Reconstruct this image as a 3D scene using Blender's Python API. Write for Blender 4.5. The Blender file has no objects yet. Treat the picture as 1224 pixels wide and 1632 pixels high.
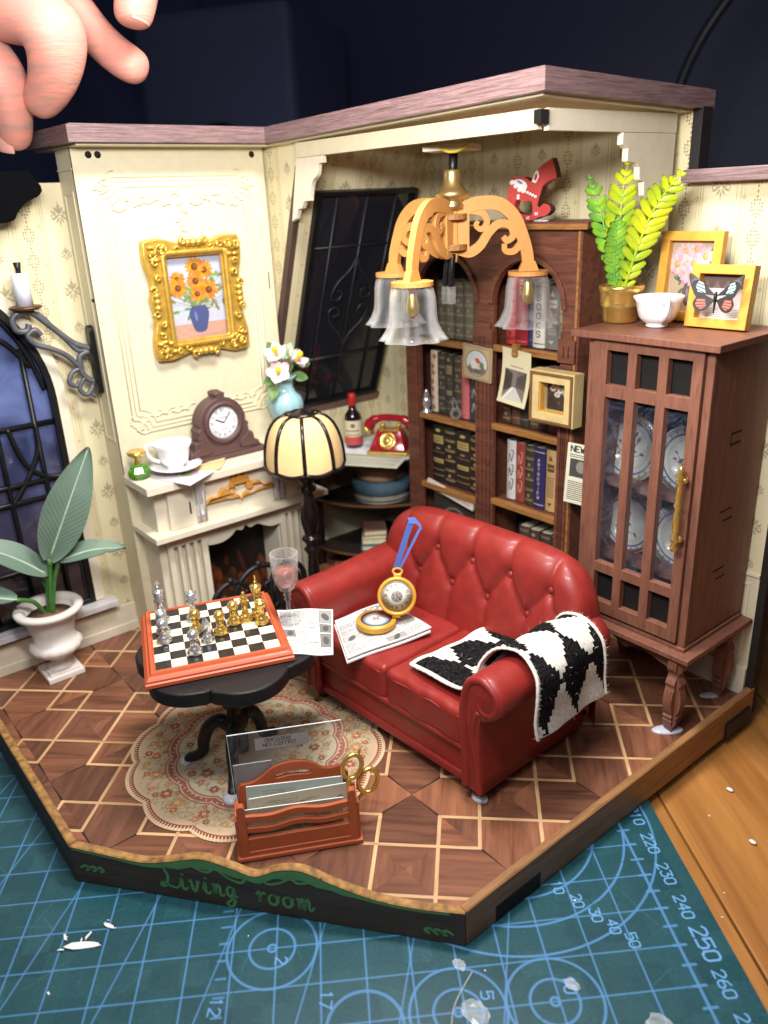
import bpy, bmesh, math, random
import numpy as np
from mathutils import Vector, Matrix, Euler
random.seed(11); rng = np.random.default_rng(5)
S = bpy.context.scene; COL = S.collection; PI = math.pi

# ------------------------------------------------------------------ camera, world, lamps
# 1 unit = 1 cm.  Origin: corner of the miniature room; x along the back wall, y into depth, z up from the mat
cam = bpy.data.cameras.new('camera'); camo = bpy.data.objects.new('camera', cam); COL.objects.link(camo); S.camera = camo
camo.matrix_world = Matrix(((0.63169, -0.25879, 0.73075, 27.5), (0.77411, 0.26100, -0.57674, -21.8), (-0.04147, 0.93000, 0.36521, 15.8), (0, 0, 0, 1)))
cam.sensor_fit = 'HORIZONTAL'; cam.sensor_width = 36; cam.lens = 37.38; cam.clip_start = 0.5; cam.clip_end = 2000
cam.dof.use_dof = True; cam.dof.focus_distance = 21.5; cam.dof.aperture_fstop = 0.22
W = bpy.data.worlds.new('World'); S.world = W; W.use_nodes = True
W.node_tree.nodes['Background'].inputs[0].default_value = (0.6, 0.66, 0.85, 1); W.node_tree.nodes['Background'].inputs[1].default_value = 0.06
S.view_settings.view_transform = 'Standard'; S.view_settings.look = 'None'; S.view_settings.exposure = -0.03; S.view_settings.gamma = 1
S.cycles.use_denoising = True; S.cycles.max_bounces = 8; S.cycles.transparent_max_bounces = 16
S.cycles.caustics_reflective = False; S.cycles.caustics_refractive = False
def area(name, loc, target, sx, sy, power, col):
    l = bpy.data.lights.new(name, 'AREA'); l.shape = 'RECTANGLE'; l.size = sx; l.size_y = sy; l.energy = power; l.color = col
    o = bpy.data.objects.new(name, l); COL.objects.link(o); o.location = loc
    o.rotation_euler = (Vector(target) - Vector(loc)).to_track_quat('-Z', 'Y').to_euler(); return o
area('desk_lamp_light', (13.2, -9.2, 27), (12.2, -8.6, 0), 6, 3.5, 6600, (1.0, 0.97, 0.92))
area('second_lamp_light', (17.0, -15.0, 34), (11, -9, 0), 12, 7, 1800, (1.0, 0.98, 0.96))
area('front_fill_light', (18.0, -17.0, 19.7), (6, -1, 14), 8, 2.0, 5000, (1.0, 0.98, 0.95))  # added fill without a known source, brightens the walls under the roof
area('room_fill_light', (28, -30, 27), (11, -8, 6), 16, 10, 2700, (0.95, 0.97, 1.0))  # added weak fill from the front, lifts mat, rims and right valance

# ------------------------------------------------------------------ helpers
def lin(c): return tuple((v/255/12.92 if v/255 <= .04045 else ((v/255+.055)/1.055)**2.4) for v in c)
def T(x=0, y=0, z=0): return Matrix.Translation((x, y, z))
def RZ(a): return Matrix.Rotation(a, 4, 'Z')
def RX(a): return Matrix.Rotation(a, 4, 'X')
def RY(a): return Matrix.Rotation(a, 4, 'Y')
def FR(o, x, y):
    x = Vector(x).normalized(); y = Vector(y); z = x.cross(y).normalized(); y = z.cross(x)
    return Matrix(((x.x, y.x, z.x, o[0]), (x.y, y.y, z.y, o[1]), (x.z, y.z, z.z, o[2]), (0, 0, 0, 1)))
def XW(x, y=0, z=0): return FR((x, y, z), (0, 1, 0), (0, 0, 1))      # a surface that faces +x
def YW(y, x=0, z=0): return FR((x, y, z), (1, 0, 0), (0, 0, 1))      # a surface that faces -y

class MB:
    def __init__(s): s.v = []; s.f = []; s.u = []; s.sm = []
    def add(s, vs, fs, M=None, sm=False, uv=None):
        n = len(s.v); s.v += [tuple(M @ Vector(p)) if M else tuple(p) for p in vs]
        for k, f in enumerate(fs):
            s.f.append([i+n for i in f]); s.sm.append(sm)
            s.u.append([uv[i] for i in f] if uv else [(vs[i][0], vs[i][1]) for i in f])
        return s
    def box(s, x0, x1, y0, y1, z0, z1, bev=0.0, M=None, sm=False):
        if bev <= 0:
            vs = [(x, y, z) for x in (x0, x1) for y in (y0, y1) for z in (z0, z1)]
            return s.add(vs, [(0, 1, 3, 2), (4, 6, 7, 5), (0, 4, 5, 1), (2, 3, 7, 6), (0, 2, 6, 4), (1, 5, 7, 3)], M)
        b = bmesh.new(); bmesh.ops.create_cube(b, size=1, matrix=T((x0+x1)/2, (y0+y1)/2, (z0+z1)/2) @ Matrix.Diagonal((x1-x0, y1-y0, z1-z0, 1)))
        bmesh.ops.bevel(b, geom=list(b.edges), offset=bev, segments=2, affect='EDGES', profile=.5)
        return s.frombm(b, M, sm)
    def frombm(s, b, M=None, sm=False):
        b.verts.index_update(); s.add([v.co.copy() for v in b.verts], [[v.index for v in f.verts] for f in b.faces], M, sm); b.free(); return s
    def rbox(s, hx, hy, hz, r, n=10, M=None, fn=None):
        vs = []; fs = []; 
        for ax in range(3):
            for sg in (-1, 1):
                o = len(vs)
                for i in range(n+1):
                    for j in range(n+1):
                        a, b = math.sin((2*i/n-1)*PI/2), math.sin((2*j/n-1)*PI/2)
                        p = [0, 0, 0]; p[ax] = sg; p[(ax+1) % 3] = a; p[(ax+2) % 3] = b
                        q = Vector((p[0]*hx, p[1]*hy, p[2]*hz)); c = Vector((max(-hx+r, min(hx-r, q.x)), max(-hy+r, min(hy-r, q.y)), max(-hz+r, min(hz-r, q.z))))
                        d = q-c; q = c + (d.normalized()*r if d.length > 1e-9 else d)
                        if fn: q = Vector(fn(q.x, q.y, q.z))
                        vs.append(q)
                for i in range(n):
                    for j in range(n):
                        k = o+i*(n+1)+j; q = (k, k+n+1, k+n+2, k+1); fs.append(q if sg > 0 else q[::-1])
        return s.add(vs, fs, M, True)
    def lathe(s, prof, n=24, M=None, sm=True, flute=None, cap=True, a0=0, a1=2*PI):
        vs = []; fs = []; full = a1-a0 > 6.28; m = n if full else n+1
        for r, z in prof:
            for i in range(m):
                a = a0+(a1-a0)*i/n; rr = r*(flute(a, z) if flute else 1); vs.append((rr*math.cos(a), rr*math.sin(a), z))
        for k in range(len(prof)-1):
            for i in range(n):
                j = (i+1) % m if full else i+1
                fs.append((k*m+i, k*m+j, (k+1)*m+j, (k+1)*m+i))
        if cap and full:
            if prof[0][0] > 1e-4: fs.append(tuple(range(m))[::-1])
            if prof[-1][0] > 1e-4: fs.append(tuple((len(prof)-1)*m+i for i in range(m)))
        return s.add(vs, fs, M, sm)
    def tube(s, pts, r, n=8, M=None, closed=False, flat=1.0, up=None):
        pts = [Vector(p) for p in pts]; N = len(pts); vs = []; fs = []; prev = None
        rs = r if isinstance(r, (list, tuple)) else [r]*N
        for i, p in enumerate(pts):
            a = pts[(i-1) % N] if (closed or i > 0) else p; b = pts[(i+1) % N] if (closed or i < N-1) else p
            t = (b-a).normalized()
            if up is not None: nn = Vector(up); nn = (nn - t*nn.dot(t)).normalized()
            else:
                if prev is None: prev = Vector((0, 0, 1)) if abs(t.z) < .9 else Vector((1, 0, 0))
                nn = (prev - t*prev.dot(t)).normalized(); prev = nn
            bb = t.cross(nn)
            for k in range(n):
                an = 2*PI*k/n; vs.append(p + nn*math.cos(an)*rs[i]*flat + bb*math.sin(an)*rs[i])
        for i in range(N if closed else N-1):
            j = (i+1) % N
            for k in range(n): fs.append((i*n+k, i*n+(k+1) % n, j*n+(k+1) % n, j*n+k))
        if not closed: fs += [tuple(range(n))[::-1], tuple((N-1)*n+k for k in range(n))]
        return s.add(vs, fs, M, True)
    def prism(s, poly, z0, z1, M=None, sides_sm=False):
        n = len(poly); ar = sum(poly[i][0]*poly[(i+1) % n][1]-poly[(i+1) % n][0]*poly[i][1] for i in range(n))
        if ar < 0: poly = poly[::-1]
        vs = [(x, y, z0) for x, y in poly]+[(x, y, z1) for x, y in poly]
        s.add(vs, [tuple(range(n))[::-1], tuple(range(n, 2*n))], M)
        return s.add(vs, [(i, (i+1) % n, n+(i+1) % n, n+i) for i in range(n)], M, sides_sm)
    def grid(s, fn, nu, nv, M=None, sm=True, cu=False):
        vs = []; uv = []
        for i in range(nu+1):
            for j in range(nv+1): vs.append(fn(i/nu, j/nv)); uv.append((i/nu, j/nv))
        fs = [(i*(nv+1)+j, (i+1)*(nv+1)+j, (i+1)*(nv+1)+j+1, i*(nv+1)+j+1) for i in range(nu) for j in range(nv)]
        return s.add(vs, fs, M, sm, uv)
    def quad(s, x0, x1, y0, y1, z=0, M=None, uv=(0, 0, 1, 1)):
        return s.add([(x0, y0, z), (x1, y0, z), (x1, y1, z), (x0, y1, z)], [(0, 1, 2, 3)], M, False, [(uv[0], uv[1]), (uv[2], uv[1]), (uv[2], uv[3]), (uv[0], uv[3])])
    def ball(s, c, r, M=None, n=12, sc=(1, 1, 1)):
        pr = [(max(r*math.sin(PI*k/(n//2)), 1e-5), -r*math.cos(PI*k/(n//2))) for k in range(n//2+1)]
        return s.lathe(pr, n, (M or Matrix.Identity(4)) @ T(*c) @ Matrix.Diagonal((*sc, 1)), cap=False)
    def curve(s, loops, ext, bev=0.0, M=None, res=2, sm=False):
        """flat plate with holes: loops of 2D points, thickness 2*ext, bevelled"""
        cu = bpy.data.curves.new('t', 'CURVE'); cu.dimensions = '2D'; cu.fill_mode = 'BOTH'; cu.extrude = ext-bev; cu.bevel_depth = bev; cu.bevel_resolution = res; cu.offset = -bev
        for L in loops:
            sp = cu.splines.new('POLY'); sp.points.add(len(L)-1); sp.use_cyclic_u = True
            for p, q in zip(sp.points, L): p.co = (q[0], q[1], 0, 1)
        o = bpy.data.objects.new('t', cu); me = bpy.data.meshes.new_from_object(o)
        s.add([v.co.copy() for v in me.vertices], [tuple(p.vertices) for p in me.polygons], M, sm)
        bpy.data.objects.remove(o); bpy.data.curves.remove(cu); bpy.data.meshes.remove(me); return s
    def text(s, body, size, M=None, ext=0.004, align='CENTER', shear=0, sp=1.0):
        cu = bpy.data.curves.new('t', 'FONT'); cu.body = body; cu.size = size; cu.extrude = ext; cu.align_x = align; cu.align_y = 'CENTER'; cu.shear = shear; cu.space_character = sp; cu.resolution_u = 3
        o = bpy.data.objects.new('t', cu); me = bpy.data.meshes.new_from_object(o)
        s.add([v.co.copy() for v in me.vertices], [tuple(p.vertices) for p in me.polygons], M)
        bpy.data.objects.remove(o); bpy.data.curves.remove(cu); bpy.data.meshes.remove(me); return s
    def mesh(s, name, mat):
        me = bpy.data.meshes.new(name); me.from_pydata(s.v, [], s.f)
        ul = me.uv_layers.new(name='UVMap'); flat = [c for f in s.u for p in f for c in p[:2]]
        ul.data.foreach_set('uv', flat); me.polygons.foreach_set('use_smooth', s.sm); me.materials.append(mat); me.update(); return me
def part(name, mb, mat, parent=None, label=None, kind=None, mod=None):
    o = bpy.data.objects.new(name, mb.mesh(name, mat) if isinstance(mb, MB) else mb); COL.objects.link(o); o.parent = parent
    if label: o['label'] = label
    if kind: o['kind'] = kind
    return o
def tag(o, label, cat, group=None):
    o['label'] = label; o['category'] = cat
    if group: o['group'] = group
    return o
def thing(name, label, cat, loc=(0, 0, 0), rz=0, group=None, M=None):
    o = bpy.data.objects.new(name, None); COL.objects.link(o); o.empty_display_size = .2
    if M is not None: o.matrix_world = M
    else: o.location = loc; o.rotation_euler = (0, 0, rz)
    return tag(o, label, cat, group)
def solo(name, mb, mat, label, cat, group=None, M=None):
    o = part(name, mb, mat); tag(o, label, cat, group)
    if M is not None: o.matrix_world = M
    return o
def dup(o, M, label, parent=None):
    c = o.copy(); COL.objects.link(c)
    if parent is None: c.matrix_world = M; c['label'] = label
    else: c.parent = parent
    for ch in [x for x in COL.objects if x.parent == o]: dup(ch, None, None, c)
    return c
def structure(name, mb, mat, parent=None):
    o = part(name, mb, mat, parent)
    if parent is None: o['kind'] = 'structure'
    return o
def bez(p, n=8):
    """Catmull-Rom through 2D/3D points"""
    p = [Vector(q) if len(q) == 3 else Vector((q[0], q[1], 0)) for q in p]; out = []
    for i in range(len(p)-1):
        a = p[max(i-1, 0)]; b = p[i]; c = p[i+1]; d = p[min(i+2, len(p)-1)]
        for k in range(n):
            t = k/n; out.append(.5*((2*b)+(c-a)*t+(2*a-5*b+4*c-d)*t*t+(3*b-a-3*c+d)*t**3))
    out.append(p[-1]); return out
def bez2(p, n=8): return [(q.x, q.y) for q in bez(p, n)]
def cbez2(p, n=6):
    q = bez2([p[-1]]+list(p)+[p[0], p[1]], n); return q[n:-n-1]

# ------------------------------------------------------------------ materials
def nt(name):
    m = bpy.data.materials.new(name); m.use_nodes = True; t = m.node_tree; return m, t, t.nodes['Principled BSDF'], t.nodes, t.links
def mat(name, col, rough=.5, metal=0, var=.12, vs=3.0, bump=.15, bs=25, bd=.02, spec=.5, coat=0, trans=0, sss=0, ior=1.45, alpha=1, stretch=(1, 1, 1), rvar=.1, col2=None, aniso=0, sheen=0):
    m, t, b, N, L = nt(name); tc = N.new('ShaderNodeTexCoord'); mp = N.new('ShaderNodeMapping'); L.new(tc.outputs['Object'], mp.inputs[0]); mp.inputs['Scale'].default_value = stretch
    n1 = N.new('ShaderNodeTexNoise'); n1.inputs['Scale'].default_value = vs; n1.inputs['Detail'].default_value = 5; L.new(mp.outputs[0], n1.inputs[0])
    c = lin(col); mx = N.new('ShaderNodeMix'); mx.data_type = 'RGBA'; c2 = lin(col2) if col2 else tuple(v*(1+var) for v in c)
    mx.inputs[6].default_value = (*(v*(1-var) for v in c), 1); mx.inputs[7].default_value = (*(min(v, 1) for v in c2), 1)
    rp = N.new('ShaderNodeMapRange'); rp.inputs[1].default_value = .3; rp.inputs[2].default_value = .7; L.new(n1.outputs[0], rp.inputs[0])
    L.new(rp.outputs[0], mx.inputs[0]); L.new(mx.outputs[2], b.inputs['Base Color'])
    if rvar:
        rr = N.new('ShaderNodeMapRange'); rr.inputs[3].default_value = max(rough-rvar, .02); rr.inputs[4].default_value = min(rough+rvar, 1); L.new(n1.outputs[0], rr.inputs[0]); L.new(rr.outputs[0], b.inputs['Roughness'])
    else: b.inputs['Roughness'].default_value = rough
    b.inputs['Metallic'].default_value = metal; b.inputs['Specular IOR Level'].default_value = spec; b.inputs['Coat Weight'].default_value = coat; b.inputs['Coat Roughness'].default_value = .12
    b.inputs['Transmission Weight'].default_value = trans; b.inputs['IOR'].default_value = ior; b.inputs['Alpha'].default_value = alpha; b.inputs['Sheen Weight'].default_value = sheen
    if sss: b.inputs['Subsurface Weight'].default_value = sss; b.inputs['Subsurface Radius'].default_value = (.5, .25, .12); b.inputs['Subsurface Scale'].default_value = .35
    if bump:
        n2 = N.new('ShaderNodeTexNoise'); n2.inputs['Scale'].default_value = bs; n2.inputs['Detail'].default_value = 4; L.new(mp.outputs[0], n2.inputs[0])
        bp = N.new('ShaderNodeBump'); bp.inputs['Strength'].default_value = bump; bp.inputs['Distance'].default_value = bd; L.new(n2.outputs[0], bp.inputs['Height']); L.new(bp.outputs[0], b.inputs['Normal'])
    return m
def wood(name, c1, c2, rough=.45, axis=0, sc=6, coord='Object', spec=.5, bump=.2, rings=4.0, dark=None, vary=True):
    """grain runs along the given axis of the object's (or UV) coordinates"""
    m, t, b, N, L = nt(name); tc = N.new('ShaderNodeTexCoord'); mp = N.new('ShaderNodeMapping'); L.new(tc.outputs[coord], mp.inputs[0])
    s = [sc, sc, sc]; s[axis] = sc*.09; mp.inputs['Scale'].default_value = s
    oi = N.new('ShaderNodeObjectInfo'); cb = N.new('ShaderNodeCombineXYZ'); mu = N.new('ShaderNodeMath'); mu.operation = 'MULTIPLY'; mu.inputs[1].default_value = 37
    L.new(oi.outputs['Random'], mu.inputs[0]); [L.new(mu.outputs[0], cb.inputs[i]) for i in range(3)]; L.new(cb.outputs[0], mp.inputs['Location'])
    n = N.new('ShaderNodeTexNoise'); n.inputs['Scale'].default_value = 1; n.inputs['Detail'].default_value = 8; n.inputs['Roughness'].default_value = .65; n.inputs['Distortion'].default_value = .6; L.new(mp.outputs[0], n.inputs[0])
    n3 = N.new('ShaderNodeTexNoise'); n3.inputs['Scale'].default_value = rings; n3.inputs['Detail'].default_value = 3; L.new(mp.outputs[0], n3.inputs[0])
    r = N.new('ShaderNodeValToRGB'); e = r.color_ramp.elements; e[0].position = .33; e[0].color = (*lin(c1), 1); e[1].position = .68; e[1].color = (*lin(c2), 1); L.new(n.outputs[0], r.inputs[0])
    mx = N.new('ShaderNodeMix'); mx.data_type = 'RGBA'; mx.blend_type = 'MULTIPLY'; r2 = N.new('ShaderNodeMapRange'); r2.inputs[1].default_value = .52; r2.inputs[2].default_value = .7; r2.inputs[4].default_value = .65
    L.new(n3.outputs[0], r2.inputs[0]); L.new(r2.outputs[0], mx.inputs[0]); L.new(r.outputs[0], mx.inputs[6]); mx.inputs[7].default_value = (.55, .5, .47, 1)
    hs = N.new('ShaderNodeHueSaturation'); mr = N.new('ShaderNodeMapRange'); mr.inputs[3].default_value = .86 if vary else 1; mr.inputs[4].default_value = 1.14 if vary else 1; L.new(oi.outputs['Random'], mr.inputs[0]); L.new(mr.outputs[0], hs.inputs['Value'])
    L.new(mx.outputs[2], hs.inputs['Color']); L.new(hs.outputs[0], b.inputs['Base Color']); b.inputs['Roughness'].default_value = rough; b.inputs['Specular IOR Level'].default_value = spec
    bp = N.new('ShaderNodeBump'); bp.inputs['Strength'].default_value = bump; bp.inputs['Distance'].default_value = .02; L.new(n.outputs[0], bp.inputs['Height']); L.new(bp.outputs[0], b.inputs['Normal'])
    return m
def imgmat(name, arr, rough=.55, bump=0, bd=.02, spec=.4, interp='Linear', coat=0, noise=.06, ns=40, alpha=None, ext='REPEAT'):
    h, w = arr.shape[:2]; im = bpy.data.images.new(name, w, h); px = np.ones((h, w, 4), np.float32); px[..., :3] = np.clip(arr, 0, 255)/255
    im.pixels.foreach_set(px.ravel()); im.update(); im.pack()
    m, t, b, N, L = nt(name); ti = N.new('ShaderNodeTexImage'); ti.image = im; ti.interpolation = interp; ti.extension = ext
    mx = N.new('ShaderNodeMix'); mx.data_type = 'RGBA'; mx.blend_type = 'MULTIPLY'; mx.inputs[0].default_value = 1
    tc = N.new('ShaderNodeTexCoord'); n = N.new('ShaderNodeTexNoise'); n.inputs['Scale'].default_value = ns; n.inputs['Detail'].default_value = 4; L.new(tc.outputs['Object'], n.inputs[0])
    mr = N.new('ShaderNodeMapRange'); mr.inputs[3].default_value = 1-noise*2; mr.inputs[4].default_value = 1+noise*.5; L.new(n.outputs[0], mr.inputs[0])
    L.new(ti.outputs[0], mx.inputs[6]); L.new(mr.outputs[0], mx.inputs[7]); L.new(mx.outputs[2], b.inputs['Base Color'])
    b.inputs['Roughness'].default_value = rough; b.inputs['Specular IOR Level'].default_value = spec; b.inputs['Coat Weight'].default_value = coat
    if bump:
        bp = N.new('ShaderNodeBump'); bp.inputs['Strength'].default_value = bump; bp.inputs['Distance'].default_value = bd; L.new(ti.outputs[0], bp.inputs['Height']); L.new(bp.outputs[0], b.inputs['Normal'])
    return m

# ------------------------------------------------------------------ raster drawing for flat prints (numpy)
class Cv:
    def __init__(s, w, h, bg): s.w = w; s.h = h; s.a = np.empty((h, w, 3), np.float32); s.a[:] = bg
    def _box(s, x0, y0, x1, y1):
        x0 = max(int(x0)-2, 0); y0 = max(int(y0)-2, 0); x1 = min(int(x1)+3, s.w); y1 = min(int(y1)+3, s.h)
        if x1 <= x0 or y1 <= y0: return None
        Y, X = np.mgrid[y0:y1, x0:x1]; return X+.5, Y+.5, slice(y0, y1), slice(x0, x1)
    def _bl(s, al, col, ys, xs): al = np.clip(al, 0, 1)[..., None]; s.a[ys, xs] = s.a[ys, xs]*(1-al)+np.array(col, np.float32)*al
    def line(s, pts, w, col, al=1, closed=False):
        pts = list(pts)+([pts[0]] if closed else [])
        for (xa, ya), (xb, yb) in zip(pts, pts[1:]):
            B = s._box(min(xa, xb)-w, min(ya, yb)-w, max(xa, xb)+w, max(ya, yb)+w)
            if not B: continue
            X, Y, ys, xs = B; dx, dy = xb-xa, yb-ya; L = dx*dx+dy*dy+1e-9; t = np.clip(((X-xa)*dx+(Y-ya)*dy)/L, 0, 1)
            s._bl((w/2+.5-np.hypot(X-xa-t*dx, Y-ya-t*dy))*al if al == 1 else np.clip(w/2+.5-np.hypot(X-xa-t*dx, Y-ya-t*dy), 0, 1)*al, col, ys, xs)
        return s
    def ell(s, cx, cy, rx, ry, col, rot=0, al=1):
        R = max(rx, ry); B = s._box(cx-R, cy-R, cx+R, cy+R)
        if not B: return s
        X, Y, ys, xs = B; c, d = math.cos(rot), math.sin(rot); u = ((X-cx)*c+(Y-cy)*d)/rx; v = (-(X-cx)*d+(Y-cy)*c)/ry
        s._bl(np.clip((1-np.hypot(u, v))*min(rx, ry)+.5, 0, 1)*al, col, ys, xs); return s
    def ring(s, cx, cy, r, w, col, al=1):
        B = s._box(cx-r-w, cy-r-w, cx+r+w, cy+r+w)
        if not B: return s
        X, Y, ys, xs = B; s._bl(np.clip(w/2+.5-np.abs(np.hypot(X-cx, Y-cy)-r), 0, 1)*al, col, ys, xs); return s
    def rect(s, x0, y0, x1, y1, col, al=1):
        x0, x1 = sorted((int(round(x0)), int(round(x1)))); y0, y1 = sorted((int(round(y0)), int(round(y1))))
        x0 = max(x0, 0); y0 = max(y0, 0)
        s.a[y0:y1, x0:x1] = s.a[y0:y1, x0:x1]*(1-al)+np.array(col, np.float32)*al; return s
    def poly(s, pts, col, al=1):
        p = np.array(pts, float); B = s._box(p[:, 0].min(), p[:, 1].min(), p[:, 0].max(), p[:, 1].max())
        if not B: return s
        X, Y, ys, xs = B; ins = np.zeros(X.shape, bool); d = np.full(X.shape, 1e9)
        for (xa, ya), (xb, yb) in zip(p, np.roll(p, -1, 0)):
            ins ^= ((ya > Y) != (yb > Y)) & (X < (xb-xa)*(Y-ya)/((yb-ya) or 1e-9)+xa)
            dx, dy = xb-xa, yb-ya; t = np.clip(((X-xa)*dx+(Y-ya)*dy)/(dx*dx+dy*dy+1e-9), 0, 1); d = np.minimum(d, np.hypot(X-xa-t*dx, Y-ya-t*dy))
        s._bl(np.clip(np.where(ins, d, -d)+.5, 0, 1)*al, col, ys, xs); return s
    def txt(s, t, x, y, h, col, w=None, ang=0, sp=1.0):
        c, d = math.cos(ang), math.sin(ang); w = w or h*.16; k = h/6
        for ch in t:
            for st in FONT.get(ch.upper(), '').split('|'):
                if st: s.line([(x+(float(a)*c-float(b)*d)*k, y+(float(a)*d+float(b)*c)*k) for a, b in (q.split(',') for q in st.split())], w, col)
            x += c*k*5.4*sp; y += d*k*5.4*sp
        return s
    def noise(s, amt, cell=4):
        g = rng.normal(0, amt, (s.h//cell+1, s.w//cell+1, 1)); s.a += np.kron(g, np.ones((cell, cell, 1)))[:s.h, :s.w]; return s
    def para(s, x0, y0, x1, y1, lh, col, w=1.2, al=.85):
        y = y1-lh
        while y > y0:
            x = x0; end = x1 if random.random() < .85 else x0+(x1-x0)*random.uniform(.4, .9)
            while x < end-1:
                ww = min(random.uniform(.8, 3.2)*lh, end-x); s.line([(x, y), (x+ww, y)], w*lh*.35, col, al); x += ww+lh*.45
            y -= lh
        return s
FONT = {'0': '0,1 0,5 1,6 3,6 4,5 4,1 3,0 1,0 0,1', '1': '1,5 2,6 2,0', '2': '0,5 1,6 3,6 4,5 4,4 0,0 4,0', '3': '0,6 4,6 2,4 4,3 4,1 3,0 1,0 0,1', '4': '3,0 3,6 0,2 4,2', '5': '4,6 0,6 0,3 3,4 4,3 4,1 3,0 0,0',
 '6': '3,6 1,5 0,3 0,1 1,0 3,0 4,1 4,2 3,3 1,3 0,2', '7': '0,6 4,6 1,0', '8': '1,3 0,4 0,5 1,6 3,6 4,5 4,4 3,3 1,3 0,2 0,1 1,0 3,0 4,1 4,2 3,3', '9': '4,4 3,3 1,3 0,4 0,5 1,6 3,6 4,5 4,3 3,1 1,0',
 'A': '0,0 2,6 4,0|1,2 3,2', 'B': '0,0 0,6 3,6 4,5 3,3 0,3|3,3 4,1.5 3,0 0,0', 'C': '4,5 3,6 1,6 0,5 0,1 1,0 3,0 4,1', 'D': '0,0 0,6 2.5,6 4,4 4,2 2.5,0 0,0', 'E': '4,6 0,6 0,0 4,0|0,3 3,3', 'F': '4,6 0,6 0,0|0,3 3,3',
 'G': '4,5 3,6 1,6 0,5 0,1 1,0 3,0 4,1 4,3 2.5,3', 'H': '0,0 0,6|4,0 4,6|0,3 4,3', 'I': '2,0 2,6', 'J': '4,6 4,1 3,0 1,0 0,1', 'K': '0,0 0,6|4,6 0,3 4,0', 'L': '0,6 0,0 4,0', 'M': '0,0 0,6 2,3 4,6 4,0', 'N': '0,0 0,6 4,0 4,6',
 'O': '1,0 0,1 0,5 1,6 3,6 4,5 4,1 3,0 1,0', 'P': '0,0 0,6 3,6 4,5 4,4 3,3 0,3', 'Q': '1,0 0,1 0,5 1,6 3,6 4,5 4,1 3,0 1,0|2.5,1.5 4,0', 'R': '0,0 0,6 3,6 4,5 4,4 3,3 0,3|2,3 4,0', 'S': '4,5 3,6 1,6 0,5 0,4 1,3 3,3 4,2 4,1 3,0 1,0 0,1',
 'T': '2,0 2,6|0,6 4,6', 'U': '0,6 0,1 1,0 3,0 4,1 4,6', 'V': '0,6 2,0 4,6', 'W': '0,6 1,0 2,4 3,0 4,6', 'X': '0,0 4,6|0,6 4,0', 'Y': '0,6 2,3 4,6|2,3 2,0', 'Z': '0,6 4,6 0,0 4,0', '-': '1,3 3,3', "'": '2,6 2,5'}
# ------------------------------------------------------------------ shared materials
M_cream = mat('cream_board', (208, 198, 168), .55, var=.04, bump=.08, bs=60)
M_creamd = mat('cream_trim', (216, 206, 184), .5, var=.04, bump=.1, bs=50)
M_edge = mat('laser_cut_edge', (150, 110, 62), .75, var=.5, vs=5, bump=.3, bs=30)
M_purple = wood('purple_brown_print', (90, 68, 68), (140, 114, 114), .4, 0, 1.6, bump=.6, vary=False)
for n_ in M_purple.node_tree.nodes:
    if n_.type == 'MAPPING': n_.inputs['Scale'].default_value = (.9, .9, 22)
M_rosew = wood('walnut_print', (84, 47, 36), (126, 76, 58), .5, 0, 6, vary=False)
M_goldwood = wood('pale_cut_edge', (130, 84, 40), (178, 126, 70), .55, 0, 8, vary=False)
M_cab = wood('brown_painted_wood', (112, 71, 56), (134, 87, 69), .5, 2, 5, bump=.35, vary=False)
M_black = mat('black_plastic', (14, 14, 17), .4, var=.2, bump=.05)
M_blackm = mat('black_satin', (20, 19, 21), .5, var=.2, bump=.35, bs=18)
M_void = mat('dark_interior', (16, 12, 11), .8, var=.2, bump=0)
M_gold = mat('polished_gold', (232, 194, 108), .24, .82, var=.06, bump=.03)
M_brass = mat('brass', (206, 178, 116), .34, .85, var=.08, bump=.05)
M_silver = mat('silver_chrome', (212, 213, 218), .22, .78, var=.05, bump=.02)
M_white = mat('white_porcelain', (236, 236, 240), .18, var=.02, bump=.02, coat=.4, sss=.1)
M_paper = mat('white_paper', (226, 224, 220), .7, var=.04, bump=.05)
M_glue = mat('dried_white_glue', (225, 226, 240), .25, var=.05, trans=.35, bump=.2, bs=8)
def glass(name, col=(1, 1, 1), rough=.03, ior=1.45):
    m, t, b, N, L = nt(name); b.inputs['Base Color'].default_value = (*col, 1); b.inputs['Transmission Weight'].default_value = 1; b.inputs['Roughness'].default_value = rough; b.inputs['IOR'].default_value = ior
    return m
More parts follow.
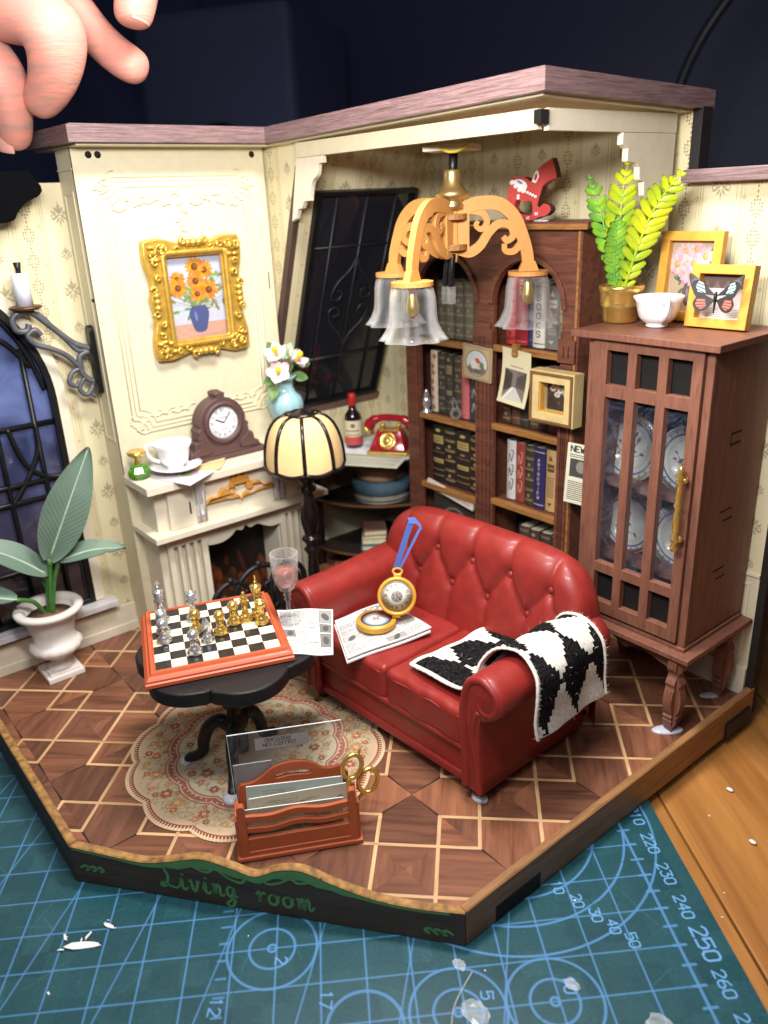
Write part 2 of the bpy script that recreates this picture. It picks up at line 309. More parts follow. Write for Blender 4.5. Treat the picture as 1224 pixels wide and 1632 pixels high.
def clear(name, tint, facing=.3, haze=0.0, rough=.05):
    m = bpy.data.materials.new(name); m.use_nodes = True; t = m.node_tree; N = t.nodes; L = t.links; b = N['Principled BSDF']; out = N['Material Output']
    b.inputs['Base Color'].default_value = (*tint, 1); b.inputs['Roughness'].default_value = rough; b.inputs['Specular IOR Level'].default_value = .9; b.inputs['Transmission Weight'].default_value = .35
    tr = N.new('ShaderNodeBsdfTransparent'); tr.inputs[0].default_value = (.97, .98, .98, 1); mx = N.new('ShaderNodeMixShader'); lw_ = N.new('ShaderNodeLayerWeight'); lw_.inputs[0].default_value = facing
    L.new(tr.outputs[0], mx.inputs[1]); L.new(b.outputs[0], mx.inputs[2]); L.new(mx.outputs[0], out.inputs[0])
    if haze:
        tc = N.new('ShaderNodeTexCoord'); n = N.new('ShaderNodeTexNoise'); n.inputs['Scale'].default_value = 1.6; n.inputs['Detail'].default_value = 9; n.inputs['Distortion'].default_value = 2.6; L.new(tc.outputs['Object'], n.inputs[0])
        mr = N.new('ShaderNodeMapRange'); mr.inputs[1].default_value = .46; mr.inputs[2].default_value = .78; mr.inputs[4].default_value = haze; L.new(n.outputs[0], mr.inputs[0]); ad = N.new('ShaderNodeMath'); ad.use_clamp = True
        L.new(mr.outputs[0], ad.inputs[0]); L.new(lw_.outputs['Fresnel'], ad.inputs[1]); L.new(ad.outputs[0], mx.inputs[0])
    else: L.new(lw_.outputs['Facing'], mx.inputs[0])
    return m
M_glass = clear('clear_plastic', (.95, .96, .98), .2, 0, .015); M_film = clear('clear_film', (.9, .92, .96), .2, .06); M_pane = clear('smeared_pane', (.6, .68, .95), .2, .07, .3)

# ------------------------------------------------------------------ cutting mat, desk, dark room behind
mu_, mw_ = Vector((.825, -.565, 0)), Vector((.565, .825, 0)); MATM = FR((21.13, -8.94, 0), mu_, mw_)
K = 64; U0, U1, W0, W1 = -19, 5, -23, 1.12
cv = Cv(int((U1-U0)*K), int((W1-W0)*K), (33, 76, 84)); cv.noise(2.6, 3); cv.noise(3, 40)
LC = (84, 134, 186); X_ = lambda u: (u-U0)*K; Y_ = lambda w: (w-W0)*K
for u in range(-19, 5): cv.line([(X_(u), Y_(-23)), (X_(u), Y_(.14))], 2.7, LC, .85)
for w in range(-23, 1): cv.line([(X_(-19), Y_(w)), (X_(4.2), Y_(w))], 2.7 if w else 4.6, LC, .92)
for u in range(-10, 10): cv.line([(X_(u/2), Y_(-.12)), (X_(u/2), Y_(.16))], 4.5, LC, .9)
for r in (1, 2, 3, 4, 5): cv.ring(X_(-4), Y_(-3.1), r*K*.78, 4, LC, .92)
for cu_, cw_ in ((1, -3.1), (1, -5.15), (-1, -9.1)):
    for r in (.52, 1.02): cv.ring(X_(cu_), Y_(cw_), r*K, 4, LC, .9)
    cv.ring(X_(cu_), Y_(cw_), 6, 4, LC)
for cu_, cw_ in ((1.6, -12.1), (1.1, -7.1)): cv.ring(X_(cu_), Y_(cw_), .8*K, 5, LC, .85)
for k in range(-26, -8): cv.line([(X_(-19), Y_(k*1.1+19*.27+6)), (X_(4), Y_(k*1.1-4*.27+6))], 2.7, LC, .8) if k % 2 else None
for n in range(80, 290, 10):
    u = (n-250)/10; big = n % 50 == 0; h = (.35 if big else .26)*K
    cv.txt(str(n), X_(u)-h*1.15, Y_(.42), h, (108, 160, 214), sp=1.0)
for n, (u, w) in {'10': (-1.95, -2.2), '20': (-1.5, -1.85), '30': (-1.06, -1.55), '40': (-.7, -1.25), '50': (-.3, -.95)}.items(): cv.txt(n, X_(u)-8, Y_(w)-8, 15, (108, 160, 214), ang=.0)
for n, (u, w) in {'10': (.45, -2.8), '2': (-.75, -9.0), '12': (.1, -10.35), '17': (.2, -8.0), '5': (.6, -4.6)}.items(): cv.txt(n, X_(u), Y_(w), 16, (100, 152, 208), ang=-.1)
for k in range(26): cv.line([(X_(-8+k*.45), Y_(-10.3)), (X_(-8+k*.45), Y_(-10.1))], 4, LC, .8)
for _ in range(420):   # knife scratches
    x, y, a, l = random.uniform(0, cv.w), random.uniform(0, cv.h), random.uniform(0, PI), random.choice((random.uniform(4, 20), random.uniform(10, 90)))
    cv.line([(x, y), (x+l*math.cos(a), y+l*math.sin(a))], 1.3, random.choice(((60, 118, 122), (22, 62, 66))), .6)
M_mat = imgmat('cutting_mat_print', cv.a, .36, bump=.12, bd=.01, spec=.45, noise=.1, ns=1.2, ext='EXTEND')
mb = MB().box(U0, U1, W0, W1, -.25, -.004, .03).quad(U0+.03, U1-.03, W0+.03, W1-.03, 0, uv=(0, 0, 1, 1))
mb2 = MB().box(U0, U1, W0, W1, -.25, -.003)
mat_o = thing('cutting_mat', 'teal self healing cutting mat with blue grid and ruler numbers under the room', 'cutting mat', M=MATM)
part('mat_sheet', mb2, mat('mat_edge', (28, 76, 80), .5), mat_o); part('printed_face', MB().quad(U0, U1, W0, W1, 0), M_mat, mat_o)
# desk boards run along the mat's long side
desk = thing('desk', 'golden brown wooden plank desk under the cutting mat', 'desk', M=MATM)
M_desk = wood('desk_plank', (148, 92, 40), (196, 136, 72), .42, 0, .9, bump=.15, rings=1.2)
wj = 1.62
for i in range(-3, 9):
    w0 = wj+i*5.2
    for s0, s1 in ((-60, 2.2+(i % 2)*9), (2.24+(i % 2)*9, 60)):
        part('plank', MB().box(s0, s1, w0+.03, w0+5.17, -1.6, -.26, .04), M_desk, desk)
dk = mat('dark_blue_wall', (100, 106, 146), .8, var=.4, vs=.05, bump=0); dk2 = mat('dark_monitor_shell', (62, 66, 98), .5, var=.1)
structure('backdrop', MB().box(-160, 120, 95, 97, -30, 140).box(-162, -160, -120, 97, -30, 140), dk)
mon = thing('monitor', 'dark out of focus monitor behind the miniature room', 'monitor', (-30, 58, 0), .45)
part('screen', MB().box(-52, 42, -1, 1, 3, 52, .4), dk2, mon); part('bezel', MB().box(-53, 43, -.4, 1.6, 1.8, 53, .5), dk2, mon); part('foot', MB().box(-14, -2, -5, 5, -.26, .6, .2).box(-10, -6, 1, 2.4, .5, 20, .2), M_black, mon)
spk = thing('desk_speaker', 'dark grey box in the gloom behind the left part of the room', 'box', (-52, 26, -.26), .6)
part('case', MB().box(-8, 8, -8, 8, 0, 33, .8), mat('grey_case', (84, 88, 122), .7, bump=0), spk); part('driver', MB().lathe([(3.5, 0), (3.2, -.4), (1, -1)], 20, T(0, -8.05, 20) @ RX(PI/2)), M_black, spk)
lamp_arm = MB().tube(bez([(-8, 30, -.2), (-7, 31, 18), (-4, 33, 27), (6, 33, 33), (22, 34, 38)]), .35, 8)
solo('cable', lamp_arm, mat('grey_cable', (40, 42, 50), .4), 'thin grey cable arching in the dark behind the right wall', 'cable')
case = thing('equipment_case', 'black case with glossy rounded lid behind the low right wall', 'case', (7.5, 16, -.26), .3)
part('case_body', MB().rbox(8, 6, 6.8, 1.2, 8, T(0, 0, 6.8)), M_black, case); part('lid', MB().rbox(7.4, 5.4, 1.2, 1.1, 8, T(0, 0, 14.6)), dk2, case)
solo('power_lead', MB().tube(bez([(20.5, 10, -.1), (19, 6.5, -.05), (18.6, 4.4, -.05), (20, 3.6, -.05), (24, 4.5, -.05)]), .22, 8), M_black, 'black lead lying on the desk behind the right wall', 'cable')

# ------------------------------------------------------------------ room floor
FZ = .8
FP = [(0, -18.3), (10.28, -18.3), (17.74, -12.58), (17.74, 0), (0, 0)]
floor = structure('floor', MB().prism([(0, -18.3), (10.2, -18.3), (17.73, -12.55), (17.73, 0), (0, 0)], .12, FZ-.012), mat('floor_board', (42, 26, 20), .8))
def clip(poly, region=FP):
    for (ax, ay), (bx, by) in zip(region, region[1:]+region[:1]):
        out = []
        for (px, py), (qx, qy) in zip(poly, poly[1:]+poly[:1]):
            dp = (bx-ax)*(py-ay)-(by-ay)*(px-ax); dq = (bx-ax)*(qy-ay)-(by-ay)*(qx-ax)
            if dp >= 0: out.append((px, py))
            if (dp >= 0) != (dq >= 0): t = dp/(dp-dq); out.append((px+t*(qx-px), py+t*(qy-py)))
        poly = out
        if len(poly) < 3: return []
    return poly
A0, B0, PP, SS, SW = -9.7, -14.32, 2.58, 1.03, .047
def ab(a, b): return ((a-b)/math.sqrt(2), (a+b)/math.sqrt(2))
tw = [wood('walnut_tile_mid', (88, 52, 38), (142, 92, 68), .38, 0, 2.6, 'UV', bump=.06, rings=2), wood('walnut_tile_dark', (76, 46, 34), (124, 80, 60), .38, 0, 2.6, 'UV', bump=.06, rings=2), wood('walnut_tile_red', (102, 60, 42), (156, 102, 74), .38, 0, 2.6, 'UV', bump=.06, rings=2)]
M_strip = wood('pale_inlay', (186, 144, 102), (214, 174, 130), .4, 0, 3, 'UV', bump=.05)
def tile(poly, grain, m, name='tile'):
    P = clip([ab(*p) for p in poly])
    if len(P) < 3: return
    c = Vector((sum(p[0] for p in P)/len(P), sum(p[1] for p in P)/len(P))); g = Vector(ab(math.cos(grain), math.sin(grain))).normalized(); h = Vector((-g.y, g.x))
    P2 = [tuple(c+(Vector(p)-c)*.998) for p in P]; n = len(P2); mb = MB(); off = random.uniform(0, 40)
    vs = [(x-c.x, y-c.y, 0) for x, y in P2]+[(x-c.x, y-c.y, -.015) for x, y in P2]; uv = [((Vector((v[0], v[1])).dot(g)+off), Vector((v[0], v[1])).dot(h)+off) for v in vs]
    mb.add(vs, [tuple(range(n))]+[(i, n+i, n+(i+1) % n, (i+1) % n) for i in range(n)], None, False, uv)
    o = part(name, mb, m, floor); o.location = (c.x, c.y, FZ+random.uniform(-.0015, .0015))
for i in range(-3, 13):
    for j in range(-6, 8):
        a, b = A0+i*PP, B0+j*PP; s, L = SS, PP-SS; e = SW
        if not (-2 < ab(a+1.3, b+1.3)[0] < 20 and -21 < ab(a+1.3, b+1.3)[1] < 2.5): continue
        ev = (i+j) % 2 == 0
        # the small square where two frames interlock, two mitred halves
        q = [(a+e, b+e), (a+s-e, b+e), (a+s-e, b+s-e), (a+e, b+s-e)]
        if ev: tile([q[0], q[1], q[2]], 0, tw[1]); tile([q[0], q[2], q[3]], PI/2, tw[2])
        else: tile([q[0], q[1], q[3]], 0, tw[2]); tile([q[1], q[2], q[3]], PI/2, tw[1])
        x0, x1, y0, y1 = a+s, a+PP, b+s, b+PP; cx, cy = (x0+x1)/2, (y0+y1)/2
        if ev:   # four house shaped boards meeting in the middle
            for k in range(4):
                R = lambda p: [((x*[1, 0, -1, 0][k]-y*[0, 1, 0, -1][k])+cx, (x*[0, 1, 0, -1][k]+y*[1, 0, -1, 0][k])+cy) for x, y in p]
                h = L/2; tile(R([(-h+e, -h-s+e), (h-e, -h-s+e), (h-e, -h), (0, 0), (-h+e, -h)]), (PI/2 if k % 2 == 0 else 0) if (i // 2+j) % 2 else (0 if k % 2 == 0 else PI/2), tw[(i+j*3+(k % 2)) % 3])
        else:
            for k in range(4):
                R = lambda p: [((x*[1, 0, -1, 0][k]-y*[0, 1, 0, -1][k])+cx, (x*[0, 1, 0, -1][k]+y*[1, 0, -1, 0][k])+cy) for x, y in p]
                h = L/2-e; tile(R([(-h, -h), (h, -h), (0, 0)]), 0 if k % 2 == 0 else PI/2, tw[0])
        # inlay strips of this lattice cell: bottom and left (even) or top and right pieces
        def hs(x0, x1, y): tile([(x0, y-e), (x1, y-e), (x1, y+e), (x0, y+e)], 0, M_strip, 'inlay_strip')
        def vsx(y0, y1, x): tile([(x-e, y0), (x+e, y0), (x+e, y1), (x-e, y1)], PI/2, M_strip, 'inlay_strip')
        if ev: hs(a-e, a+PP+s-e, b); hs(a+e, a+PP+s+e, b+PP+s); vsx(b+e, b+PP+s+e, a); vsx(b-e, b+PP+s-e, a+PP+s)

# ------------------------------------------------------------------ rim boards round the floor
M_rimdark = wood('dark_rim_print', (50, 40, 34), (72, 58, 48), .6, 0, 4, vary=False); M_rimbr = wood('brown_rim_board', (120, 82, 50), (160, 114, 70), .5, 0, 4, vary=False)
M_green = mat('green_print', (84, 136, 84), .6, var=.1, bump=.05)
def rim(name, label, p, q, tops, mface, mtop):
    """board from p to q (outer line seen from outside left to right); tops: (t, height) curve"""
    p, q = Vector((*p, 0)), Vector((*q, 0)); d = (q-p); Ln = d.length; M = FR(p, d, (0, 0, 1)); t = thing(name, label, 'rim board', M=M)
    prof = [(x*Ln, z) for x, z in tops]; vs = []; fs = []; n = len(prof)
    part('board', MB().prism([(0, .04)]+[(Ln, .04)]+[(x, z-.03) for x, z in reversed(prof)], -.22, 0), mface, t)
    b = MB()
    for x, z in prof: vs += [(x, z-.03, .003), (x, z, -.03), (x, z, -.2), (x, z-.03, -.223)]
    for i in range(n-1): fs += [(i*4+k, (i+1)*4+k, (i+1)*4+k+1, i*4+k+1) for k in range(3)]
    b.add(vs, fs, None, False); part('cut_edge', b, mtop, t); return t, Ln
hump = bez2([(0, 1.16), (.1, 1.08), (.2, 1.02), (.28, 1.2), (.36, 1.42), (.43, 1.3), (.475, 1.17), (.49, 1.14), (.51, 1.18), (.56, 1.44), (.62, 1.52), (.7, 1.25), (.8, 1.0), (.9, .95), (1, 1.02)], 6)
fr, Ln = rim('front_rim_board', 'dark wavy front board with green Living room lettering', (10.2, -18.6), (18.03, -12.55), hump, M_rimdark, M_edge)
rim('left_rim_board', 'dark straight board closing the floor on the left front', (-6, -18.6), (10.17, -18.6), [(0, 1.18), (1, 1.18)], M_rimdark, M_edge)
rt, RL = rim('right_rim_board', 'brown straight board along the right side of the floor', (18.03, -12.5), (18.03, .1), [(0, 1.04), (.06, 1.06), (.98, 1.1), (1, 1.1)], M_rimbr, M_rimbr)
part('slot', MB().box(.95, 2.5, .03, .48, -.02, .012), M_void, rt); part('end_bracket', MB().box(11.0, 12.4, .02, .55, -.05, .08, .03), M_blackm, rt)
# green band under the wavy top, scrolls and the script
GP = lambda x: np.interp(x/Ln, [h[0] for h in hump], [h[1] for h in hump])
xs = np.linspace(.06, Ln-.35, 60); band = MB()
def thick(x): t = x/Ln; return .06+.2*math.exp(-((t-.36)/.12)**2)+.22*math.exp(-((t-.62)/.11)**2)+.03*math.sin(x*9)*(.25 < t < .75)
band.add([(x, GP(x)-.05-(0 if k == 0 else thick(x)), .006) for x in xs for k in (0, 1)], [(2*i+1, 2*i+3, 2*i+2, 2*i) for i in range(len(xs)-1)])
part('green_band', band, M_green, fr)
sw = MB()
def stroke(mb, pts, w=.035, z=.008, n=6, sm=True):
    p = bez2(pts, n) if sm else list(pts); vs = []; N = len(p)
    for i, (x, y) in enumerate(p):
        a = p[max(i-1, 0)]; b = p[min(i+1, N-1)]; t = Vector((b[0]-a[0], b[1]-a[1])); t = t.normalized() if t.length > 1e-6 else Vector((1, 0)); k = w*(.35+.65*math.sin(PI*min(max((i+.6)/(N+.2), .08), .92))**.5)
        vs += [(x-t.y*k, y+t.x*k, z), (x+t.y*k, y-t.x*k, z)]
    return mb.add(vs, [(2*i, 2*i+1, 2*i+3, 2*i+2) for i in range(N-1)])
for cx, s, f in ((3.6, 1, 1), (4.45, .9, 1), (5.35, .9, -1), (6.1, 1, -1)):
    y0 = GP(cx)-.3; stroke(sw, [(cx-.5*f*s, y0+.16), (cx-.2*f*s, y0-.02), (cx+.1*f*s, y0-.1), (cx+.24*f*s, y0+.03), (cx+.12*f*s, y0+.12), (cx+.02*f*s, y0+.03)], .04)
for cx, y0, f in ((.45, .5, 1), (Ln-.5, .3, -1)):
    for k in range(3): stroke(sw, [(cx-.25*f+k*.22*f, y0), (cx-.08*f+k*.2*f, y0+.1), (cx+k*.2*f, y0+.02), (cx-.1*f+k*.2*f, y0-.06)], .045)
part('green_scroll', sw, M_green, fr, kind='stuff')
LET = {'L': [[(.42, .9), (.3, 1.0), (.22, .85), (.32, .5), (.2, .05), (.02, .02), (.08, .16), (.3, .08), (.6, .0), (.75, .12)]],
 'i': [[(.02, .12), (.12, .5), (.12, .1), (.22, .0), (.34, .14)], [(.15, .68), (.18, .74)]], 'v': [[(0, .4), (.08, .5), (.12, .1), (.2, .0), (.32, .3), (.33, .5), (.42, .42)]],
 'n': [[(0, .4), (.06, .5), (.07, .02), (.12, .36), (.22, .5), (.28, .36), (.28, .08), (.36, .0), (.46, .12)]], 'g': [[(.3, .44), (.14, .5), (.04, .25), (.14, .02), (.28, .2), (.31, .48), (.3, -.2), (.16, -.45), (.0, -.34), (.2, -.1), (.46, .1)]],
 'r': [[(0, .35), (.1, .52), (.14, .4), (.1, .0), (.16, .34), (.3, .5), (.36, .42)]], 'o': [[(.2, .48), (.04, .36), (.05, .08), (.2, .0), (.34, .14), (.33, .38), (.2, .48), (.28, .4), (.46, .42)]],
 'm': [[(0, .4), (.06, .5), (.07, .02), (.12, .36), (.2, .5), (.25, .36), (.25, .02), (.3, .36), (.4, .5), (.45, .36), (.45, .1), (.52, .0), (.64, .2)]]}
x = 2.42
for ch in 'Living room':
    if ch == ' ': x += .42; continue
    kk = .66; tx = MB()
    for st in LET[ch]: stroke(tx, [(x+a*.66, .36+b*kk-.012*(x-2.4)) for a, b in st], .042 if len(st) > 2 else .05)
    x += {'L': .5, 'i': .27, 'v': .34, 'n': .34, 'g': .36, 'r': .3, 'o': .36, 'm': .5}[ch]; part('letter', tx, M_green, fr)
# ------------------------------------------------------------------ wall prints
def damask(cv, x, y, k, col):
    E = lambda dx, dy, rx, ry, rot: cv.ell(x+dx*k, y+dy*k, rx*k, ry*k, col, rot, .62)
    E(0, 16, 3, 7, 0); E(0, 8, 2.2, 3, 0); E(0, -9, 1.5, 4, 0); E(0, -15, 1, 1.5, 0); E(0, 25, 1, 1.6, 0)
    for f in (-1, 1):
        E(5*f, 13, 2.4, 5.5, -.55*f); E(9.5*f, 8, 2.2, 4.6, -1.1*f); E(7*f, 0, 2, 6, 1.0*f); E(4*f, -5, 1.7, 5, .55*f); E(12*f, -3, 1.2, 3.5, 1.5*f); E(13.5*f, 11, 1.3, 1.3, 0)
        cv.line(bez2([(x+1*f*k, y+4*k), (x+7*f*k, y+3*k), (x+13*f*k, y+5*k), (x+15*f*k, y+1*k), (x+12*f*k, y-1*k)], 4), 1.3*k, col, .55)
PX = 150   # px per cm
def wallpaper():
    w, h = int(2.1*PX), int(2.34*PX); cv = Cv(w, h, (216, 204, 168)); g = (116, 102, 86); cv.rect(w*.5, 0, w, h, (211, 198, 158)); cv.noise(1.6, 2)
    for x in (2, w*.47, w*.53, w*.97): cv.line([(x, -5), (x, h+5)], 1.8, g, .75)
    g2 = (140, 128, 104); damask(cv, w*.25, h*.7, 2.6, g2); damask(cv, w*.25, h*.2, 1.7, g2)
    cx = w*.75
    for yy in range(-1, 5):
        y0 = yy*h/3+h*.16
        for (dx, dy) in [(a, b) for a in range(-2, 3) for b in range(-3, 4) if abs(a)+abs(b) in (3, 2) and abs(a) < 3]:
            cv.poly([(cx+dx*11-5, y0+dy*13), (cx+dx*11, y0+dy*13+6), (cx+dx*11+5, y0+dy*13), (cx+dx*11, y0+dy*13-6)], g, .7)
        cv.ring(cx, y0, 9, 2.5, g, .6); cv.poly([(cx-4, y0+h/6), (cx, y0+h/6+8), (cx+4, y0+h/6), (cx, y0+h/6-8)], g, .75)
    for f in (.575, .925):
        for y in np.arange(4, h, 9): cv.ell(w*f, y, 1.7, 1.7, g, 0, .7)
        for y in (h*.1, h*.6): cv.ring(w*f, y, 6, 2.2, g, .7)
    return cv.a
M_wallp = imgmat('striped_wallpaper_print', wallpaper(), .62, bump=.05, noise=.05, ns=.6)
def wp_quad(mb, pts, us):   # wallpaper: us in cm
    mb.add(pts, [tuple(range(len(pts)))], None, False, [(u/2.1, v/2.34) for u, v in us]); return mb

# ------------------------------------------------------------------ walls (things of the model)
ZT = 17.7
bw = thing('back_wall', 'cream striped wallpaper back wall behind the bookcase and the brown cabinet', 'wall')
part('wall_board', MB().box(-.3, 14.2, .004, .3, .1, ZT).box(14.2, 17.76, .004, .3, .1, 15.86), M_cream, bw)
part('wall_edge', MB().box(17.765, 18.0, -.02, .42, .1, 15.8).box(14.21, 14.5, -.03, .45, 15.95, ZT+.05), mat('black_wall_edge', (26, 20, 19), .7), bw)
part('wallpaper', wp_quad(wp_quad(MB(), [(0, 0, 4.9), (14.2, 0, 4.9), (14.2, 0, ZT), (0, 0, ZT)], [(0, 4.9), (14.2, 4.9), (14.2, ZT), (0, ZT)]), [(14.2, 0, 4.9), (17.76, 0, 4.9), (17.76, 0, 15.86), (14.2, 0, 15.86)], [(14.2, 4.9), (17.76, 4.9), (17.76, 15.86), (14.2, 15.86)]), M_wallp, bw)
dado = MB()
for x0, x1 in ((12.6, 13.4), (16.1, 17.5)): dado.curve([[(x0, 2.0), (x1, 2.0), (x1, 4.6), (x0, 4.6)], [(x0+.08, 2.08), (x1-.08, 2.08), (x1-.08, 4.52), (x0+.08, 4.52)]], .02, .006, YW(-.02))
part('dado_moulding', dado.box(0, 17.76, -.06, 0, 4.86, 4.94), M_creamd, bw); part('skirting', MB().box(0, 17.76, -.12, 0, FZ, 1.75, .02), M_creamd, bw)
part('wall_cap', MB().box(14.24, 18.3, -.42, .55, 15.86, 16.2, .02), M_purple, bw)
# left wall with the arched french window
lw = thing('left_wall', 'cream wallpapered left wall around the dark arched french window', 'wall')
def arch(hw, base, spring, n=14, tip=1.0):
    R = hw*2*tip; L = [(-hw, base), (-hw, spring)]
    top = math.sqrt(max(R*R-(R-hw)**2, .01))
    L += [(-hw+R-R*math.cos(a), spring+R*math.sin(a)) for a in np.linspace(0, math.acos((R-hw)/R), n)[1:]]
    return L+[(-x, y) for x, y in reversed(L[:-1])]
WC = -16.6; AO = [(x+WC, y) for x, y in arch(2.72, 2.42, 10.0, tip=.86)]; AI = [(x+WC, y) for x, y in arch(2.5, 2.6, 10.0, tip=.86)]
wall_o = [(-5.8, .12), (-5.8, 7.9), (-12.5, 7.9), (-12.5, 16.7), (-21.5, 16.7), (-21.5, .12)]
b = MB().curve([wall_o, AO], .15, 0, XW(-.15)); b.u = [[(u/2.1+.3, v/2.34) for u, v in f] for f in b.u]
part('wallpaper', b, M_wallp, lw)
part('window_surround', MB().curve([[(x+WC, y) for x, y in arch(3.05, 2.42, 10.0, tip=.86)], AO], .06, .03, XW(.05)), M_creamd, lw)
part('sill', MB().box(0, .55, -20, -13.2, 2.16, 2.4, .03), mat('grey_sill', (196, 190, 192), .5), lw); part('skirting', MB().box(0, .14, -20, -12.5, FZ, 1.9, .02).box(0, .2, -20, -12.5, FZ, 1.15, .02), M_creamd, lw)
wn = thing('french_window', 'black arched window with curved glazing bars over deep blue glass', 'window')
part('window_frame', MB().curve([AO, AI], .1, .02, XW(.02)), M_black, wn)
m, t, bs_, N, L = nt('blue_dusk_pane'); tc = N.new('ShaderNodeTexCoord'); n = N.new('ShaderNodeTexNoise'); n.inputs['Scale'].default_value = .32; n.inputs['Detail'].default_value = 4; n.inputs['Distortion'].default_value = 1; L.new(tc.outputs['Object'], n.inputs[0])
sx = N.new('ShaderNodeSeparateXYZ'); L.new(tc.outputs['Object'], sx.inputs[0]); mr = N.new('ShaderNodeMapRange'); mr.inputs[1].default_value = 3; mr.inputs[2].default_value = 9; L.new(sx.outputs[2], mr.inputs[0])
r = N.new('ShaderNodeValToRGB'); r.color_ramp.elements[0].color = (*lin((36, 44, 78)), 1); r.color_ramp.elements[1].color = (*lin((104, 118, 168)), 1); r.color_ramp.elements[0].position = .35; r.color_ramp.elements[1].position = .72; L.new(n.outputs[0], r.inputs[0])
mx = N.new('ShaderNodeMix'); mx.data_type = 'RGBA'; L.new(mr.outputs[0], mx.inputs[0]); mx.inputs[6].default_value = (*lin((62, 50, 52)), 1); L.new(r.outputs[0], mx.inputs[7]); L.new(mx.outputs[2], bs_.inputs['Base Color']); bs_.inputs['Roughness'].default_value = .12; bs_.inputs['Coat Weight'].default_value = .5
part('pane', MB().prism(AI, -.02, 0, XW(-.12)), m, wn)
def bar(name, pts, w=.09, M=XW(-.03)): return part(name, MB().tube([(x, y, 0) for x, y in pts], w, 6, M, flat=.8), M_black, wn)
for y in (-14.72, -15.95, -17.2, -18.4): bar('glazing_bar', [(y, 2.6), (y, 11.8 if y > -15 else 13.3)])
for z in (9.3, 7.35, 6.75, 4.3): bar('glazing_bar', [(-19.0, z), (-14.1, z)])
bar('curved_bar', bez2([(-14.15, 7.35), (-14.75, 7.5), (-15.3, 8.1), (-15.6, 9.3)])); bar('curved_bar', bez2([(-15.9, 6.75), (-15.3, 7.5), (-14.8, 8.4), (-14.72, 9.3)])); bar('curved_bar', bez2([(-16.6, 11.6), (-15.4, 12.2), (-14.5, 11.2)])); bar('curved_bar', bez2([(-14.2, 10.4), (-14.7, 12.0), (-16.0, 14.0)]))
bar('curved_bar', bez2([(-16.6, 9.3), (-15.6, 11.0), (-15.3, 12.8)]))
# slanted attic wall with its skylight, wall below it
kx = 3.72/(ZT-8.0); SN = Vector((1, 0, -kx)).normalized(); sl = thing('slanted_wall', 'wallpapered sloping attic wall between the chimney and the back corner', 'wall')
SM = FR((0, 0, 8.0), (0, 1, 0), (kx, 0, 1)); SLn = math.hypot(3.72, ZT-8)
b = MB().box(-5.7, 0, 0, SLn, -.2, -.004, 0, SM); wp_quad(b, [SM @ Vector(p) for p in ((-5.7, 0, 0), (0, 0, 0), (0, SLn, 0), (-5.7, SLn, 0))], [(-5.7, 0), (0, 0), (0, SLn), (-5.7, SLn)])
wp_quad(b, [(0, -5.7, 7.9), (3.72, -5.7, ZT), (0, -5.7, ZT)], [(0, 7.9), (3.72, ZT), (0, ZT)]); wp_quad(b, [(.002, -5.8, 4), (.002, 0, 4), (.002, 0, 8), (.002, -5.8, 8)], [(-5.8, 4), (0, 4), (0, 8), (-5.8, 8)])
part('wallpaper', b, M_wallp, sl); part('lower_panel', MB().box(-.1, .01, -5.8, 0, FZ, 4).box(0, .12, -5.8, -.13, FZ, 1.7, .02), M_cream, sl)
part('edge_trim', MB().box(-5.72, -5.5, 0, SLn-.9, -.25, .06, .01, SM), mat('dark_brown_trim', (74, 56, 48), .6), sl)
sk = thing('skylight', 'black glass skylight with wrought iron scrolls in the sloping wall', 'window')
part('window_frame', MB().curve([[(-4.95, -.05), (-.35, -.05), (-.35, 8.75), (-4.95, 8.75)], [(-4.8, .1), (-.5, .1), (-.5, 8.6), (-4.8, 8.6)]], .12, .02, SM @ T(0, 0, .1)), M_black, sk)
m, t, b_, N, L = nt('black_glass'); b_.inputs['Base Color'].default_value = (.012, .013, .018, 1); b_.inputs['Roughness'].default_value = .06; b_.inputs['Coat Weight'].default_value = .3
part('pane', MB().box(-4.8, -.5, .1, 8.6, 0, .03, 0, SM), m, sk)
M_iron = mat('dull_iron', (30, 30, 34), .45, var=.2)
for y in (-4.0, -2.65, -1.3): part('iron_bar', MB().tube([(y, .1, .07), (y, 8.6, .07)], .05, 6, SM), M_iron, sk)
for z in (2.1, 6.7): part('iron_bar', MB().tube([(-4.8, z, .07), (-.5, z, .07)], .05, 6, SM), M_iron, sk)
for f in (-1, 1):
    for z, g in ((4.4, 1), (4.4, -1)):
        p = [(-2.65+f*a, z+g*c_, .08) for a, c_ in ((0, 1.9), (.25, 1.35), (.75, .85), (.95, .3), (.6, .15), (.45, .45), (.7, .55))]; part('iron_scroll', MB().tube(bez(p, 6), .045, 6, SM), M_iron, sk)
part('sill_strip', MB().box(-5.2, -.15, -.45, -.08, 0, .18, .02, SM), mat('brown_sill', (112, 86, 74), .6), sk)

# ------------------------------------------------------------------ chimney breast
ch = thing('chimney_breast', 'cream chimney breast with moulded panel that carries the gold sunflower picture', 'chimney')
part('breast', MB().box(.004, 1.295, -12.5, -5.8, FZ, ZT), M_cream, ch)
part('front_panel', MB().quad(-12.48, -5.82, 7.2, ZT-.02, 0, XW(1.3)), M_cream, ch)
pm_ = MB(); CXp, CZp = -9.15, 12.7
def notch(hw, hh, c):
    P = []
    for sx, sy, f in ((1, 1, 0), (-1, 1, 1), (-1, -1, 0), (1, -1, 1)):
        a = [(sx*(hw-c*math.sin(t)), sy*(hh-c*math.cos(t))) for t in np.linspace(0, PI/2, 6)]; a = [(sx*(hw-c+c*(1-math.cos(t))*1.0), sy*(hh-c*math.sin(t)*1.0)) for t in np.linspace(PI/2, 0, 6)]
        P += a if f == 0 else a[::-1]
    return [(CXp+x, CZp+y) for x, y in P]
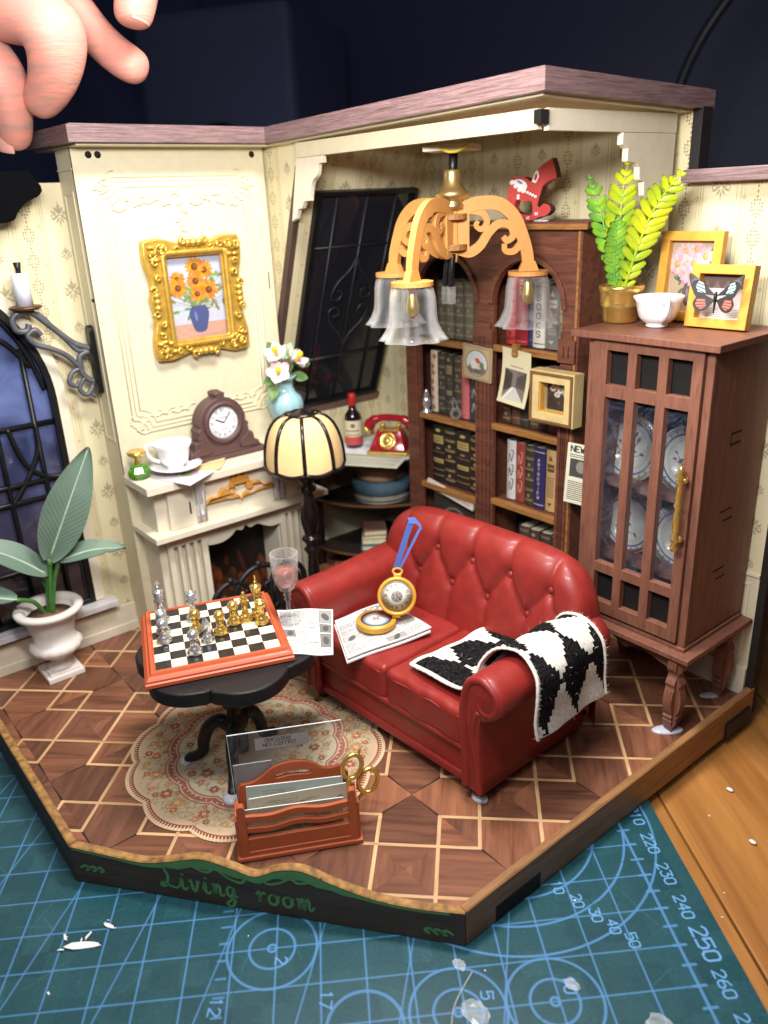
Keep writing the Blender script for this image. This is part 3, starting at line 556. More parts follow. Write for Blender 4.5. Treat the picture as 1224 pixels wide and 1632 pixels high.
for nm, hw, hh, c, r in (('outer_moulding', 2.72, 4.1, .5, .042), ('middle_moulding', 2.58, 3.96, .5, .03), ('inner_moulding', 2.42, 3.8, .5, .036)):
    part(nm, MB().tube([(x, y, .004) for x, y in notch(hw, hh, c)], r, 6, XW(1.3), True), M_cream, ch)
cvg = MB(); rn = random.Random(8)
def vine(x, y, a, s, f):
    p = [(x+s*(t*.9)*math.cos(a)+s*.28*t*math.sin(f*t*7), y+s*(t*.9)*math.sin(a)+s*.28*t*math.cos(f*t*7), .01) for t in np.linspace(0, 1, 12)]; cvg.tube(p, [.045*(1-.6*t) for t in np.linspace(0, 1, 12)], 5, XW(1.3))
    for q in (4, 7, 10): cvg.ball(p[q], .05, XW(1.3), 6, (1.6, .8, .6))
for sx in (-1, 1):
    for sy in (-1, 1):
        x, y = CXp+sx*2.62, CZp+sy*4.0
        for q in range(4): vine(x, y, math.atan2(sy, sx)+PI+(q-1.5)*.75, .5, 1 if q % 2 else -1)
    for q in range(4): vine(CXp+sx*(.35+.5*q), CZp+3.35-.1*abs(q-1), 0 if sx > 0 else PI, .55, 1 if q % 2 else -1); vine(CXp+sx*(2.1-.4*q), CZp-3.55, PI if sx > 0 else 0, .5, 1 if q % 2 else -1)
for q in range(5): vine(CXp, CZp+3.75-.28*q, -PI/2+(q % 3-1)*.5, .42, 1 if q % 2 else -1)
for x in np.arange(-1.9, 1.95, .16):
    if abs(x) > .4: z0 = CZp+3.42; l_ = .2+.08*math.cos(x*2); cvg.tube([(CXp+x, z0, .0), (CXp+x+l_, z0+l_, .0)], .012, 4, XW(1.3)); cvg.tube([(CXp+x+l_, z0, .0), (CXp+x, z0+l_, .0)], .012, 4, XW(1.3))
part('carved_relief', cvg, M_cream, ch, kind='stuff')
part('side_panel', MB().curve([[(.2, 8.4), (1.05, 8.4), (1.05, 16.4), (.2, 16.4)], [(.3, 8.5), (.95, 8.5), (.95, 16.3), (.3, 16.3)]], .02, .006, YW(-12.51)).box(0, 1.3, -12.53, -12.5, 17.0, 17.05), M_cream, ch)
part('corner_seam', MB().box(1.28, 1.305, -12.515, -12.49, 7.3, ZT), mat('dark_seam', (60, 48, 40), .8), ch)
for y in (-11.95, -11.66, -6.25): part('peg_hole', MB().lathe([(.105, 0), (.105, .012)], 16, XW(1.3) @ T(y, 17.42, 0)), M_void, ch)
mt = thing('fireplace_surround', 'cream fireplace mantel with fluted pilasters and scalloped apron', 'fireplace')
part('mantel_shelf', MB().box(1.3, 3.25, -12.55, -5.3, 6.96, 7.24, .025), M_creamd, mt)
part('frieze', MB().box(1.3, 2.7, -12.15, -5.7, 5.42, 6.955).box(2.7, 2.92, -11.75, -10.75, 5.42, 6.955, .01).box(2.7, 2.92, -7.2, -6.1, 5.42, 6.955, .01).box(2.7, 2.9, -10.35, -7.6, 5.42, 6.955, .01), M_creamd, mt)
part('lower_shelf', MB().box(1.3, 3.28, -12.5, -5.4, 5.2, 5.415, .02), M_creamd, mt)
for y in (-10.6, -7.4): part('corbel', MB().prism([(0, 5.45), (.35, 5.45), (.5, 5.75), (.38, 6.1), (.5, 6.45), (.62, 6.95), (0, 6.95)], -.16, .16, FR((2.55, y, 0), (1, 0, 0), (0, 0, 1))).tube([(3.1, y-.1, 5.5), (3.06, y-.1, 6.9)], .03, 5).tube([(3.1, y+.1, 5.5), (3.06, y+.1, 6.9)], .03, 5), mat('grey_corbel', (196, 192, 190), .6) if y < -9 else bpy.data.materials['grey_corbel'], mt)
for a_, b_ in ((-12.2, -10.42), (-7.38, -5.7)): part('side_jamb', MB().box(1.3, 2.6, a_, b_, FZ, 5.195), M_creamd, mt)
for y0, y1 in ((-11.95, -10.45), (-7.35, -5.9)):
    n = 4; w = (y1-y0); ho = [[(y0+w*(.14+.2*i), 1.3), (y0+w*(.14+.2*i)+w*.11, 1.3), (y0+w*(.14+.2*i)+w*.11, 4.75), (y0+w*(.14+.2*i), 4.75)] for i in range(n)]
    part('pilaster', MB().curve([[(y0, FZ), (y1, FZ), (y1, 5.19), (y0, 5.19)]]+ho, .1, .012, XW(2.72)), M_creamd, mt)
ap = [(-10.45, 5.19), (-10.45, 4.6)]+bez2([(-10.4, 4.42), (-9.9, 4.38), (-9.5, 4.5), (-9.25, 4.68), (-9.0, 4.62), (-8.85, 4.78), (-8.65, 4.62), (-8.35, 4.68), (-8.0, 4.5), (-7.7, 4.4), (-7.35, 4.42)], 5)+[(-7.35, 5.19)]
part('apron', MB().curve([ap], .08, .012, XW(2.7)), M_creamd, mt); part('firebox', MB().box(1.32, 1.4, -10.42, -7.38, FZ, 5.19), M_void, mt); part('hearth', MB().box(1.3, 4.0, -11.9, -6.0, FZ+.002, FZ+.14, .02), mat('dark_hearth', (60, 52, 48), .6), mt)
cv = Cv(200, 260, (26, 15, 10))
for q in range(70):
    x, y = random.gauss(100, 42), abs(random.gauss(0, 60)); cv.ell(x, y, random.uniform(5, 14), random.uniform(15, 45), random.choice(((150, 70, 20), (110, 46, 16), (180, 104, 40), (84, 34, 16), (40, 22, 14))), random.uniform(-.4, .4), .6)
for q in range(6): cv.line([(random.uniform(20, 180), random.uniform(5, 30)), (random.uniform(20, 180), random.uniform(10, 60))], 14, (60, 40, 28), .9)
part('fire_print', MB().quad(-10.4, -7.4, FZ, 4.8, 0, XW(1.42)), imgmat('fire_print', cv.a, .6), mt)
part('tab_slot', MB().box(2.915, 2.926, -11.0, -10.94, 5.85, 6.3), M_void, mt); part('tab_slot', MB().box(1.29, 1.306, -6.02, -5.98, 12.9, 13.5), M_void, ch); part('tab_slot', MB().box(1.0, 1.25, -12.512, -12.5, 13.1, 13.2), M_void, ch)
orn = bez2([(-10.4, 6.03), (-10.2, 6.22), (-9.95, 6.2), (-9.75, 6.42), (-9.45, 6.42), (-9.3, 6.75), (-9.1, 6.72), (-9.0, 6.9), (-8.9, 6.72), (-8.7, 6.75), (-8.55, 6.42), (-8.25, 6.42), (-8.05, 6.2), (-7.8, 6.22), (-7.6, 6.03), (-8.2, 6.06), (-8.6, 5.98), (-8.85, 6.08), (-9.0, 5.85), (-9.15, 6.08), (-9.4, 5.98), (-9.8, 6.06), (-10.4, 6.03)], 4)[:-1]
circ = lambda cx, cy, r, n=12: [(cx+r*math.cos(2*PI*i/n), cy+r*math.sin(2*PI*i/n)) for i in range(n)]
M_orn = mat('gilded_wood', (204, 142, 62), .45, .2, var=.1, bump=.1)
part('gilt_ornament', MB().curve([orn, circ(-9.35, 6.33, .13), circ(-8.65, 6.33, .13)], .07, .015, XW(2.975, 0, .04)), M_orn, mt)
# fire screen: black scrolled iron
fs = thing('fire_screen', 'black scrolled iron fire screen standing before the fireplace', 'fire screen')
for y, r, z0 in ((-10.1, .75, FZ), (-8.9, 1.05, FZ), (-7.7, .75, FZ)):
    a = [(3.5+.15*math.cos(t)*0, y+r*math.cos(t), z0+1.55+r*.95*math.sin(t)) for t in np.linspace(0, PI, 14)]; part('arch', MB().tube([(3.5, y+r, z0+.1)]+a+[(3.5, y-r, z0+.1)], .11, 7), M_blackm, fs)
    for f in (-1, 1): part('scroll', MB().tube(bez([(3.5, y, z0+.3), (3.52, y+f*r*.7, z0+.9), (3.52, y+f*r*.62, z0+1.7), (3.52, y+f*r*.2, z0+1.75), (3.5, y+f*r*.3, z0+1.35), (3.5, y+f*r*.45, z0+1.45)], 5), .075, 6), M_blackm, fs)
    part('finial', MB().ball((3.5, y, z0+1.6+r), .14), M_blackm, fs)
part('rail', MB().box(3.42, 3.58, -10.9, -6.9, FZ+.14, FZ+.3, .02), M_blackm, fs)
part('log_print', MB().box(2.9, 3.3, -10.3, -7.5, FZ+.14, FZ+1.0, .15), mat('charred_wood', (96, 60, 40), .7, var=.6, vs=2), fs)

# ------------------------------------------------------------------ roof slab, valances, brackets
rf = thing('roof_slab', 'purple brown roof slab edge running over the chimney and the back corner', 'roof')
def slab(mb, z0, z1, ins=0.0):
    P = [(-1.2, -13.0, 17.7), (2.35, -12.85, 17.7), (2.35, -6.3, 17.7), (14.45, -6.45, 17.9), (14.5, .5, 17.7), (-1.2, .5, 17.7)]
    n = len(P); c = Vector((6, -5, 0)); vs = [(x, y, z+z0) for x, y, z in P]+[(x, y, z+z1) for x, y, z in P]
    if ins: vs = [((x-ins if x > 2 else x), (y+ins if y < -6 else y), z) for x, y, z in vs]
    return mb.add(vs, [(5, 4, 2, 0), (0, 2, 1), (4, 3, 2), (6, 8, 10, 11), (6, 7, 8), (8, 9, 10)]+[(i, (i+1) % n, n+(i+1) % n, n+i) for i in range(n)], None, False)
part('roof_board', slab(MB(), 0, .46), M_purple, rf); part('roof_lining', slab(MB(), -.07, -.004, .3), M_cream, rf); part('upper_board', slab(MB(), .464, .5, .12), M_purple, rf)
va = thing('front_valance', 'cream board hanging under the roof slab above the chandelier', 'valance')
part('board', MB().box(3.45, 13.75, -5.85, -5.68, 17.17, 17.62, .01), M_cream, va); part('end_notch', MB().box(13.76, 13.98, -6.0, -5.72, 17.28, 17.58), M_void, va)
va = thing('side_valance', 'cream board hanging under the right edge of the roof slab', 'valance'); part('board', MB().box(13.78, 13.92, -5.66, -.3, 17.14, 17.62, .01), M_creamd, va)
br = bez2([(3.48, 17.16), (4.95, 17.16)], 2)+[(4.95, 16.95)]+bez2([(4.7, 16.92), (4.6, 16.6), (4.3, 16.4), (4.12, 16.0), (4.1, 15.85)], 5)+[(3.75, 15.82), (3.6, 15.62), (3.35, 15.58), (3.2, 15.3), (2.95, 15.2)]
solo('carved_bracket', MB().curve([br], .09, .015, YW(-5.78)), M_creamd, 'cream scalloped bracket at the top of the sloping wall left of the lamp', 'bracket')
br2 = [(-.35, 17.13), (-2.75, 17.13), (-2.75, 16.85), (-2.5, 16.75), (-2.5, 16.45), (-2.1, 16.4)]+bez2([(-1.95, 16.3), (-1.9, 16.0), (-1.7, 15.95)], 3)+[(-1.65, 15.6)]+bez2([(-1.5, 15.5), (-1.1, 15.3), (-.7, 14.6)], 3)+[(-.35, 14.5)]
solo('carved_bracket', MB().curve([br2], .09, .015, XW(13.85)), M_creamd, 'cream stepped bracket under the right roof edge above the fern', 'bracket')
dc = [(-21, 17.0), (-13.7, 17.0), (-13.42, 16.6)]+bez2([(-13.4, 16.45), (-13.55, 16.3), (-13.9, 16.15), (-14.2, 15.9), (-14.35, 15.68), (-14.6, 15.6)], 5)+[(-21, 15.6)]
cn = solo('dark_cornice', MB().curve([dc], .4, .04, XW(.6)), mat('dark_navy_cornice', (3, 3, 5), .9, bump=.05, spec=.1), 'dark moulded cornice end above the arched window', 'cornice')
# ------------------------------------------------------------------ book spines (one atlas)
SPN = {}
def spine_atlas(items):
    n = len(items); w, h = 56, 288; cv = Cv(w*n, h, (60, 50, 45)); rn = random.Random(9)
    for i, (key, col, ink, style, ttl) in enumerate(items):
        x0 = i*w; cv.rect(x0, 0, x0+w, h, col); cx = x0+w/2; B = lambda y, t=4, c_=ink, al=.85: cv.rect(x0+5, y, x0+w-5, y+t, c_, al)
        if style == 'bands':
            for y in (20, 70, 120, 170, 220, 262): B(y, 5); B(y+9, 2)
            for y in (45, 145, 195): cv.poly([(cx-9, y), (cx, y+10), (cx+9, y), (cx, y-10)], ink, .8)
        elif style == 'label':
            cv.rect(x0+8, 196, x0+w-8, 236, ink, .9); cv.rect(x0+8, 96, x0+w-8, 118, ink, .9); [cv.line([(x0+13, y), (x0+w-13, y)], 3, col) for y in (208, 222, 106)]; cv.ell(cx, 262, 10, 8, ink); B(60, 3); B(30, 3); B(150, 2); cv.ell(cx, 170, 9, 5, ink, 0, .7)
        elif style == 'floral':
            for q in range(7): y = 22+q*40+rn.uniform(-8, 8); x = cx+rn.uniform(-9, 9); [cv.ell(x+8*math.cos(a), y+8*math.sin(a), 6, 5, ink, a, .85) for a in (0, 1.3, 2.6, 3.9, 5.2)]; cv.line([(x, y), (x+rn.uniform(-10, 10), y-25)], 2.5, (90, 110, 80))
        elif style == 'title':
            B(16, 4); B(264, 4); k = len(ttl); hh = min(200/max(k, 1)*.62, 26)
            for q, c_ in enumerate(ttl): cv.txt(c_, cx-hh*.34, 240-(q+.8)*200/k, hh, ink, hh*.15)
        elif style == 'down':
            B(14, 3); B(270, 3); cv.txt(ttl, cx-9, 252, 20, ink, 3.6, -PI/2, .8)
        elif style == 'lines':
            for y in range(70, 170, 10): cv.line([(x0+12, y), (x0+w-12, y)], 3.5, ink, .8)
            cv.poly([(cx-12, 40), (cx+12, 40), (cx, 22)], ink, .8); cv.poly([(cx-10, 240), (cx+10, 240), (cx, 268)], ink, .8); cv.rect(x0+10, 188, x0+w-10, 224, ink, .8); cv.line([(x0+14, 206), (x0+w-14, 206)], 5, col)
        elif style == 'script':
            for y in (40, 110, 180): cv.line(bez2([(cx-14, y), (cx-6, y+45), (cx+4, y+8), (cx+14, y+55), (cx+4, y+62)], 6), 4, ink, .9); B(140, 2)
        else: B(30, 3); B(250, 3)
        cv.line([(x0+1, 0), (x0+1, h)], 3, tuple(v*.6 for v in col), .6); SPN[key] = (i/n+.001, (i+1)/n-.001)
    cv.noise(2.5, 2); return cv.a
O_ = (206, 184, 120); IT = []
def sp(key, col, ink=O_, style='bands', ttl=''): IT.append((key, col, ink, style, ttl)); return key
for q, (c1) in enumerate(((88, 84, 72), (96, 92, 80), (84, 80, 70), (100, 96, 82), (90, 88, 76))): sp(f'olive{q}', c1, (150, 142, 112), 'bands')
sp('flower', (216, 205, 182), (176, 66, 60), 'floral'); [sp(f'slate{q}', (62+4*q, 58+3*q, 58), (156, 138, 96), 'label' if q == 1 else 'bands') for q in range(3)]
sp('pink', (206, 108, 112), (226, 150, 150), 'plain'); sp('ship', (62, 64, 72), (176, 176, 180), 'script')
for q in range(4): sp(f'onyx{q}', (40+3*q, 35, 32), (196, 168, 104), 'label' if q in (0, 2) else 'bands')
sp('scarlet', (184, 62, 56), (60, 30, 30), 'bands'); sp('crimson', (156, 34, 48), (220, 160, 120), 'down', 'BOOK'); sp('navythin', (46, 48, 92), (120, 124, 160), 'plain')
sp('books', (214, 208, 196), (40, 38, 40), 'title', 'BOOKS'); sp('grey', (124, 118, 112), (200, 194, 184), 'lines'); sp('beige', (170, 156, 134), (92, 80, 66), 'bands')
for q, c1 in enumerate(((74, 52, 44), (96, 66, 52), (56, 54, 46), (84, 70, 58), (52, 46, 48), (112, 70, 58), (66, 56, 52))): sp(f'old{q}', c1, (168, 140, 104), ('bands', 'label', 'plain')[q % 3])
sp('marble', (206, 202, 198), (52, 48, 52), 'script'); sp('brick', (142, 62, 56), (206, 150, 130), 'script'); sp('coal', (58, 54, 48), (160, 140, 90), 'bands'); sp('art', (48, 42, 92), (228, 204, 150), 'title', 'ARTREVIEW')
sp('tan', (190, 154, 104), (70, 54, 40), 'lines'); sp('rose', (170, 74, 86), (226, 170, 176), 'down', 'ECONOMICS')
for q in range(4): sp(f'brownset{q}', (84-6*q, 68-4*q, 58), (166, 146, 112), ('bands', 'label')[q % 2])
M_spine = imgmat('book_spine_print', spine_atlas(IT), .5, bump=.15, bd=.01, noise=.1, ns=6); M_page = mat('page_block', (206, 194, 168), .8, var=.1, vs=20, stretch=(1, 1, .1))
def book(key, x0, x1, z0, z1, yf, label, depth=1.0, lean=0):
    t = thing('book', label, 'book', (x0, yf, z0), 0, 'books standing in the bookcase'); t.rotation_euler = (0, lean, 0)
    w, h = x1-x0-.012, z1-z0; u0, u1 = SPN[key]; b = MB(); n = 5
    for k in range(n):   # rounded spine
        xa, xb = w*k/n, w*(k+1)/n; ya, yb = (.05*(1-math.sin(PI*k/n)), .05*(1-math.sin(PI*(k+1)/n))); ua, ub = u0+(u1-u0)*k/n, u0+(u1-u0)*(k+1)/n
        b.add([(xa, ya, 0), (xb, yb, 0), (xb, yb, h), (xa, ya, h)], [(0, 1, 2, 3)], None, True, [(ua, 0), (ub, 0), (ub, 1), (ua, 1)])
    um = u0+(u1-u0)*.06
    for x in (0, w): b.add([(x, .05, 0), (x, depth, 0), (x, depth, h), (x, .05, h)], [(0, 1, 2, 3) if x else (0, 3, 2, 1)], None, False, [(um, 0), (um, 0), (um, 1), (um, 1)])
    part('cover', b, M_spine, t); part('page_block', MB().box(.03, w-.03, .06, depth-.04, .03, h-.04), M_page, t)
# ------------------------------------------------------------------ bookcase
bc = thing('bookcase', 'dark walnut bookcase with twin arched bays full of old books', 'bookcase'); YB = -1.8
SHL = {'L': [2.3, 5.17, 8.0, 10.9], 'R': [2.3, 5.42, 8.24, 11.0]}; BX = {'L': (4.72, 7.7), 'R': (8.55, 11.45)}
def archhole(x0, x1, z0, zs): 
    r = (x1-x0)/2; return [(x0, z0), (x0, zs)]+[((x0+x1)/2-r*math.cos(a), zs+r*math.sin(a)*.98) for a in np.linspace(0, PI, 18)]+[(x1, zs), (x1, z0)]
face = [[(4.0, FZ), (12.0, FZ), (12.0, 14.74), (4.0, 14.74)], archhole(*BX['L'], 1.2, 12.4), archhole(*BX['R'], 1.2, 12.4)]
part('face_frame', MB().curve(face, .09, .012, YW(YB+.1)), M_rosew, bc)
for k in 'LR':
    a = archhole(*BX[k], 11.2, 12.4)[1:-1]; b = MB(); cx = sum(BX[k])/2; o = [(cx+(x-cx)*1.12, 12.4+(z-12.4)*1.12) if z >= 12.4 else (cx+(x-cx)*1.12, z) for x, z in a]
    part('arch_moulding', b.curve([a+o[::-1]], .05, .015, YW(YB-.035)), M_rosew, bc)
for x0, x1 in ((4.05, 4.66), (7.78, 8.48), (11.5, 11.95)):
    ho = [[(x, 1.5), (x+.045, 1.5), (x+.045, 10.2 if x1-x0 > .6 or True else 10), (x, 10.2)] for x in np.linspace(x0+.12, x1-.17, 3)]
    b = MB().curve([[(x0, FZ), (x1, FZ), (x1, 10.75), (x0, 10.75)]]+ho, .05, .008, YW(YB-.03)); part('pilaster', b, M_rosew, bc)
    part('capital', MB().curve([[(x0-.1, 10.8), (x1+.1, 10.8), (x1+.1, 11.5), (x1, 11.55), (x1, 11.75), (x0, 11.75), (x0, 11.55), (x0-.1, 11.5)]]+[[(x, 10.95), (x+.05, 10.95), (x+.05, 11.3), (x, 11.3)] for x in ((x0+x1)/2-.12, (x0+x1)/2+.07)], .06, .01, YW(YB-.05)), M_rosew, bc)
part('side_panel', MB().box(4.0, 4.1, YB+.2, -.01, FZ, 14.74), M_rosew, bc); part('side_panel', MB().box(12.0, 12.12, YB-.02, -.01, FZ, 14.74), M_rosew, bc); part('middle_panel', MB().box(8.0, 8.25, YB+.2, -.05, FZ, 14.74), M_rosew, bc)
part('edge_strip', MB().box(11.97, 12.05, YB-.05, YB-.005, FZ, 14.72), M_goldwood, bc)
part('back_panel', MB().box(4.1, 12.0, -.14, -.02, FZ, 14.74), M_void, bc); part('top_board', MB().box(3.82, 12.42, YB-.22, -.01, 14.75, 14.95, .015), M_rosew, bc); part('top_cut_edge', MB().box(3.83, 12.41, YB-.235, YB-.2, 14.745, 14.9), M_goldwood, bc)
for k in 'LR':
    for z in SHL[k]: part('shelf', MB().box(BX[k][0]-.02, BX[k][1]+.02, YB+.21, -.15, z-.14, z-.004), M_rosew, bc); part('shelf_edge', MB().box(BX[k][0]-.04, BX[k][1]+.04, YB-.02, YB+.2, z-.18, z+.035, .02), M_goldwood, bc)
D = YB+.42
def row(x0, specs, z0, yf=D):
    x = x0
    for key, w, h, lab in specs: book(key, x, x+w, z0+.04, z0+.04+h, yf+random.uniform(-.04, .04), lab); x += w+.01
Lf, Rt = 'in the left bay', 'in the right bay'
row(5.25, [(f'olive{q}', .47, 2.02+.03*(q % 2), f'olive grey banded book, {n} of the five on the top shelf {Lf}') for q, n in enumerate(('leftmost', 'second', 'middle', 'fourth', 'rightmost'))], 10.9)
row(4.86, [('flower', .38, 2.35, 'cream book with red flowers on its spine in the left bay'), ('slate0', .42, 2.3, 'dark slate book right beside the red flowered book'), ('slate1', .42, 2.3, 'dark slate book with pale labels between two slate books'), ('slate2', .42, 2.28, 'dark slate book right beside the plain pink book'), ('pink', .4, 2.32, 'plain pink book on the second shelf of the left bay'), ('ship', .66, 2.2, 'slate blue book with white script right of the pink book')], 8.0)
row(4.86, [('onyx0', .72, 2.3, 'black book with gold label, first of the four dark gilt books'), ('onyx1', .6, 2.3, 'black banded book, second of the four dark gilt books'), ('onyx2', .8, 2.3, 'wide black book with gold label, third of the four dark gilt books'), ('onyx3', .6, 2.25, 'black banded book, last of the four dark gilt books by the middle post')], 5.17)
row(8.74, [('scarlet', .4, 2.35, 'scarlet book leftmost on the top shelf of the right bay'), ('crimson', .52, 2.4, 'crimson book with gold BOOK title on the top shelf'), ('navythin', .22, 2.0, 'thin navy book between the crimson and the white book'), ('books', .5, 2.1, 'white book with black BOOKS lettering on its spine'), ('grey', .52, 2.0, 'grey book with pale lines beside the white BOOKS spine'), ('beige', .5, 1.9, 'beige book rightmost on the top shelf of the right bay')], 11.0)
row(8.62, [(f'old{q}', .4, 2.05+.1*(q % 3), f'worn {c_} book, {n} of seven behind the hanging photograph') for q, (c_, n) in enumerate((('brown', 'first'), ('tan', 'second'), ('olive', 'third'), ('brown grey', 'fourth'), ('black', 'fifth'), ('russet', 'sixth'), ('grey brown', 'last')))], 8.24)
row(8.85, [('marble', .42, 2.2, 'white and black marbled book in the right bay'), ('brick', .42, 2.2, 'brick red book with pale script in the right bay'), ('coal', .42, 2.2, 'charcoal banded book left of the navy Art Review book'), ('art', .5, 2.22, 'navy book with gold ART REVIEW down its spine'), ('tan', .44, 2.2, 'tan book with black lines beside the navy one'), ('rose', .36, 2.15, 'dusty rose book with ECONOMICS spine by the right post')], 5.42)
row(9.5, [(f'brownset{q}', .48, 2.25, f'dark brown book, {n} of the four on the lowest visible shelf') for q, n in enumerate(('leftmost', 'second', 'third', 'rightmost'))], 2.3)
# record sleeve and booklet in the left bay
cv = Cv(240, 240, (58, 54, 52)); cv.noise(3, 4); cv.ring(120, 110, 78, 10, (120, 114, 108)); cv.ell(120, 110, 60, 60, (96, 90, 86)); cv.ell(120, 110, 26, 26, (150, 144, 138)); cv.rect(0, 224, 240, 240, (176, 156, 140))
solo('record_sleeve', MB().box(-1.2, 1.2, -.03, .03, 0, 2.5).quad(-1.2, 1.2, 0, 2.5, 0, YW(-.034)), imgmat('record_sleeve_print', cv.a, .45), 'grey record sleeve leaning in the lower left bay behind the sofa', 'record', M=T(6.2, YB+.3, 2.32) @ RX(-.06))
cv = Cv(260, 40, (224, 214, 200)); [cv.line(bez2([(x, 12), (x+5, 26), (x+10, 13), (x+16, 25)], 4), 2.2, (150, 110, 104), .8) for x in range(24, 230, 17)]
solo('booklet', MB().box(-1.3, 1.3, -.05, .05, -.16, .16, .01).quad(-1.29, 1.29, -.15, .15, 0, YW(-.052)), imgmat('booklet_print', cv.a, .6), 'cream booklet strip lying slanted above the grey record sleeve', 'booklet', M=T(6.25, YB+.1, 5.0) @ RY(.16))
def lathe_thing(name, prof, m, label, cat, M, group=None, n=24): return solo(name, MB().lathe(prof, n), m, label, cat, group, M)
lathe_thing('silver_ornament', [(0, 0), (.2, 0), (.2, .06), (.1, .14), (.16, .35), (.14, .55), (.08, .62), (.12, .7), (.06, .8), (.08, .86), (0, .92)], M_silver, 'small silver pawn shaped ornament at the left end of the second shelf', 'ornament', T(4.98, YB-.0+.1, 8.045))
tt = thing('glass_ornament', 'small clear glass bird ornament on the second shelf edge', 'ornament', (6.6, YB+.1, 8.05)); part('bulb', MB().ball((0, 0, .22), .22), M_glass, tt); part('neck', MB().tube(bez([(0, 0, .4), (-.08, 0, .6), (-.16, 0, .68), (-.1, 0, .78)]), [.1]*9+[.08]*8+[.05]*8, 8), M_glass, tt)
# ------------------------------------------------------------------ prints pinned on the bookcase
def flowers_print(w, h, bg, petals, leaf, vase, n=7, seed=1, big=1.0, table=None):
    rn = random.Random(seed); cv = Cv(w, h, bg); k = w/200
    for _ in range(160): x, y = rn.uniform(0, w), rn.uniform(0, h); a = rn.uniform(0, 3); cv.line([(x, y), (x+18*k*math.cos(a), y+18*k*math.sin(a))], 5*k, [min(255, max(0, v+rn.uniform(-14, 14))) for v in bg], .5)
    if table: cv.rect(0, 0, w, h*.2, table); [cv.line([(rn.uniform(0, w), rn.uniform(0, h*.2)), (rn.uniform(0, w), rn.uniform(0, h*.2))], 4*k, [v+rn.uniform(-20, 20) for v in table], .5) for _ in range(18)]
    cx = w*.52
    for _ in range(80):
        x, y = cx+rn.gauss(0, w*.23), h*.58+rn.gauss(0, h*.15); a = rn.uniform(0, 6.3); cv.line([(cx, h*.38), (x, y)], 2*k, leaf, .5); cv.ell(x, y, 12*k, 5*k, [v+rn.uniform(-25, 25) for v in leaf], a, .9)
    cv.poly(bez2([(cx-22*k, h*.4), (cx-34*k, h*.32), (cx-28*k, h*.2), (cx-16*k, h*.1), (cx+16*k, h*.1), (cx+28*k, h*.2), (cx+34*k, h*.32), (cx+22*k, h*.4)], 5), vase); cv.ell(cx-12*k, h*.28, 5*k, 16*k, [min(255, v+60) for v in vase], .1, .6)
    for q in range(n):
        a = 2*PI*q/n+rn.uniform(-.3, .3); d = (rn.uniform(.75, 1.05) if q else 0)*w*.31; x, y = cx+d*math.cos(a)*1.1, h*.68+d*math.sin(a)*.82; R = rn.uniform(20, 27)*k*big; pc, cc = petals
        for m_ in range(14): b = 2*PI*m_/14+rn.uniform(-.1, .1); cv.ell(x+R*.62*math.cos(b), y+R*.62*math.sin(b), R*.5, R*.2, [min(255, max(0, v+rn.uniform(-22, 18))) for v in pc], b, .95)
        cv.ell(x, y, R*.4, R*.4, cc); cv.ell(x+R*.1, y+R*.1, R*.2, R*.2, [min(255, v+35) for v in cc], 0, .7)
    return cv.a
cv = Cv(220, 220, (186, 166, 128)); cv.noise(3, 3); cv.line([(8, 8), (212, 8), (212, 212), (8, 212)], 4, (128, 106, 74), 1, True); cv.ell(110, 110, 86, 86, (120, 96, 66)); cv.ell(110, 110, 80, 80, (206, 210, 212)); cv.ell(110, 70, 70, 34, (120, 116, 104))
cv.poly([(66, 70), (66, 112), (92, 134), (116, 112), (116, 70)], (222, 218, 210)); cv.poly([(92, 134), (118, 146), (148, 118), (116, 108)], (186, 92, 84)); cv.poly([(116, 70), (116, 110), (148, 116), (148, 76)], (200, 192, 180)); cv.ell(150, 100, 16, 22, (110, 120, 96)); [cv.ell(random.uniform(60, 160), random.uniform(48, 76), 7, 4, (96, 90, 76)) for _ in range(12)]
def card(name, w, h, m, label, cat, M, bend=0, thick=.025):
    fn = lambda u, v: ((u-.5)*w, bend*(1-(2*v-1)**2)*(1 if v < .5 else .4)*-1, (v-.5)*h); b = MB().grid(fn, 1, 10)
    b.grid(lambda u, v: ((.5-u)*w, fn(1-u, v)[1]+thick, (v-.5)*h), 1, 10); return solo(name, b, m, label, cat, None, M)
pc = thing('postcard', 'square tan card with a round red roofed house picture pinned on the middle post', 'card', (7.93, YB-.14, 10.35)); pc.rotation_euler = (.03, .06, .02)
part('card_board', MB().box(-.68, .68, -.02, .05, -.6, .6, .01), mat('card_edge', (190, 170, 136), .7), pc); part('picture', MB().quad(-.67, .67, -.59, .59, 0, YW(-.024)), imgmat('house_card_print', cv.a, .55), pc)
cv = Cv(200, 300, (214, 204, 168)); cv.noise(2, 3); cv.rect(24, 24, 176, 188, (120, 112, 104)); cv.poly([(24, 188), (24, 60), (80, 90), (80, 168)], (66, 58, 54)); cv.poly([(176, 188), (176, 90), (110, 96), (110, 150)], (86, 78, 72)); cv.poly([(24, 24), (80, 92), (110, 94), (176, 24)], (196, 190, 184)); [cv.rect(120+q*16, 110, 124+q*16, 186, (50, 44, 42)) for q in range(4)]; [cv.rect(30+q*14, 96, 34+q*14, 150, (40, 36, 36)) for q in range(3)]; cv.line([(40, 24), (92, 92)], 7, (230, 226, 220)); [cv.line(bez2([(x, 202), (x+4, 210), (x+8, 203)], 3), 2, (90, 76, 60), .8) for x in range(58, 140, 9)]
pp = thing('hanging_photograph', 'cream photo card of an old street hanging from a tiny peg', 'photo', (9.72, YB-.25, 10.1)); pp.rotation_euler = (-.05, .09, 0)
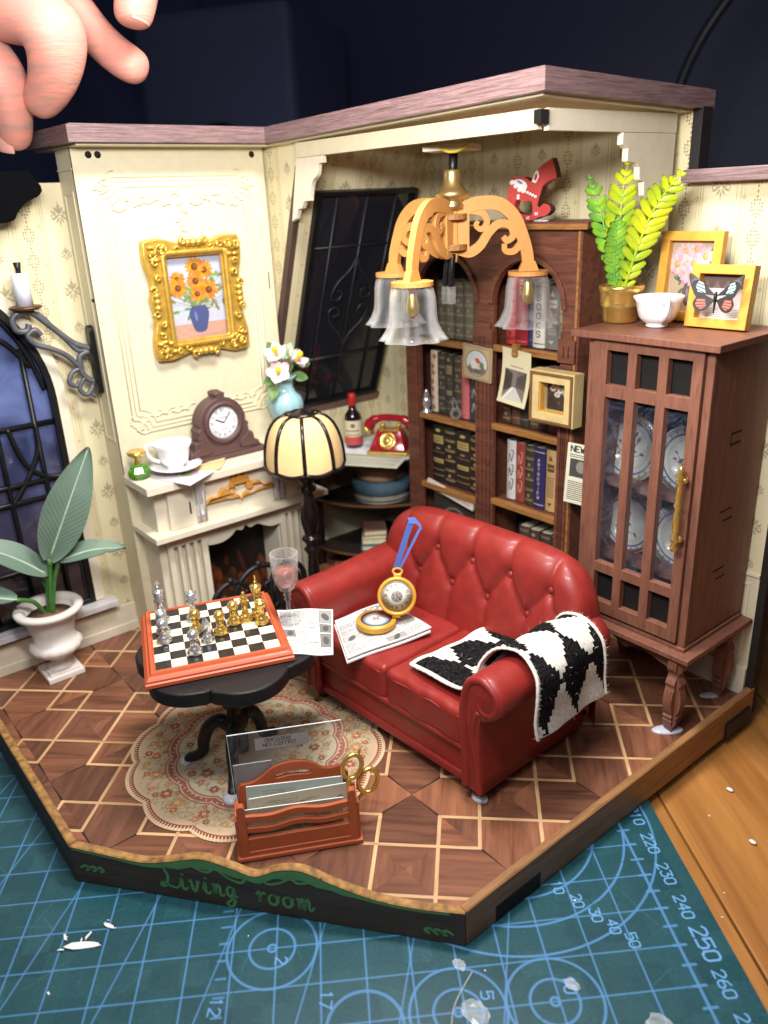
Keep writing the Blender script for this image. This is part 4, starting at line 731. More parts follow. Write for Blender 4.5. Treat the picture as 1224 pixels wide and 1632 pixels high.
part('photo_card', MB().grid(lambda u, v: ((u-.5)*1.25, -.1*(2*v-1)**2+.1, (v-.5)*1.85), 1, 10), imgmat('street_photo_print', cv.a, .5), pp); part('peg', MB().box(-.1, .1, -.1, .12, .72, 1.12, .03, RY(-.05)), M_goldwood, pp)
def picture_frame(name, label, w, h, d, bw, mfr, mpic, M, mback=M_void, extra=None):
    t = thing(name, label, 'picture frame', M=M)
    part('frame', MB().curve([[(-w/2, -h/2), (w/2, -h/2), (w/2, h/2), (-w/2, h/2)], [(-w/2+bw, -h/2+bw), (w/2-bw, -h/2+bw), (w/2-bw, h/2-bw), (-w/2+bw, h/2-bw)]], d/2, .02, YW(-d/2)), mfr, t)
    part('picture', MB().quad(-w/2+bw*.9, w/2-bw*.9, -h/2+bw*.9, h/2-bw*.9, 0, YW(-.03)), mpic, t); part('backing', MB().box(-w/2+.02, w/2-.02, -.028, .02, -h/2+.02, h/2-.02), mback, t)
    if extra: extra(t)
    return t
M_ply = mat('yellow_varnished_ply', (216, 156, 62), .5, var=.08, vs=5, bump=.25, bs=40); M_cfr = mat('cream_gilt_frame', (208, 184, 128), .45, var=.1, bump=.2)
def rims(t):
    part('gilt_lining', MB().curve([[(-.6, -.58), (.6, -.58), (.6, .58), (-.6, .58)], [(-.48, -.46), (.48, -.46), (.48, .46), (-.48, .46)]], .09, .02, YW(-.34)), M_ply, t)
    part('corner_trim', MB().curve([[(-.82, -.8), (.82, -.8), (.82, .8), (-.82, .8)], [(-.74, -.72), (.74, -.72), (.74, .72), (-.74, .72)]], .03, .01, YW(-.52)), mat('dark_gilt_line', (120, 84, 50), .6), t)
picture_frame('small_frame', 'deep cream and gilt frame with dark flower picture on the right post', 1.72, 1.68, .5, .36, M_cfr, imgmat('dark_flower_print', flowers_print(160, 200, (52, 44, 38), ((206, 200, 190), (150, 130, 100)), (70, 62, 50), (60, 52, 46), 6, 4), .5), T(11.6, YB-.11, 9.75) @ RZ(.03), extra=rims)
cv = Cv(120, 240, (224, 220, 196)); cv.txt('NEW', 14, 208, 22, (40, 38, 36), 4.5); cv.para(12, 14, 108, 96, 8, (70, 66, 60)); cv.rect(14, 108, 106, 180, (74, 70, 66)); cv.ell(60, 150, 20, 24, (140, 134, 126)); cv.para(12, 186, 108, 204, 8, (70, 66, 60))
solo('newspaper_clipping', MB().grid(lambda u, v: ((u-.5)*.95, -.25*(1-u)**2*.6, (v-.5)*2.0), 6, 2).grid(lambda u, v: ((.5-u)*.95, -.25*u**2*.6+.02, (v-.5)*2.0), 6, 2), imgmat('clipping_print', cv.a, .65), 'folded newspaper clipping tucked between bookcase and brown cabinet', 'clipping', M=T(12.75, -2.2, 7.45) @ RY(.05))
# ------------------------------------------------------------------ rocking horse
hz = thing('rocking_horse', 'flat red wooden rocking horse with white trim on the bookcase top', 'rocking horse', M=FR((9.85, -1.5, 14.96), (.985, .17, 0), (0, 0, 1)) @ RZ(.1) @ Matrix.Diagonal((1.12, .86, 1, 1)))
body = bez2([(-.98, .62), (-.9, .83), (-.68, .78), (-.6, 1.15), (-.5, 1.5)], 4)+bez2([(-.38, 1.56), (-.05, 1.5), (.12, 1.34), (.2, 1.42), (.32, 1.62), (.5, 1.78)], 4)+[(.82, 1.95), (.9, 1.6), (.93, 1.3), (.68, 1.22), (.6, 1.18), (.5, 1.1), (.36, .72)]+bez2([(.3, .5), (.36, .42), (.5, .52), (.66, .44), (.7, .26), (.56, .12), (.4, .1)], 4)+bez2([(.3, .08), (.0, .0), (-.3, .06), (-.56, .22), (-.76, .46)], 4)
hole = bez2([(-.36, .78), (-.44, .52), (-.3, .34), (-.05, .24), (.12, .24), (.12, .64), (-.1, .68), (-.36, .8)], 4)[:-1]
part('body', MB().curve([body, hole], .16, .012), mat('red_painted_ply', (186, 66, 62), .55, var=.08, bump=.15), hz); part('cut_edge', MB().curve([body, hole], .13, 0, Matrix.Diagonal((1.005, 1.005, 1, 1))), mat('burnt_edge', (74, 50, 32), .8), hz)
wt = mat('white_print', (232, 228, 224), .6, var=.03); wm = MB()
def rosette(pts, r): [wm.lathe([(r, .162), (r*.9, .168)], 10, T(*p, 0)) for p in pts]
rosette([(-.45, 1.4), (-.34, 1.26), (-.22, 1.12), (-.1, 1.06)], .085); rosette([(.02, .98), (.1, .92), (.18, .86), (.26, .8), (-.28, .92), (-.29, .84)], .05)
wm.prism(bez2([(-.46, 1.45), (-.2, 1.46), (.0, 1.3), (.0, 1.12), (-.14, 1.1), (-.36, 1.3)], 3), .162, .166); wm.curve([[(.18, 1.3), (.3, 1.24), (.42, 1.44), (.38, 1.66), (.3, 1.6)], [(.24, 1.36), (.3, 1.32), (.37, 1.45), (.34, 1.56), (.28, 1.5)]], .003, 0, T(0, 0, .166))
for x, y in ((-.78, .6), (-.58, .34), (-.32, .18), (-.02, .12), (.26, .22)):
    for a in (.7, -.9): wm.box(-.07, .07, -.014, .014, .162, .167, 0, T(x, y, 0) @ RZ(a))
part('white_trim', wm, wt, hz, kind='stuff'); part('blue_patch', MB().lathe([(.06, .166), (.05, .17)], 8, T(-.2, 1.36, 0) @ RZ(-.7) @ Matrix.Diagonal((1.8, .7, 1, 1))), mat('blue_print', (104, 140, 190), .6), hz)
solo('glue_blob', MB().ball((0, 0, 0), .2, None, 12, (1.6, .7, .25)), M_glue, 'blob of clear glue under the red rocking horse', 'glue', M=T(10.28, -1.55, 14.97))
# ------------------------------------------------------------------ display cabinet
cb = thing('display_cabinet', 'brown display cabinet with glazed grid door on carved legs', 'cabinet'); CX0, CX1, CY = 13.62, 17.36, -3.2; MC = M_cab
part('top_board', MB().box(13.16, 17.62, CY-.32, -.05, 12.0, 12.19, .02), MC, cb)
part('carcass', MB().box(CX0, CX0+.14, CY+.06, -.1, 3.62, 11.995).box(CX1-.14, CX1, CY+.06, -.1, 3.62, 11.995).box(CX0+.14, CX1-.14, -.24, -.1, 3.62, 11.995).box(CX0, CX1, CY+.3, -.1, 3.5, 3.66), MC, cb)
for x0, x1 in ((CX0-.02, CX0+.2), (CX1-.2, CX1+.02)): part('corner_post', MB().box(x0, x1, CY-.04, CY+.1, 3.62, 11.99, .015), MC, cb)
dr = part('door', MB().curve([[(CX0+.22, 3.72), (CX1-.22, 3.72), (CX1-.22, 11.96), (CX0+.22, 11.96)]]+[[(x0, z0), (x1, z0), (x1, z1), (x0, z1)] for x0, x1 in ((14.28, 14.95), (15.22, 15.88), (16.16, 16.84)) for z0, z1 in ((4.1, 5.05), (5.36, 10.4), (10.75, 11.7))], .12, .012, YW(CY-.02)), MC, cb)
part('door_pane', MB().box(14.1, 17.0, CY+.06, CY+.08, 5.2, 10.55), M_pane, dr)
for z0, z1 in ((3.9, 5.18), (10.57, 11.85)): part('dark_panel', MB().box(14.1, 17.0, CY+.14, CY+.18, z0, z1), M_void, dr)
hd = MB().lathe([(0, -1.15), (.09, -1.1), (.12, -1.0), (.06, -.9), (.11, -.8), (.13, -.72), (.07, -.62), (.09, -.5), (.1, -.2), (.085, 0), (.07, .1), (.12, .2), (.07, .3), (.08, .5), (.08, .8), (.13, .86), (.06, .93), (.14, 1.02), (.06, 1.12), (.1, 1.2), (0, 1.3)], 16, T(16.98, CY-.42, 7.75))
for z in (6.98, 8.66): hd.tube([(16.98, CY-.42, z), (17.0, CY-.12, z)], .06, 8).ball((17.06, CY-.34, z), .1)
part('door_handle', hd, M_gold, dr)
part('base_board', MB().box(CX0-.3, CX1+.38, CY-.42, -.05, 3.34, 3.5, .02), MC, cb); part('moulding', MB().box(CX0-.05, CX1+.06, CY-.1, -.1, 3.5, 3.62, .03), MC, cb)
def leg_prof(): return [(r_*.78, z_) for r_, z_ in bez2([(.3, 3.33), (.34, 3.0), (.2, 2.8), (.3, 2.62), (.36, 2.5), (.3, 2.42), (.38, 2.2), (.42, 1.9), (.36, 1.6), (.28, 1.48), (.34, 1.4), (.27, 1.3), (.31, 1.22), (.2, 1.0), (.16, FZ)], 4)]
def leg(x, y, a=0):
    p = leg_prof(); o = [(r, z) for r, z in p]+[(-r*.55, z) for r, z in reversed(p)]; return MB().prism(o, -.14, .14, FR((x, y, 0), (math.cos(a), math.sin(a), 0), (0, 0, 1)))
for x, y, a in ((CX0+.15, CY-.1, PI), (CX1-.12, CY-.1, 0), (CX0+.15, -.6, PI), (CX1-.12, -.6, 0)):
    part('leg', leg(x, y, a), MC, cb); part('leg', leg(x, y+.02, -PI/2), MC, cb)
apn = [(CX0, 3.33), (CX1, 3.33), (CX1, 2.75)]+bez2([(CX1-.3, 2.8), (CX1-.8, 2.92), (16.0, 3.1), (15.75, 3.0), (15.49, 2.88), (15.2, 3.0), (14.9, 3.1), (CX0+.8, 2.92), (CX0+.3, 2.8)], 5)+[(CX0, 2.75)]
part('apron', MB().curve([apn], .06, .01, YW(CY)), MC, cb); part('side_apron', MB().curve([[(-3.1, 3.33), (-.2, 3.33), (-.2, 2.8)]+bez2([(-.6, 2.9), (-1.65, 3.12), (-2.7, 2.9)], 5)+[(-3.1, 2.8)]], .06, .01, XW(CX1-.1)), MC, cb)
part('side_slot', MB().box(CX1-.005, CX1+.004, -2.0, -1.45, 9.3, 9.36).box(CX1-.005, CX1+.004, -2.0, -1.45, 9.6, 9.66).box(CX1-.005, CX1+.004, -2.0, -1.96, 9.36, 9.6).box(CX1-.005, CX1+.004, -2.1, -1.5, 7.4, 7.45).box(CX1-.005, CX1+.004, -1.9, -1.4, 7.1, 7.15).box(CX1-.005, CX1+.004, -2.1, -1.5, 5.6, 5.65).box(CX1-.005, CX1+.004, -1.9, -1.4, 5.3, 5.35), M_void, cb)
part('inner_shelf', MB().box(CX0+.14, CX1-.14, CY+.6, -.24, 7.55, 7.68).box(CX0+.14, CX1-.14, CY+.6, -.24, 5.2, 5.32), MC, cb); part('inner_lining', MB().box(CX0+.15, CX1-.15, -.3, -.25, 3.7, 11.9), mat('dark_lining', (24, 22, 34), .7), cb)
def plate_print(ringc, seed, bg=(214, 214, 208)):
    cv = Cv(200, 200, bg); rn = random.Random(seed); cv.ring(100, 100, 92, 10, ringc, .95); cv.ring(100, 100, 76, 5, (70, 84, 130), .85); cv.ring(100, 100, 60, 2, (150, 150, 140), .6)
    for q in range(24): a = 2*PI*q/24; cv.ell(100+85*math.cos(a), 100+85*math.sin(a), 5, 3, (120, 110, 92), a, .7)
    for q in range(16): a = rn.uniform(0, 6.3); r = rn.uniform(4, 46); cv.ell(100+r*math.cos(a), 100+r*math.sin(a), rn.uniform(5, 10), 4, rn.choice(((70, 70, 80), (110, 100, 96), (90, 110, 100), (150, 80, 76))), a, .85); cv.line([(100, 70), (100+r*math.cos(a), 100+r*math.sin(a))], 2, (70, 74, 70), .7)
    return cv.a
for x, z, r, c_, sd, lab in ((14.2, 8.55, 1.05, (176, 160, 120), 1, 'white plate with gold rim behind the glass, upper left in the cabinet'), (16.1, 8.55, 1.0, (120, 120, 126), 2, 'white plate with grey ring and flower, upper right in the cabinet'), (14.35, 6.2, 1.0, (156, 74, 70), 3, 'plate with broad red ring, lower left in the cabinet'), (16.1, 6.2, .98, (140, 142, 150), 4, 'white plate with dark sprigs, lower right in the cabinet')):
    b = MB(); P = [(0, 0), (.55*r, 0), (.7*r, .06), (r, .14), (r*.99, .17), (.68*r, .09), (0, .05)]; n = 28; vs = []; uv = []
    b.lathe(P[3:], n); b.u = [[(b.v[i][0]/r/2+.5, b.v[i][1]/r/2+.5) for i in f] for f in b.f]
    solo('plate', b, imgmat(f'plate_print{sd}', plate_print(c_, sd), .2, coat=.3), lab, 'plate', 'plates in the display cabinet', YW(-1.7, x, z) @ RX(-.1))
# pots on top of the cabinet
ft = thing('potted_fern', 'bright green plastic fern in a shiny gold pot on the cabinet', 'plant', (13.47, -1.72, 12.2))
part('pot', MB().lathe([(0, 0), (.5, 0), (.56, .06), (.6, .45), (.66, .5), (.62, .54), (.66, .6), (.66, .84), (.72, .9), (.74, 1.0), (.7, 1.05), (.6, 1.05), (.58, .9), (0, .88)], 32, flute=lambda a, z: 1+(.03*math.sin(a*26) if .56 < z < .86 else 0)), M_gold, ft); COL.objects[-1].scale = (.87, .87, 1)
M_fern = mat('glossy_green_plastic', (132, 190, 44), .3, var=.2, vs=.9, bump=.1, spec=.6, sss=.15, col2=(222, 222, 46)); M_fern2 = mat('deep_green_plastic', (84, 158, 70), .3, var=.2, vs=2, bump=.1, sss=.1, col2=(150, 196, 56))
def frond(pts, m, wmax, n=13, roll=0):
    p = bez(pts, n); st = MB().tube(p, [.05*(1-.75*i/len(p)) for i in range(len(p))], 6); part('stem', st, m, ft)
    N_ = len(p); lv = 15
    for k in range(1, lv):
        f = k/lv; i = min(int(f*(N_-1)), N_-2); c = p[i]; t = (p[i+1]-p[i]).normalized(); view = Vector((.73, -.58, .3)); side = t.cross(view).normalized(); side = (Matrix.Rotation(roll, 3, t) @ side)
        ln = wmax*(math.sin(PI*(f*.86+.1))**.8)*(1 if f < .85 else .7); wd = .07*ln/wmax+.035; b = MB()
        for sg in (-1, 1):
            d = (side*sg+t*.8).normalized(); nn = d.cross(t).normalized(); q = d.cross(nn)
            prof = [(0, .35), (.25, .9), (.55, 1), (.8, .85), (.95, .5), (1, .1)]; vs = []
            for s_, ww in prof:
                for e in (-1, 0, 1): vs.append(c+d*ln*s_+q*wd*ww*e+nn*(.05*(1-abs(e))+(-.12*s_*s_*ln)))
            vs2 = [v-nn*.035 for v in vs]; M_ = len(prof); fs = []
            for a in range(M_-1):
                for e in (0, 1): fs.append((a*3+e, a*3+e+1, a*3+4+e, a*3+3+e))
            b.add(vs, fs, None, True); b.add(vs2, [f_[::-1] for f_ in fs], None, True)
        part('leaflet', b, m, ft)
frond([(0, 0, .85), (-.1, 0, 2.0), (-.22, .05, 3.2), (-.1, .1, 4.4)], M_fern, .6)
frond([(.1, -.05, .85), (.45, -.05, 2.0), (.9, .0, 3.1), (1.6, .1, 4.0)], M_fern, .62)
frond([(-.1, .1, .85), (-.5, .1, 1.9), (-.95, .1, 3.0), (-1.45, .15, 4.05)], M_fern2, .48)
frond([(.05, .2, .85), (.3, .3, 2.2), (.75, .35, 3.2), (1.15, .4, 3.85)], M_fern, .45); frond([(0, -.25, .85), (-.05, -.35, 1.6), (.05, -.45, 2.3), (.1, -.5, 2.9)], M_fern2, .42)
def cup(t, r, h, m=M_white, ha=0, flut=0):
    part('bowl', MB().lathe([(r*.42, 0), (r*.45, .05*h), (r*.4, .1*h), (r*.58, .18*h), (r*.74, .34*h), (r*.82, .6*h), (r*.88, .82*h), (r, h), (r*.97, h*1.01), (r*.83, .8*h), (r*.74, .5*h), (r*.6, .28*h), (0, .22*h)], 32, flute=(lambda a, z: 1+flut*math.cos(a*8)*(z/h)) if flut else None), m, t)
    part('handle', MB().tube([(r*.84*math.cos(ha)+x*math.cos(ha), r*.84*math.sin(ha)+x*math.sin(ha), z*h) for x, z in [(q.x, q.y) for q in bez([(0, .84), (.2*r, .98), (.5*r, .9), (.5*r, .6), (.25*r, .38), (-.1*r, .28)], 6)]], .07*r/.66, 8), m, t)
c1 = thing('teacup', 'white porcelain teacup with handle on the brown cabinet between fern and frames', 'teacup', (14.78, -1.85, 12.2)); cup(c1, .68, .82, ha=-.75)
pk = flowers_print(240, 300, (176, 158, 134), ((214, 176, 180), (190, 150, 96)), (92, 96, 70), (96, 84, 82), 9, 7, 1.25)
picture_frame('tall_frame', 'tall yellow wood frame with pink roses picture behind the teacup', 1.85, 2.4, .24, .26, M_ply, imgmat('rose_print', pk, .5), T(14.92, -.55, 13.42) @ RX(-.08))
cv = Cv(220, 220, (214, 208, 204)); cv.rect(0, 150, 220, 220, (96, 78, 74)); [cv.poly([(a, 150), (a+40, 150), (a+20, 190)], (120, 102, 96)) for a in range(0, 220, 50)]; cv.para(40, 14, 190, 60, 9, (150, 144, 150)); cv.para(70, 110, 150, 140, 9, (150, 144, 150))
cvb = Cv(200, 160, (50, 46, 48))
for f in (-1, 1):
    P = lambda x, y: (100+f*x, y)
    for q in range(5): cvb.line([P(30+q*10, 126+q*4), P(86, 150-q*8)], 2, (130, 124, 128), .7)
    cvb.poly([P(34, 86), P(44, 122), P(60, 130), P(68, 112), P(60, 92)], (176, 214, 206)); [cvb.line([P(30, 84+q*14), P(72, 104+q*10)], 3, (50, 46, 48)) for q in range(3)]
    cvb.poly([P(26, 40), P(34, 66), P(58, 66), P(62, 44), P(44, 30)], (214, 110, 92)); [cvb.line([P(22, 58-q*8), P(64, 56-q*12)], 3, (60, 46, 46)) for q in range(3)]
def bfly(t):
    wg = []
    for f in (-1, 1):
        L = [(0, .0), (.12, .1), (.35, .3), (.62, .5), (.74, .52), (.7, .3), (.56, .02), (.5, -.06), (.56, -.2), (.5, -.36), (.36, -.42), (.2, -.36), (.08, -.2), (0, -.12)]
        L = bez2(L, 4); b = MB(); vs = [(f*x, y, .04+.22*x) for x, y in L]; c = (f*.3, .02, .1); uv = [(.5+f*x/1.6, .5+y/1.15) for x, y in L]+[(.5+f*.19, .52)]
        n = len(L); b.add(vs+[c], [((i, i+1, n) if f > 0 else (i+1, i, n)) for i in range(n-1)], YW(-.42, .0, .02), False, uv); wg.append(b)
    for b in wg: part('wing', b, M_wing, t)
    part('butterfly_body', MB().tube(bez([(0, .1, .06), (0, 0, .08), (0, -.2, .06), (0, -.45, .05)], 4), [.02, .03, .04, .04, .05, .05, .045, .04, .035, .03, .025, .02, .015], 8, YW(-.42, 0, .02)), M_blackm, t)
M_wing = imgmat('butterfly_wing_print', cvb.a, .6)
picture_frame('butterfly_frame', 'yellow wood box frame with a dark butterfly of blue and orange spots', 1.68, 1.62, .34, .24, M_ply, imgmat('specimen_card_print', cv.a, .6), T(16.25, -1.1, 13.0) @ RZ(.06) @ RX(-.13), extra=bfly)
for x, y, s_, lab in ((17.2, -3.35, 1, 'white glue puddle at the front right foot of the brown cabinet'), (17.1, -.85, .7, 'white glue puddle at the rear right foot of the brown cabinet')):
    solo('glue_puddle', MB().ball((0, 0, 0), .32*s_, None, 16, (1.5, .7, .28)), M_glue, lab, 'glue', M=T(x, y, FZ+.01) @ RZ(.9))
# ------------------------------------------------------------------ gold sunflower picture on the chimney
gf = thing('sunflower_picture', 'ornate gold framed picture of sunflowers in a blue vase on the chimney', 'picture', M=XW(1.3, -9.0, 12.92))
sp_ = flowers_print(300, 420, (176, 178, 192), ((208, 128, 40), (104, 58, 24)), (112, 124, 76), (70, 78, 120), 7, 21, 1.12, (184, 142, 122))
ow, oh = 1.72, 1.9
def wav(hw, hh, a):
    P = []
    for k in range(4):
        for t in np.linspace(-1, 1, 24, endpoint=False):
            x, y = [(t*hw, -hh), (hw, t*hh), (-t*hw, hh), (-hw, -t*hh)][k]; d = a*(.75*math.cos(t*PI*1.0)*-1+.5*math.exp(-(t/.16)**2)*1.1+.25*math.cos(t*PI*3)); nx, ny = [(0, -1), (1, 0), (0, 1), (-1, 0)][k]; P.append((x+nx*d*.6, y+ny*d*.6))
    return P
rr = lambda hw, hh, r: [(sx*(hw-r)+r*math.cos(a), sy*(hh-r)+r*math.sin(a)) for sx, sy, a0 in ((1, 1, 0), (-1, 1, PI/2), (-1, -1, PI), (1, -1, 3*PI/2)) for a in np.linspace(a0, a0+PI/2, 5)]
M_gilt = mat('bright_gilt_resin', (212, 172, 76), .34, .6, var=.12, vs=4, bump=.3, bs=16)
part('frame', MB().curve([wav(ow, oh, .2), rr(1.08, 1.44, .14)], .14, .06, T(0, 0, .14), 3, True), M_gilt, gf)
part('inner_moulding', MB().tube([(x, y, .3) for x, y in rr(1.15, 1.51, .16)], .09, 8, closed=True).tube([(x, y, .2) for x, y in rr(1.06, 1.42, .12)], .07, 8, closed=True), M_gilt, gf)
orb = MB(); rn = random.Random(4)
def curl(x, y, a, s, f=1, r=.07):
    pts = [(x+s*(1-t*.8)*.55*math.cos(a+f*t*5.2)+s*t*.35*math.cos(a), y+s*(1-t*.8)*.55*math.sin(a+f*t*5.2)+s*t*.35*math.sin(a), .3+.1*t) for t in np.linspace(0, 1, 14)]; orb.tube(pts, [r*(1-.5*t) for t in np.linspace(0, 1, 14)], 6)
for sx in (-1, 1):
    for sy in (-1, 1):
        cx, cy = sx*1.42, sy*1.62; a = math.atan2(sy, sx)
        for q in range(3): curl(cx+rn.uniform(-.12, .12), cy+rn.uniform(-.12, .12), a+q*2.1, .36, 1 if q % 2 else -1)
        for q in range(5):
            b_ = a+PI+rn.uniform(-1.7, 1.7); orb.ball((cx+.3*math.cos(b_), cy+.3*math.sin(b_), .32), .1, None, 8, (1.5, .8, .8))
        for q in (1, 2): curl(sx*(1.4-.38*q), sy*1.68, a+PI*.5*q, .27, sx*sy); curl(sx*1.48, sy*(1.6-.42*q), a-PI*.5*q, .26, -sx*sy)
for x, y, a in ((0, 1.8, PI/2), (0, -1.8, -PI/2), (1.55, 0, 0), (-1.55, 0, PI)):
    for q in (-1, 0, 1): t_ = a+PI/2; orb.ball((x+.2*q*math.cos(t_), y+.2*q*math.sin(t_), .34), .13, None, 8, (1, 1, .7))
    for f in (-1, 1): curl(x+.36*f*math.cos(a+PI/2), y+.36*f*math.sin(a+PI/2), a, .28, f)
part('scroll_relief', orb, M_gilt, gf, kind='stuff'); part('painting', MB().quad(-1.1, 1.1, -1.46, 1.46, .06), imgmat('sunflower_print', sp_, .5, bump=.2, bd=.01), gf); part('back_board', MB().box(-1.5, 1.5, -1.7, 1.7, .004, .05), M_void, gf)
# ------------------------------------------------------------------ mantel clock
mc = thing('mantel_clock', 'brown carved mantel clock with white roman dial', 'clock', M=XW(1.75, -8.95, 7.24))
M_clk = mat('mauve_brown_resin', (86, 62, 60), .5, var=.06, bump=.15)
half = bez2([(1.5, 0), (1.5, .16), (1.42, .3)], 3)+bez2([(1.38, .42), (1.22, .5), (1.16, .78), (1.0, .8)], 4)+bez2([(1.0, .98), (.98, 1.05), (1.02, 1.15), (.95, 1.25)], 3)+[(.9+.0, 1.28)]+[(.93*math.cos(a), 1.32+.93*math.sin(a)) for a in np.linspace(.1, PI/2-.18, 8)]+[(.16, 2.28), (.2, 2.4), (.1, 2.46)]
prof = half+[(-x, y) for x, y in reversed(half)]
part('case', MB().curve([prof], .32, .05, T(0, 0, .1)), M_clk, mc); part('base', MB().box(-1.62, 1.62, 0, .2, -.3, .52, .05).box(-1.0, 1.0, .2, .3, .3, .46, .02), M_clk, mc)
part('dial_ring', MB().tube([(.68*math.cos(a), 1.36+.68*math.sin(a), .44) for a in np.linspace(0, 2*PI, 28, endpoint=False)], .1, 8, closed=True), M_clk, mc)
for f in (-1, 1): part('scroll', MB().curve([bez2([(f*.62, .32), (f*1.3, .32), (f*1.22, .5), (f*1.05, .6), (f*.95, .85), (f*.8, .72), (f*.6, .6), (f*.55, .45)], 4)], .06, .02, T(0, 0, .44)), M_clk, mc)
def dial(cv, R, col=(50, 46, 52), rom=True):
    c = cv.w/2; cv.ring(c, c, R*.95, 2.5, col); cv.ring(c, c, R*.6, 1.5, col, .6)
    for k in range(60): a = k*PI/30; cv.line([(c+R*.9*math.cos(a), c+R*.9*math.sin(a)), (c+R*.95*math.cos(a), c+R*.95*math.sin(a))], 1.5, col)
    for k, s in enumerate(('XII', 'I', 'II', 'III', 'IV', 'V', 'VI', 'VII', 'VIII', 'IX', 'X', 'XI')):
        a = PI/2-k*PI/6; h = R*.2; wd = len(s)*h*.5; an = a-PI/2; x = c+R*.66*math.cos(a); y = c+R*.66*math.sin(a)
        for q, ch_ in enumerate(s): off = (q-len(s)/2)*h*.55; cv.txt(ch_, x+off*math.cos(an), y+off*math.sin(an), h, col, h*.16, an)
cv = Cv(256, 256, (232, 232, 236)); dial(cv, 118); cv.para(100, 154, 156, 178, 9, (60, 56, 60)); cv.para(92, 70, 164, 92, 8, (90, 86, 90))
part('dial', MB().lathe([(.62, .43), (0, .445)], 32, T(0, 1.36, 0), sm=False), imgmat('clock_dial_print', cv.a, .6, spec=.2), mc)
d_ = COL.objects[-1].data
def planar_uv(me, cx, cy, r):
    for lp in me.loops: v = me.vertices[lp.vertex_index].co; me.uv_layers[0].data[lp.index].uv = ((v.x-cx)/r/2+.5, (v.y-cy)/r/2+.5)
planar_uv(d_, 0, 1.36, .64)
part('hand', MB().tube([(0, 1.36, .46), (-.3, 1.52, .46)], .022, 5).tube([(0, 1.36, .465), (.3, 1.72, .465)], .016, 5), M_black, mc)
part('finial', MB().ball((0, 2.42, .1), .12, None, 10, (1.4, .8, 1)), M_clk, mc)
# cup and saucer, perfume bottle, papers on the mantel
cv = Cv(280, 200, (214, 208, 214)); cv.para(16, 20, 130, 180, 11, (150, 146, 156)); cv.ell(200, 70, 30, 22, (160, 166, 120), .3); cv.ell(220, 84, 18, 14, (176, 160, 190)); cv.rect(150, 130, 260, 180, (196, 190, 176)); cv.line([(8, 8), (272, 8), (272, 192), (8, 192)], 2, (176, 166, 170), 1, True)
def quadpts(mb, P, z=0): return mb.add([(x, y, z) for x, y in P], [(0, 1, 2, 3)], None, False, [(0, 0), (1, 0), (1, 1), (0, 1)])
def sheet(name, P, z, m, label, cat, th=.02):
    c = (sum(p[0] for p in P)/4, sum(p[1] for p in P)/4); Q = [(x-c[0], y-c[1]) for x, y in P]; b = MB().prism(Q, -th, -.002); quadpts(b, Q, 0)
    return solo(name, b, m, label, cat, None, T(c[0], c[1], z))
sheet('letter', [(1.5, -12.2), (4.0, -11.35), (2.75, -9.2), (1.45, -10.4)], 7.27, imgmat('letter_print', cv.a, .7), 'lilac printed letter hanging over the mantel edge under the cup', 'letter')
cv = Cv(200, 140, (218, 190, 140)); cv.line([(2, 138), (100, 60), (198, 138)], 3, (190, 158, 106)); cv.line([(2, 2), (90, 66)], 2, (196, 166, 116)); cv.line([(198, 2), (110, 66)], 2, (196, 166, 116)); cv.noise(2, 3)
sheet('envelope', [(2.3, -10.95), (3.25, -9.85), (2.55, -9.2), (1.55, -10.2)], 7.31, imgmat('envelope_print', cv.a, .7), 'tan envelope partly under the white saucer on the mantel', 'envelope', .03)
sheet('note_card', [(2.0, -10.2), (2.6, -9.35), (2.1, -8.95), (1.5, -9.7)], 7.335, imgmat('note_print', Cv(80, 80, (226, 206, 160)).para(8, 8, 72, 72, 10, (170, 140, 100)).a, .7), 'small cream card sticking out from under the tan envelope', 'card', .015)
sc_ = lathe_thing('saucer', [(0, .02), (.42, 0), (.5, .02), (.74, .1), (.88, .17), (.9, .2), (.7, .14), (.45, .07), (0, .06)], M_white, 'white porcelain saucer under the teacup on the mantel', 'saucer', T(2.3, -11.0, 7.36), None, 32)
c2 = thing('teacup', 'white fluted porcelain teacup on a saucer at the left of the mantel', 'teacup', (2.28, -11.02, 7.43)); cup(c2, .66, .9, ha=-2.1, flut=.03)
pb = thing('perfume_bottle', 'green faceted perfume bottle with gold cap at the mantel end', 'bottle', (1.95, -12.2, 7.25)); b = MB().lathe([(.2, 0), (.36, .1), (.4, .26), (.3, .44), (.12, .52), (0, .52)], 8, sm=False)
part('glass_body', b, mat('green_glass', (120, 214, 60), .08, var=.1, bump=0, trans=.8, coat=.4), pb); part('gold_cap', MB().lathe([(.12, .5), (.14, .56), (.1, .62), (.1, .72), (.3, .84), (.34, .92), (.26, .98), (0, .98)], 14), M_gold, pb)
# vase with flowers
vz = thing('flower_vase', 'pale blue ribbed vase with pink blossoms at the right end of the mantel', 'vase', (1.95, -6.15, 7.24))
part('vase_body', MB().lathe([(0, 0), (.3, 0), (.32, .1), (.28, .3), (.42, .8), (.62, 1.25), (.66, 1.5), (.58, 1.75), (.38, 1.95), (.32, 2.15), (.36, 2.4), (.5, 2.55), (.44, 2.56), (.3, 2.4), (.28, 2.0), (0, 1.9)], 40, flute=lambda a, z: 1+.05*abs(math.sin(a*7))*(z < 2.4)), mat('pale_blue_glaze', (150, 188, 194), .2, var=.03, bump=.02, coat=.5), vz)
M_pet = mat('pink_petal', (226, 200, 206), .5, var=.06, vs=2, bump=.1, sss=.2, col2=(240, 226, 228)); M_yel = mat('yellow_stamen', (226, 200, 40), .5); M_lf = mat('leaf_green', (98, 128, 72), .5, var=.2, vs=2); M_lfp = mat('pale_leaf', (160, 196, 150), .5, var=.1, vs=2)
